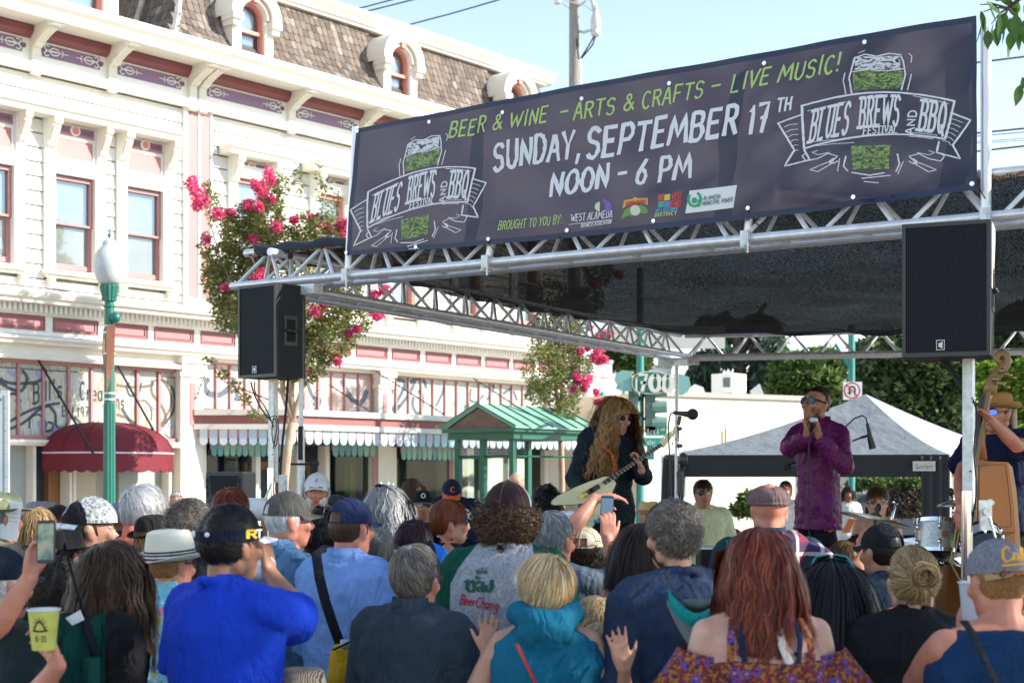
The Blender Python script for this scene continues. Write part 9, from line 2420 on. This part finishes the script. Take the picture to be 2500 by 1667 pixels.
m=MB();m.tube([P(2343,1230,9.1),P(2328,1330,9.1),P(2320,1372,9.1),P(2345,1420,9.1)],.006,6);m.tube([P(2350,1250,9.1),P(2334,1340,9.1),P(2326,1372,9.1)],.005,6);m.build('rod',mat('gold_rod',(.4,.3,.1),.4,metal=.7),t,world=True)
drum('black bass drum low behind the bun-haired woman',2300,1385,1500,150,9.4,black_g,mat('black_head',(.012,.012,.014),.3),tilt=-80)
t=thing('guitar_amplifier','small black amplifier with silver top edge below the green shirted man','amplifier',P(1735,1395,9.8))
a=P(1712,1420,9.8);b=P(1768,1338,9.8)
m=MB();m.box(a.x,b.x,9.8,10.1,SZ,b.z);m.build('cabinet',cab,t,world=True)
m=MB();m.box(a.x+.01,b.x-.01,9.79,9.8,SZ+.03,b.z-.03);m.build('grille_cloth',grille,t,world=True);m=MB();m.box(a.x-.004,b.x+.004,9.785,10.1,b.z-.006,b.z+.006);m.build('trim',galv,t,world=True)
# ================================================================ things held or carried, and bits at the left
def slab_thing(name,label,cat,c,ax,az,th,mt,scr=None,r=.008):
 t=thing(name,label,cat,c);c=Vector(c);ax=Vector(ax);az=Vector(az);nn=ax.cross(az).normalized()
 if nn.y>0:nn=-nn
 m=MB();pts=[]
 for sx_,sz_ in((1,1),(-1,1),(-1,-1),(1,-1)):
  for k in range(4):
   a0={(1,1):0,(-1,1):90,(-1,-1):180,(1,-1):270}[(sx_,sz_)]+k*30
   pts.append(c+ax*(sx_-sx_*r/ax.length)+az*(sz_-sz_*r/az.length)+ax.normalized()*cos(radians(a0))*r+az.normalized()*sin(radians(a0))*r)
 n=len(pts);m.add([p-nn*th/2 for p in pts]+[p+nn*th/2 for p in pts],[tuple(range(n)),tuple(range(2*n-1,n-1,-1))]+[(i,n+i,n+(i+1)%n,(i+1)%n)for i in range(n)]);m.build('case',mt,t,world=True)
 if scr:
  k=.88;m=MB();m.add([c+nn*(th/2+.001)-ax*k-az*.84,c+nn*(th/2+.001)+ax*k-az*.84,c+nn*(th/2+.001)+ax*k+az*.84,c+nn*(th/2+.001)-ax*k+az*.84],[(0,1,2,3)]);m.build('screen',scr,t,world=True)
 return t
scr1=ramp_mat('lit_phone_screen',[(.3,(.03,.05,.05)),(.5,(.25,.32,.22)),(.62,(.45,.40,.25)),(.75,(.08,.10,.14))],scale=22,rough=.15)
slab_thing('smartphone','black smartphone held up at the left showing the stage on its screen','phone',P(113,1322,4.42),(.027,0,.001),(-.002,.01,.064),.010,black_g,scr1)
slab_thing('smartphone','blue-cased smartphone held up in front of the guitarist','phone',P(1482,1243,6.72),(.030,0,-.001),(.002,-.01,.062),.010,mat('teal_case',(.02,.15,.22),.4),mat('pale_screen',(.35,.45,.55),.1))
def cup(name,label,c,r0,r1,h,mt,prt=None):
 t=thing(name,label,'cup',c)
 m=MB();m.lathe([(r0,0),(r1,h),(r1+.003,h+.001),(r1+.003,h+.006),(r1-.002,h+.006),(r1-.003,h),(r0-.003,.006)],(0,0,0),28);m.build('cup_wall',mt,t,smooth=True,sharp=50)
 m=MB();m.lathe([(r1,h+.0),(r1+.004,h+.001),(r1+.004,h+.006),(r1-.001,h+.006)],(0,0,0),28);m.build('rim',white_sheet,t,smooth=True)
 if prt:prt(t,r0,r1,h)
 return t
def cprint(t,r0,r1,h):
 def F_(x,y):
  a=-pi/2+(x-.5)*1.6;z=h*y;r=r0+(r1-r0)*y+.0012
  return Vector((r*cos(a),r*sin(a),z))
 m=MB();ribbon(m,[(.25+.5*i/12,.55+.20*sin(pi*i/12))for i in range(13)],.06,F_);ribbon(m,[(.15,.52),(.5,.50),(.85,.52)],.05,F_)
 for i in range(7):a=pi*(i+.5)/7;ribbon(m,[(.5-.27*cos(a),.56+.22*sin(a)),(.5-.33*cos(a),.57+.28*sin(a))],.03,F_)
 text_fn(m,'K-25',lambda x,y:F_(.3+.5*x,.24+.14*y),.18,xs=.7);m.build('cup_print',black_m,t)
cup('paper_cup','yellow paper cup with black sun drawing held at the lower left',P(107,1585,4.16),.032,.043,.11,mat('yellow_cup',(.55,.52,.10),.5,var=.15,vscale=30),cprint)
cup('plastic_cup','frosted white plastic cup beside the right tower',P(2378,1512,4.5),.034,.045,.11,mat('frosted_plastic',(.60,.64,.68),.3))
t=thing('tote_bag','dark green tote bag with black straps and white tag at the lower left','bag',P(150,1600,4.75))
gb=clo('bag_green',(.008,.075,.055))
bd2=4.75
m=MB()
def bagf(u,v,s_):
 x=48+202*u;y=1492+v*200+14*sin(u*pi)*(1-v)+(8*sin(u*9))*(1-v)
 return P(x,y,bd2)+Vector((0,s_*(.03+.05*sin(pi*u)*(.3+v*.5))+.008*sin(u*13+v*7),0))
m.grid(lambda u,v:bagf(u,v,-1),24,12);m.grid(lambda u,v:bagf(u,v,1),24,12);m.build('bag_panel',gb,t,smooth=True,world=True)
m=MB();m.tube([P(100,1500,bd2-.03),P(125,1430,bd2),P(150,1355,5.0),P(158,1330,5.15),P(170,1380,4.95),P(205,1500,bd2-.05)],.016,6,flat=.25);m.tube([P(205,1500,bd2-.05),P(222,1560,bd2-.08),P(232,1600,bd2-.08)],.016,6,flat=.25);m.build('strap',clo('black_webbing',(.012,.013,.018)),t,smooth=True,world=True)
m=MB();m.hexa([P(160,1508,bd2-.11),P(176,1526,bd2-.11),P(206,1512,bd2-.115),P(196,1488,bd2-.11),P(160,1508,bd2-.115),P(176,1526,bd2-.115),P(206,1512,bd2-.12),P(196,1488,bd2-.115)]);m.build('tag',white_sheet,t,world=True)
m=MB();m.grid(lambda u,v:P(195+50*u,1605+70*v,bd2-.12-.02*sin(pi*u)),6,4);m.build('pocket',gb,t,smooth=True,world=True)
def surf_strap(label,pts,r,mt,name='shoulder_strap'):
 m=MB();m.tube(pts,r,6,flat=.25);return tag(m.build(name,mt,None,smooth=True),label,'strap')
surf_strap('black strap running down the back of the pale blue shirt',[P(795,1332,6.02),P(772,1352,5.90),P(780,1410,5.84),P(795,1470,5.80),P(815,1530,5.80),P(832,1575,5.82)],.020,clo('black_webbing',(.012,.013,.018)))
t=thing('drink_pouch','yellow insulated pouch hanging between the pale blue and slate shirts','bag',P(832,1620,5.75))
m=MB();m.tube([P(838,1572,5.78),P(838,1590,5.78),P(835,1640,5.78),P(830,1680,5.78)],[.03,.05,.055,.055],14);m.build('pouch',clo('pouch_yellow',(.60,.34,.02)),t,smooth=True,world=True)
m=MB();m.tube([P(842,1560,5.76),P(842,1580,5.76)],[.018,.022],12);m.build('bottle_top',mat('clear_bottle',(.4,.45,.5),.15),t,smooth=True,world=True)
m=MB();m.tube([P(815,1585,5.72),P(840,1573,5.7),P(868,1560,5.74)],.014,6,flat=.3);m.build('strap',clo('black_webbing',(.012,.013,.018)),t,world=True)
surf_strap('thin red cord across the teal hooded back',[P(1262,1572,4.72),P(1280,1610,4.70),P(1300,1650,4.70),P(1325,1700,4.70)],.009,clo('red_cord',(.6,.06,.05)),'cord')
surf_strap('thick black patterned bag strap over the navy tank top',[P(2352,1515,4.05),P(2375,1545,4.0),P(2400,1600,3.98),P(2430,1660,3.98),P(2450,1720,3.98)],.013,clo('black_patterned',(.02,.025,.03),var=.6,vscale=60))
t=thing('hanging_sun_hat','teal and grey sun hat with neck flap hanging by a cord down the navy sweater','hat',P(1700,1530,4.7))
def hat_pt(x,y,o=0.0):return P(x,y,4.72-o)
m=MB()
def flap(u,v):
 x=1628+150*u;top=1462+55*sin(pi*min(1,u*1.0))**.8;bot=1482+150*max(0,sin(pi*.5*min(1,u*1.2)))**.9
 return hat_pt(x,top*(1-v)+bot*v,.02+.07*sin(pi*u)*(1-.3*v))
m.grid(flap,20,10);m.build('neck_flap',clo('grey_flap',(.16,.20,.22)),t,smooth=True,world=True)
m=MB();m.grid(lambda u,v:hat_pt(1632+140*u,1456+(58*sin(pi*u)**.9)*(1)+(v-.5)*38,.06+.10*sin(pi*u)+.02*sin(pi*v)),20,6);m.build('brim',clo('teal_brim',(.005,.26,.24),bump=.6,bscale=60),t,smooth=True,world=True)
m=MB();m.grid(lambda u,v:hat_pt(1665+85*u,1462+34*v*sin(pi*u)**.5,.05+.06*sin(pi*v)),10,5);m.build('crown',clo('grey_green_crown',(.10,.13,.12)),t,smooth=True,world=True)
m=MB();m.tube([flap(i/20,1)for i in range(21)],.005,5);m.build('edging',black_m,t,world=True)
m=MB();m.tube([P(1625,1398,4.86),P(1640,1430,4.74),P(1658,1462,4.66)],.004,5);m.tube([P(1740,1390,4.86),P(1752,1425,4.76),P(1755,1462,4.68)],.004,5);m.build('cord',black_m,t,world=True)
t=thing('white_camera','small white camera with silver edge held to the face of the royal blue shirted man','camera',P(645,1375,4.95))
m=MB();m.tube([P(630,1372,5.0),P(655,1380,4.95)],[.035,.03],12);m.ball(P(640,1392,4.98),(.05,.04,.035),12,8);m.build('camera_body',white_sheet,t,smooth=True,world=True,sharp=50)
m=MB();m.tube([P(628,1364,5.0),P(640,1362,4.98)],.012,8);m.build('viewfinder',chrome,t,world=True)
t=thing('paper_sheet','white sheet of paper held up at the left edge','paper',P(25,1262,6.9))
m=MB();m.grid(lambda u,v:P(-10+65*u-14*v,1214+12*u+95*v,6.9+.05*sin(u*3)),8,8);m.build('sheet',white_sheet,t,smooth=True,world=True)
m=MB()
for i in range(5):y=1232+i*10;ribbon(m,[(20,y),(44,y+2)],.9,lambda x,y:P(x,y,6.86))
tag(m.build('printed_lines',mat('grey_print',(.2,.2,.22),.7),t,world=True),kind='stuff')
t=thing('height_board','narrow white board with a printed scale at the left edge','sign',(P(8,1160,7.6).x,7.6,0))
a=P(-12,1240,7.6);b=P(21,953,7.6);m=MB();m.box(a.x,b.x,7.6,7.62,0,b.z);m.build('board',mat('pale_board2',(.62,.68,.70),.4),t,world=True)
m=MB()
for i in range(48):
 y=968+i*5.6;ribbon(m,[(9,y),(12 if i%5 else 15,y)],1.3,lambda x,y:P(x,y,7.596))
ribbon(m,[(7.5,965),(7.5,1240)],1.5,lambda x,y:P(x,y,7.596));text_fn(m,'o',lambda x,y:P(-2+6*x,978-10*y,7.596),.2);text_fn(m,'F',lambda x,y:P(-3+6*x,961-10*y,7.596),.2)
tag(m.build('scale_marks',black_m,t,world=True),kind='stuff')
t=thing('monitor_loudspeaker','grey-black powered loudspeaker on a stand behind the crowd, below the left flown speaker','loudspeaker',P(558,1260,11.6))
c=P(558,1160,11.6);a=P(500,1262,11.6);b=P(592,1151,11.6);e=P(618,1151,11.8)
m=MB();m.hexa([(a.x,11.6,a.z),(b.x,11.6,a.z),(e.x,11.95,a.z),(a.x+.1,11.95,a.z),(a.x,11.6,b.z),(b.x,11.6,b.z),(e.x,11.95,b.z),(a.x+.1,11.95,b.z)]);o_=m.build('cabinet',mat('moulded_grey',(.06,.065,.07),.5),t,world=True)
bv=o_.modifiers.new('round','BEVEL');bv.width=.02;bv.segments=3
m=MB();m.grid(lambda u,v:P(512+62*u,1162+46*v,11.59)+Vector((0,.10*(sin(pi*u)*sin(pi*v))**.6-.0,0)),10,8);
m2=MB();m2.add([P(511,1161,11.592),P(581,1161,11.592),P(575,1210,11.592),P(517,1210,11.592)],[(0,1,2,3)]);m2.build('horn_mouth',mat('horn_black',(.008,.008,.009),.7),t,world=True)
m=MB()
for x in(505,584):
 for k in range(3):m.add([P(x-2,1168+k*16,11.591),P(x+4,1165+k*16,11.591),P(x+4,1178+k*16,11.591),P(x-2,1180+k*16,11.591)],[(0,1,2,3)])
m.build('port',black_m,t,world=True)
m=MB();m.ball(P(545,1245,11.6),(.13,.03,.13),20,12);m.build('woofer',black_g,t,smooth=True,world=True)
m=MB();m.tube([(c.x,11.75,0),(c.x,11.75,a.z)],.02,8);m.build('stand_pole',black_m,t,world=True)
random.seed(11);np.random.seed(11)
ST=[o for o in COL.objects if o.name=='shade_tree'][0]
leaves('crown',[((8.6,3.7,6.7),(2.5,2.1,2.0),1.0),((9.3,.9,6.9),(2.5,2.2,2.1),.9),((7.2,3.0,6.2),(1.5,1.8,1.1),.4),((10.2,3.6,4.9),(2.3,2.3,1.5),.8),((9.9,.9,4.8),(2.3,2.3,1.5),.7),((8.9,7.0,7.5),(1.1,.9,1.1),.10),((9.2,-1.6,6.4),(2.2,1.8,2.0),.4)],12500,.15,lf,ST,aspect=.6,shell=.2)
lm_=MB()
for s_ in range(2):
 pass
def leafmesh(L,W):
 m=MB();n=6;vs=[]
 for i in range(n+1):
  u=i/n;w=W*sin(pi*min(1,u**.8))*(.55 if i in(0,n)else 1);z=-.12*L*u*u
  vs+=[(u*L,-w*.5,z),(u*L,0,z-.12*w),(u*L,w*.5,z)]
 fs=[]
 for i in range(n):a=3*i;fs+=[(a,a+1,a+4,a+3),(a+1,a+2,a+5,a+4)]
 m.add(vs,fs);return m.mesh('leaf',lf,True)
LM=[leafmesh(.10,.05),leafmesh(.12,.055),leafmesh(.085,.045)]
Tw=wmat(ST).inverted()
spots_=[(2395,52,-75),(2405,75,-85),(2415,40,-60),(2425,82,-95),(2438,60,-80),(2452,90,-90),(2465,70,-70),(2478,60,-85),(2490,88,-75),(2408,28,-40),(2440,20,-20),(2460,35,-50),(2480,20,-30),(2498,40,-60),(2430,95,-80),(2470,100,-95),(2450,5,10),(2475,-5,20),(2495,5,-10),(2500,75,-85),(2412,100,-88),(2398,82,-100),(2455,55,-110),(2485,105,-80),(2420,12,0),(2462,112,-85),(2495,215,-60),(2492,232,-100)]
for i,(x,y,a)in enumerate(spots_):
 o=link('leaf',LM[i%3],ST)
 d=6.6+random.uniform(-.15,.15)
 mx=Matrix.Translation(P(x,y-26,d))@Matrix.Rotation(radians(random.uniform(-60,60)),4,'Z')@Matrix.Rotation(radians(-a),4,'Y')@Matrix.Rotation(radians(random.uniform(-70,70)),4,'X')
 o.matrix_local=Tw@mx
m=MB()
for a,b in(((2460,20),(2400,30)),((2460,20),(2420,60)),((2460,20),(2450,70)),((2460,20),(2490,60)),((2480,-10),(2460,20)),((2460,20),(2392,12)),((2520,190),(2490,205))):
 m.tube([P(a[0],a[1],6.6),P((a[0]+b[0])/2,(a[1]+b[1])/2-6,6.6),P(b[0],b[1],6.6)],[.006,.004,.002],5)
m.build('twig',bark_d,ST,world=True)
finish_people()
def split_pieces():
 """every far-apart piece of a mesh becomes an object of its own under the same parent"""
 for o in[x for x in COL.objects if x.type=='MESH' and x.get('kind')is None and not x.modifiers]:
  if o.name.split('.')[0]in('hair','beard','body','shirt','trousers','crown','braid','hair_bun','vinyl_sheet','hem','shade_net')or o.children:continue
  me=o.data;nv=len(me.vertices)
  if nv<12 or nv>20000 or me.users>1:continue
  co=np.empty(nv*3);me.vertices.foreach_get('co',co);co=co.reshape(-1,3)
  par=list(range(nv))
  def find(a):
   while par[a]!=a:par[a]=par[par[a]];a=par[a]
   return a
  for e in me.edges:
   a,b=find(e.vertices[0]),find(e.vertices[1])
   if a!=b:par[a]=b
  roots={};isl=np.array([roots.setdefault(find(i),len(roots))for i in range(nv)]);k=len(roots)
  if k<2 or k>400:continue
  lo=np.full((k,3),np.inf);hi=np.full((k,3),-np.inf)
  np.minimum.at(lo,isl,co);np.maximum.at(hi,isl,co)
  size=(hi-lo).max(axis=1)
  gap=np.maximum(0,np.maximum(lo[:,None]-hi[None],lo[None]-hi[:,None]))
  near=np.sqrt((gap**2).sum(axis=2))<=np.maximum(.02,.5*np.maximum(size[:,None],size[None]))
  pp=list(range(k))
  def f2(a):
   while pp[a]!=a:a=pp[a]
   return a
  for a,b in zip(*np.nonzero(np.triu(near,1))):
   a,b=f2(a),f2(b)
   if a!=b:pp[a]=b
  r2={};pc=[r2.setdefault(f2(i),len(r2))for i in range(k)]
  if len(r2)<2 or len(r2)>40:continue
  vp=[pc[i]for i in isl]
  parts=[([],[],[],{})for _ in r2]
  for i in range(nv):q=parts[vp[i]];q[3][i]=len(q[0]);q[0].append(tuple(co[i]))
  for p in me.polygons:
   q=parts[vp[p.vertices[0]]];q[1].append([q[3][v]for v in p.vertices]);q[2].append((p.material_index,p.use_smooth))
  for j,q in enumerate(parts):
   if not q[1]:continue
   m2=bpy.data.meshes.new(me.name);m2.from_pydata(q[0],[],q[1])
   for mt in me.materials:m2.materials.append(mt)
   m2.polygons.foreach_set('material_index',[a for a,_ in q[2]]);m2.polygons.foreach_set('use_smooth',[b for _,b in q[2]]);m2.update()
   if any(b for _,b in q[2]):
    try:m2.set_sharp_from_angle(angle=radians(50))
    except Exception:pass
   if j==0:first=m2
   else:
    c=o.copy();c.data=m2;COL.objects.link(c)
  o.data=first
split_pieces()
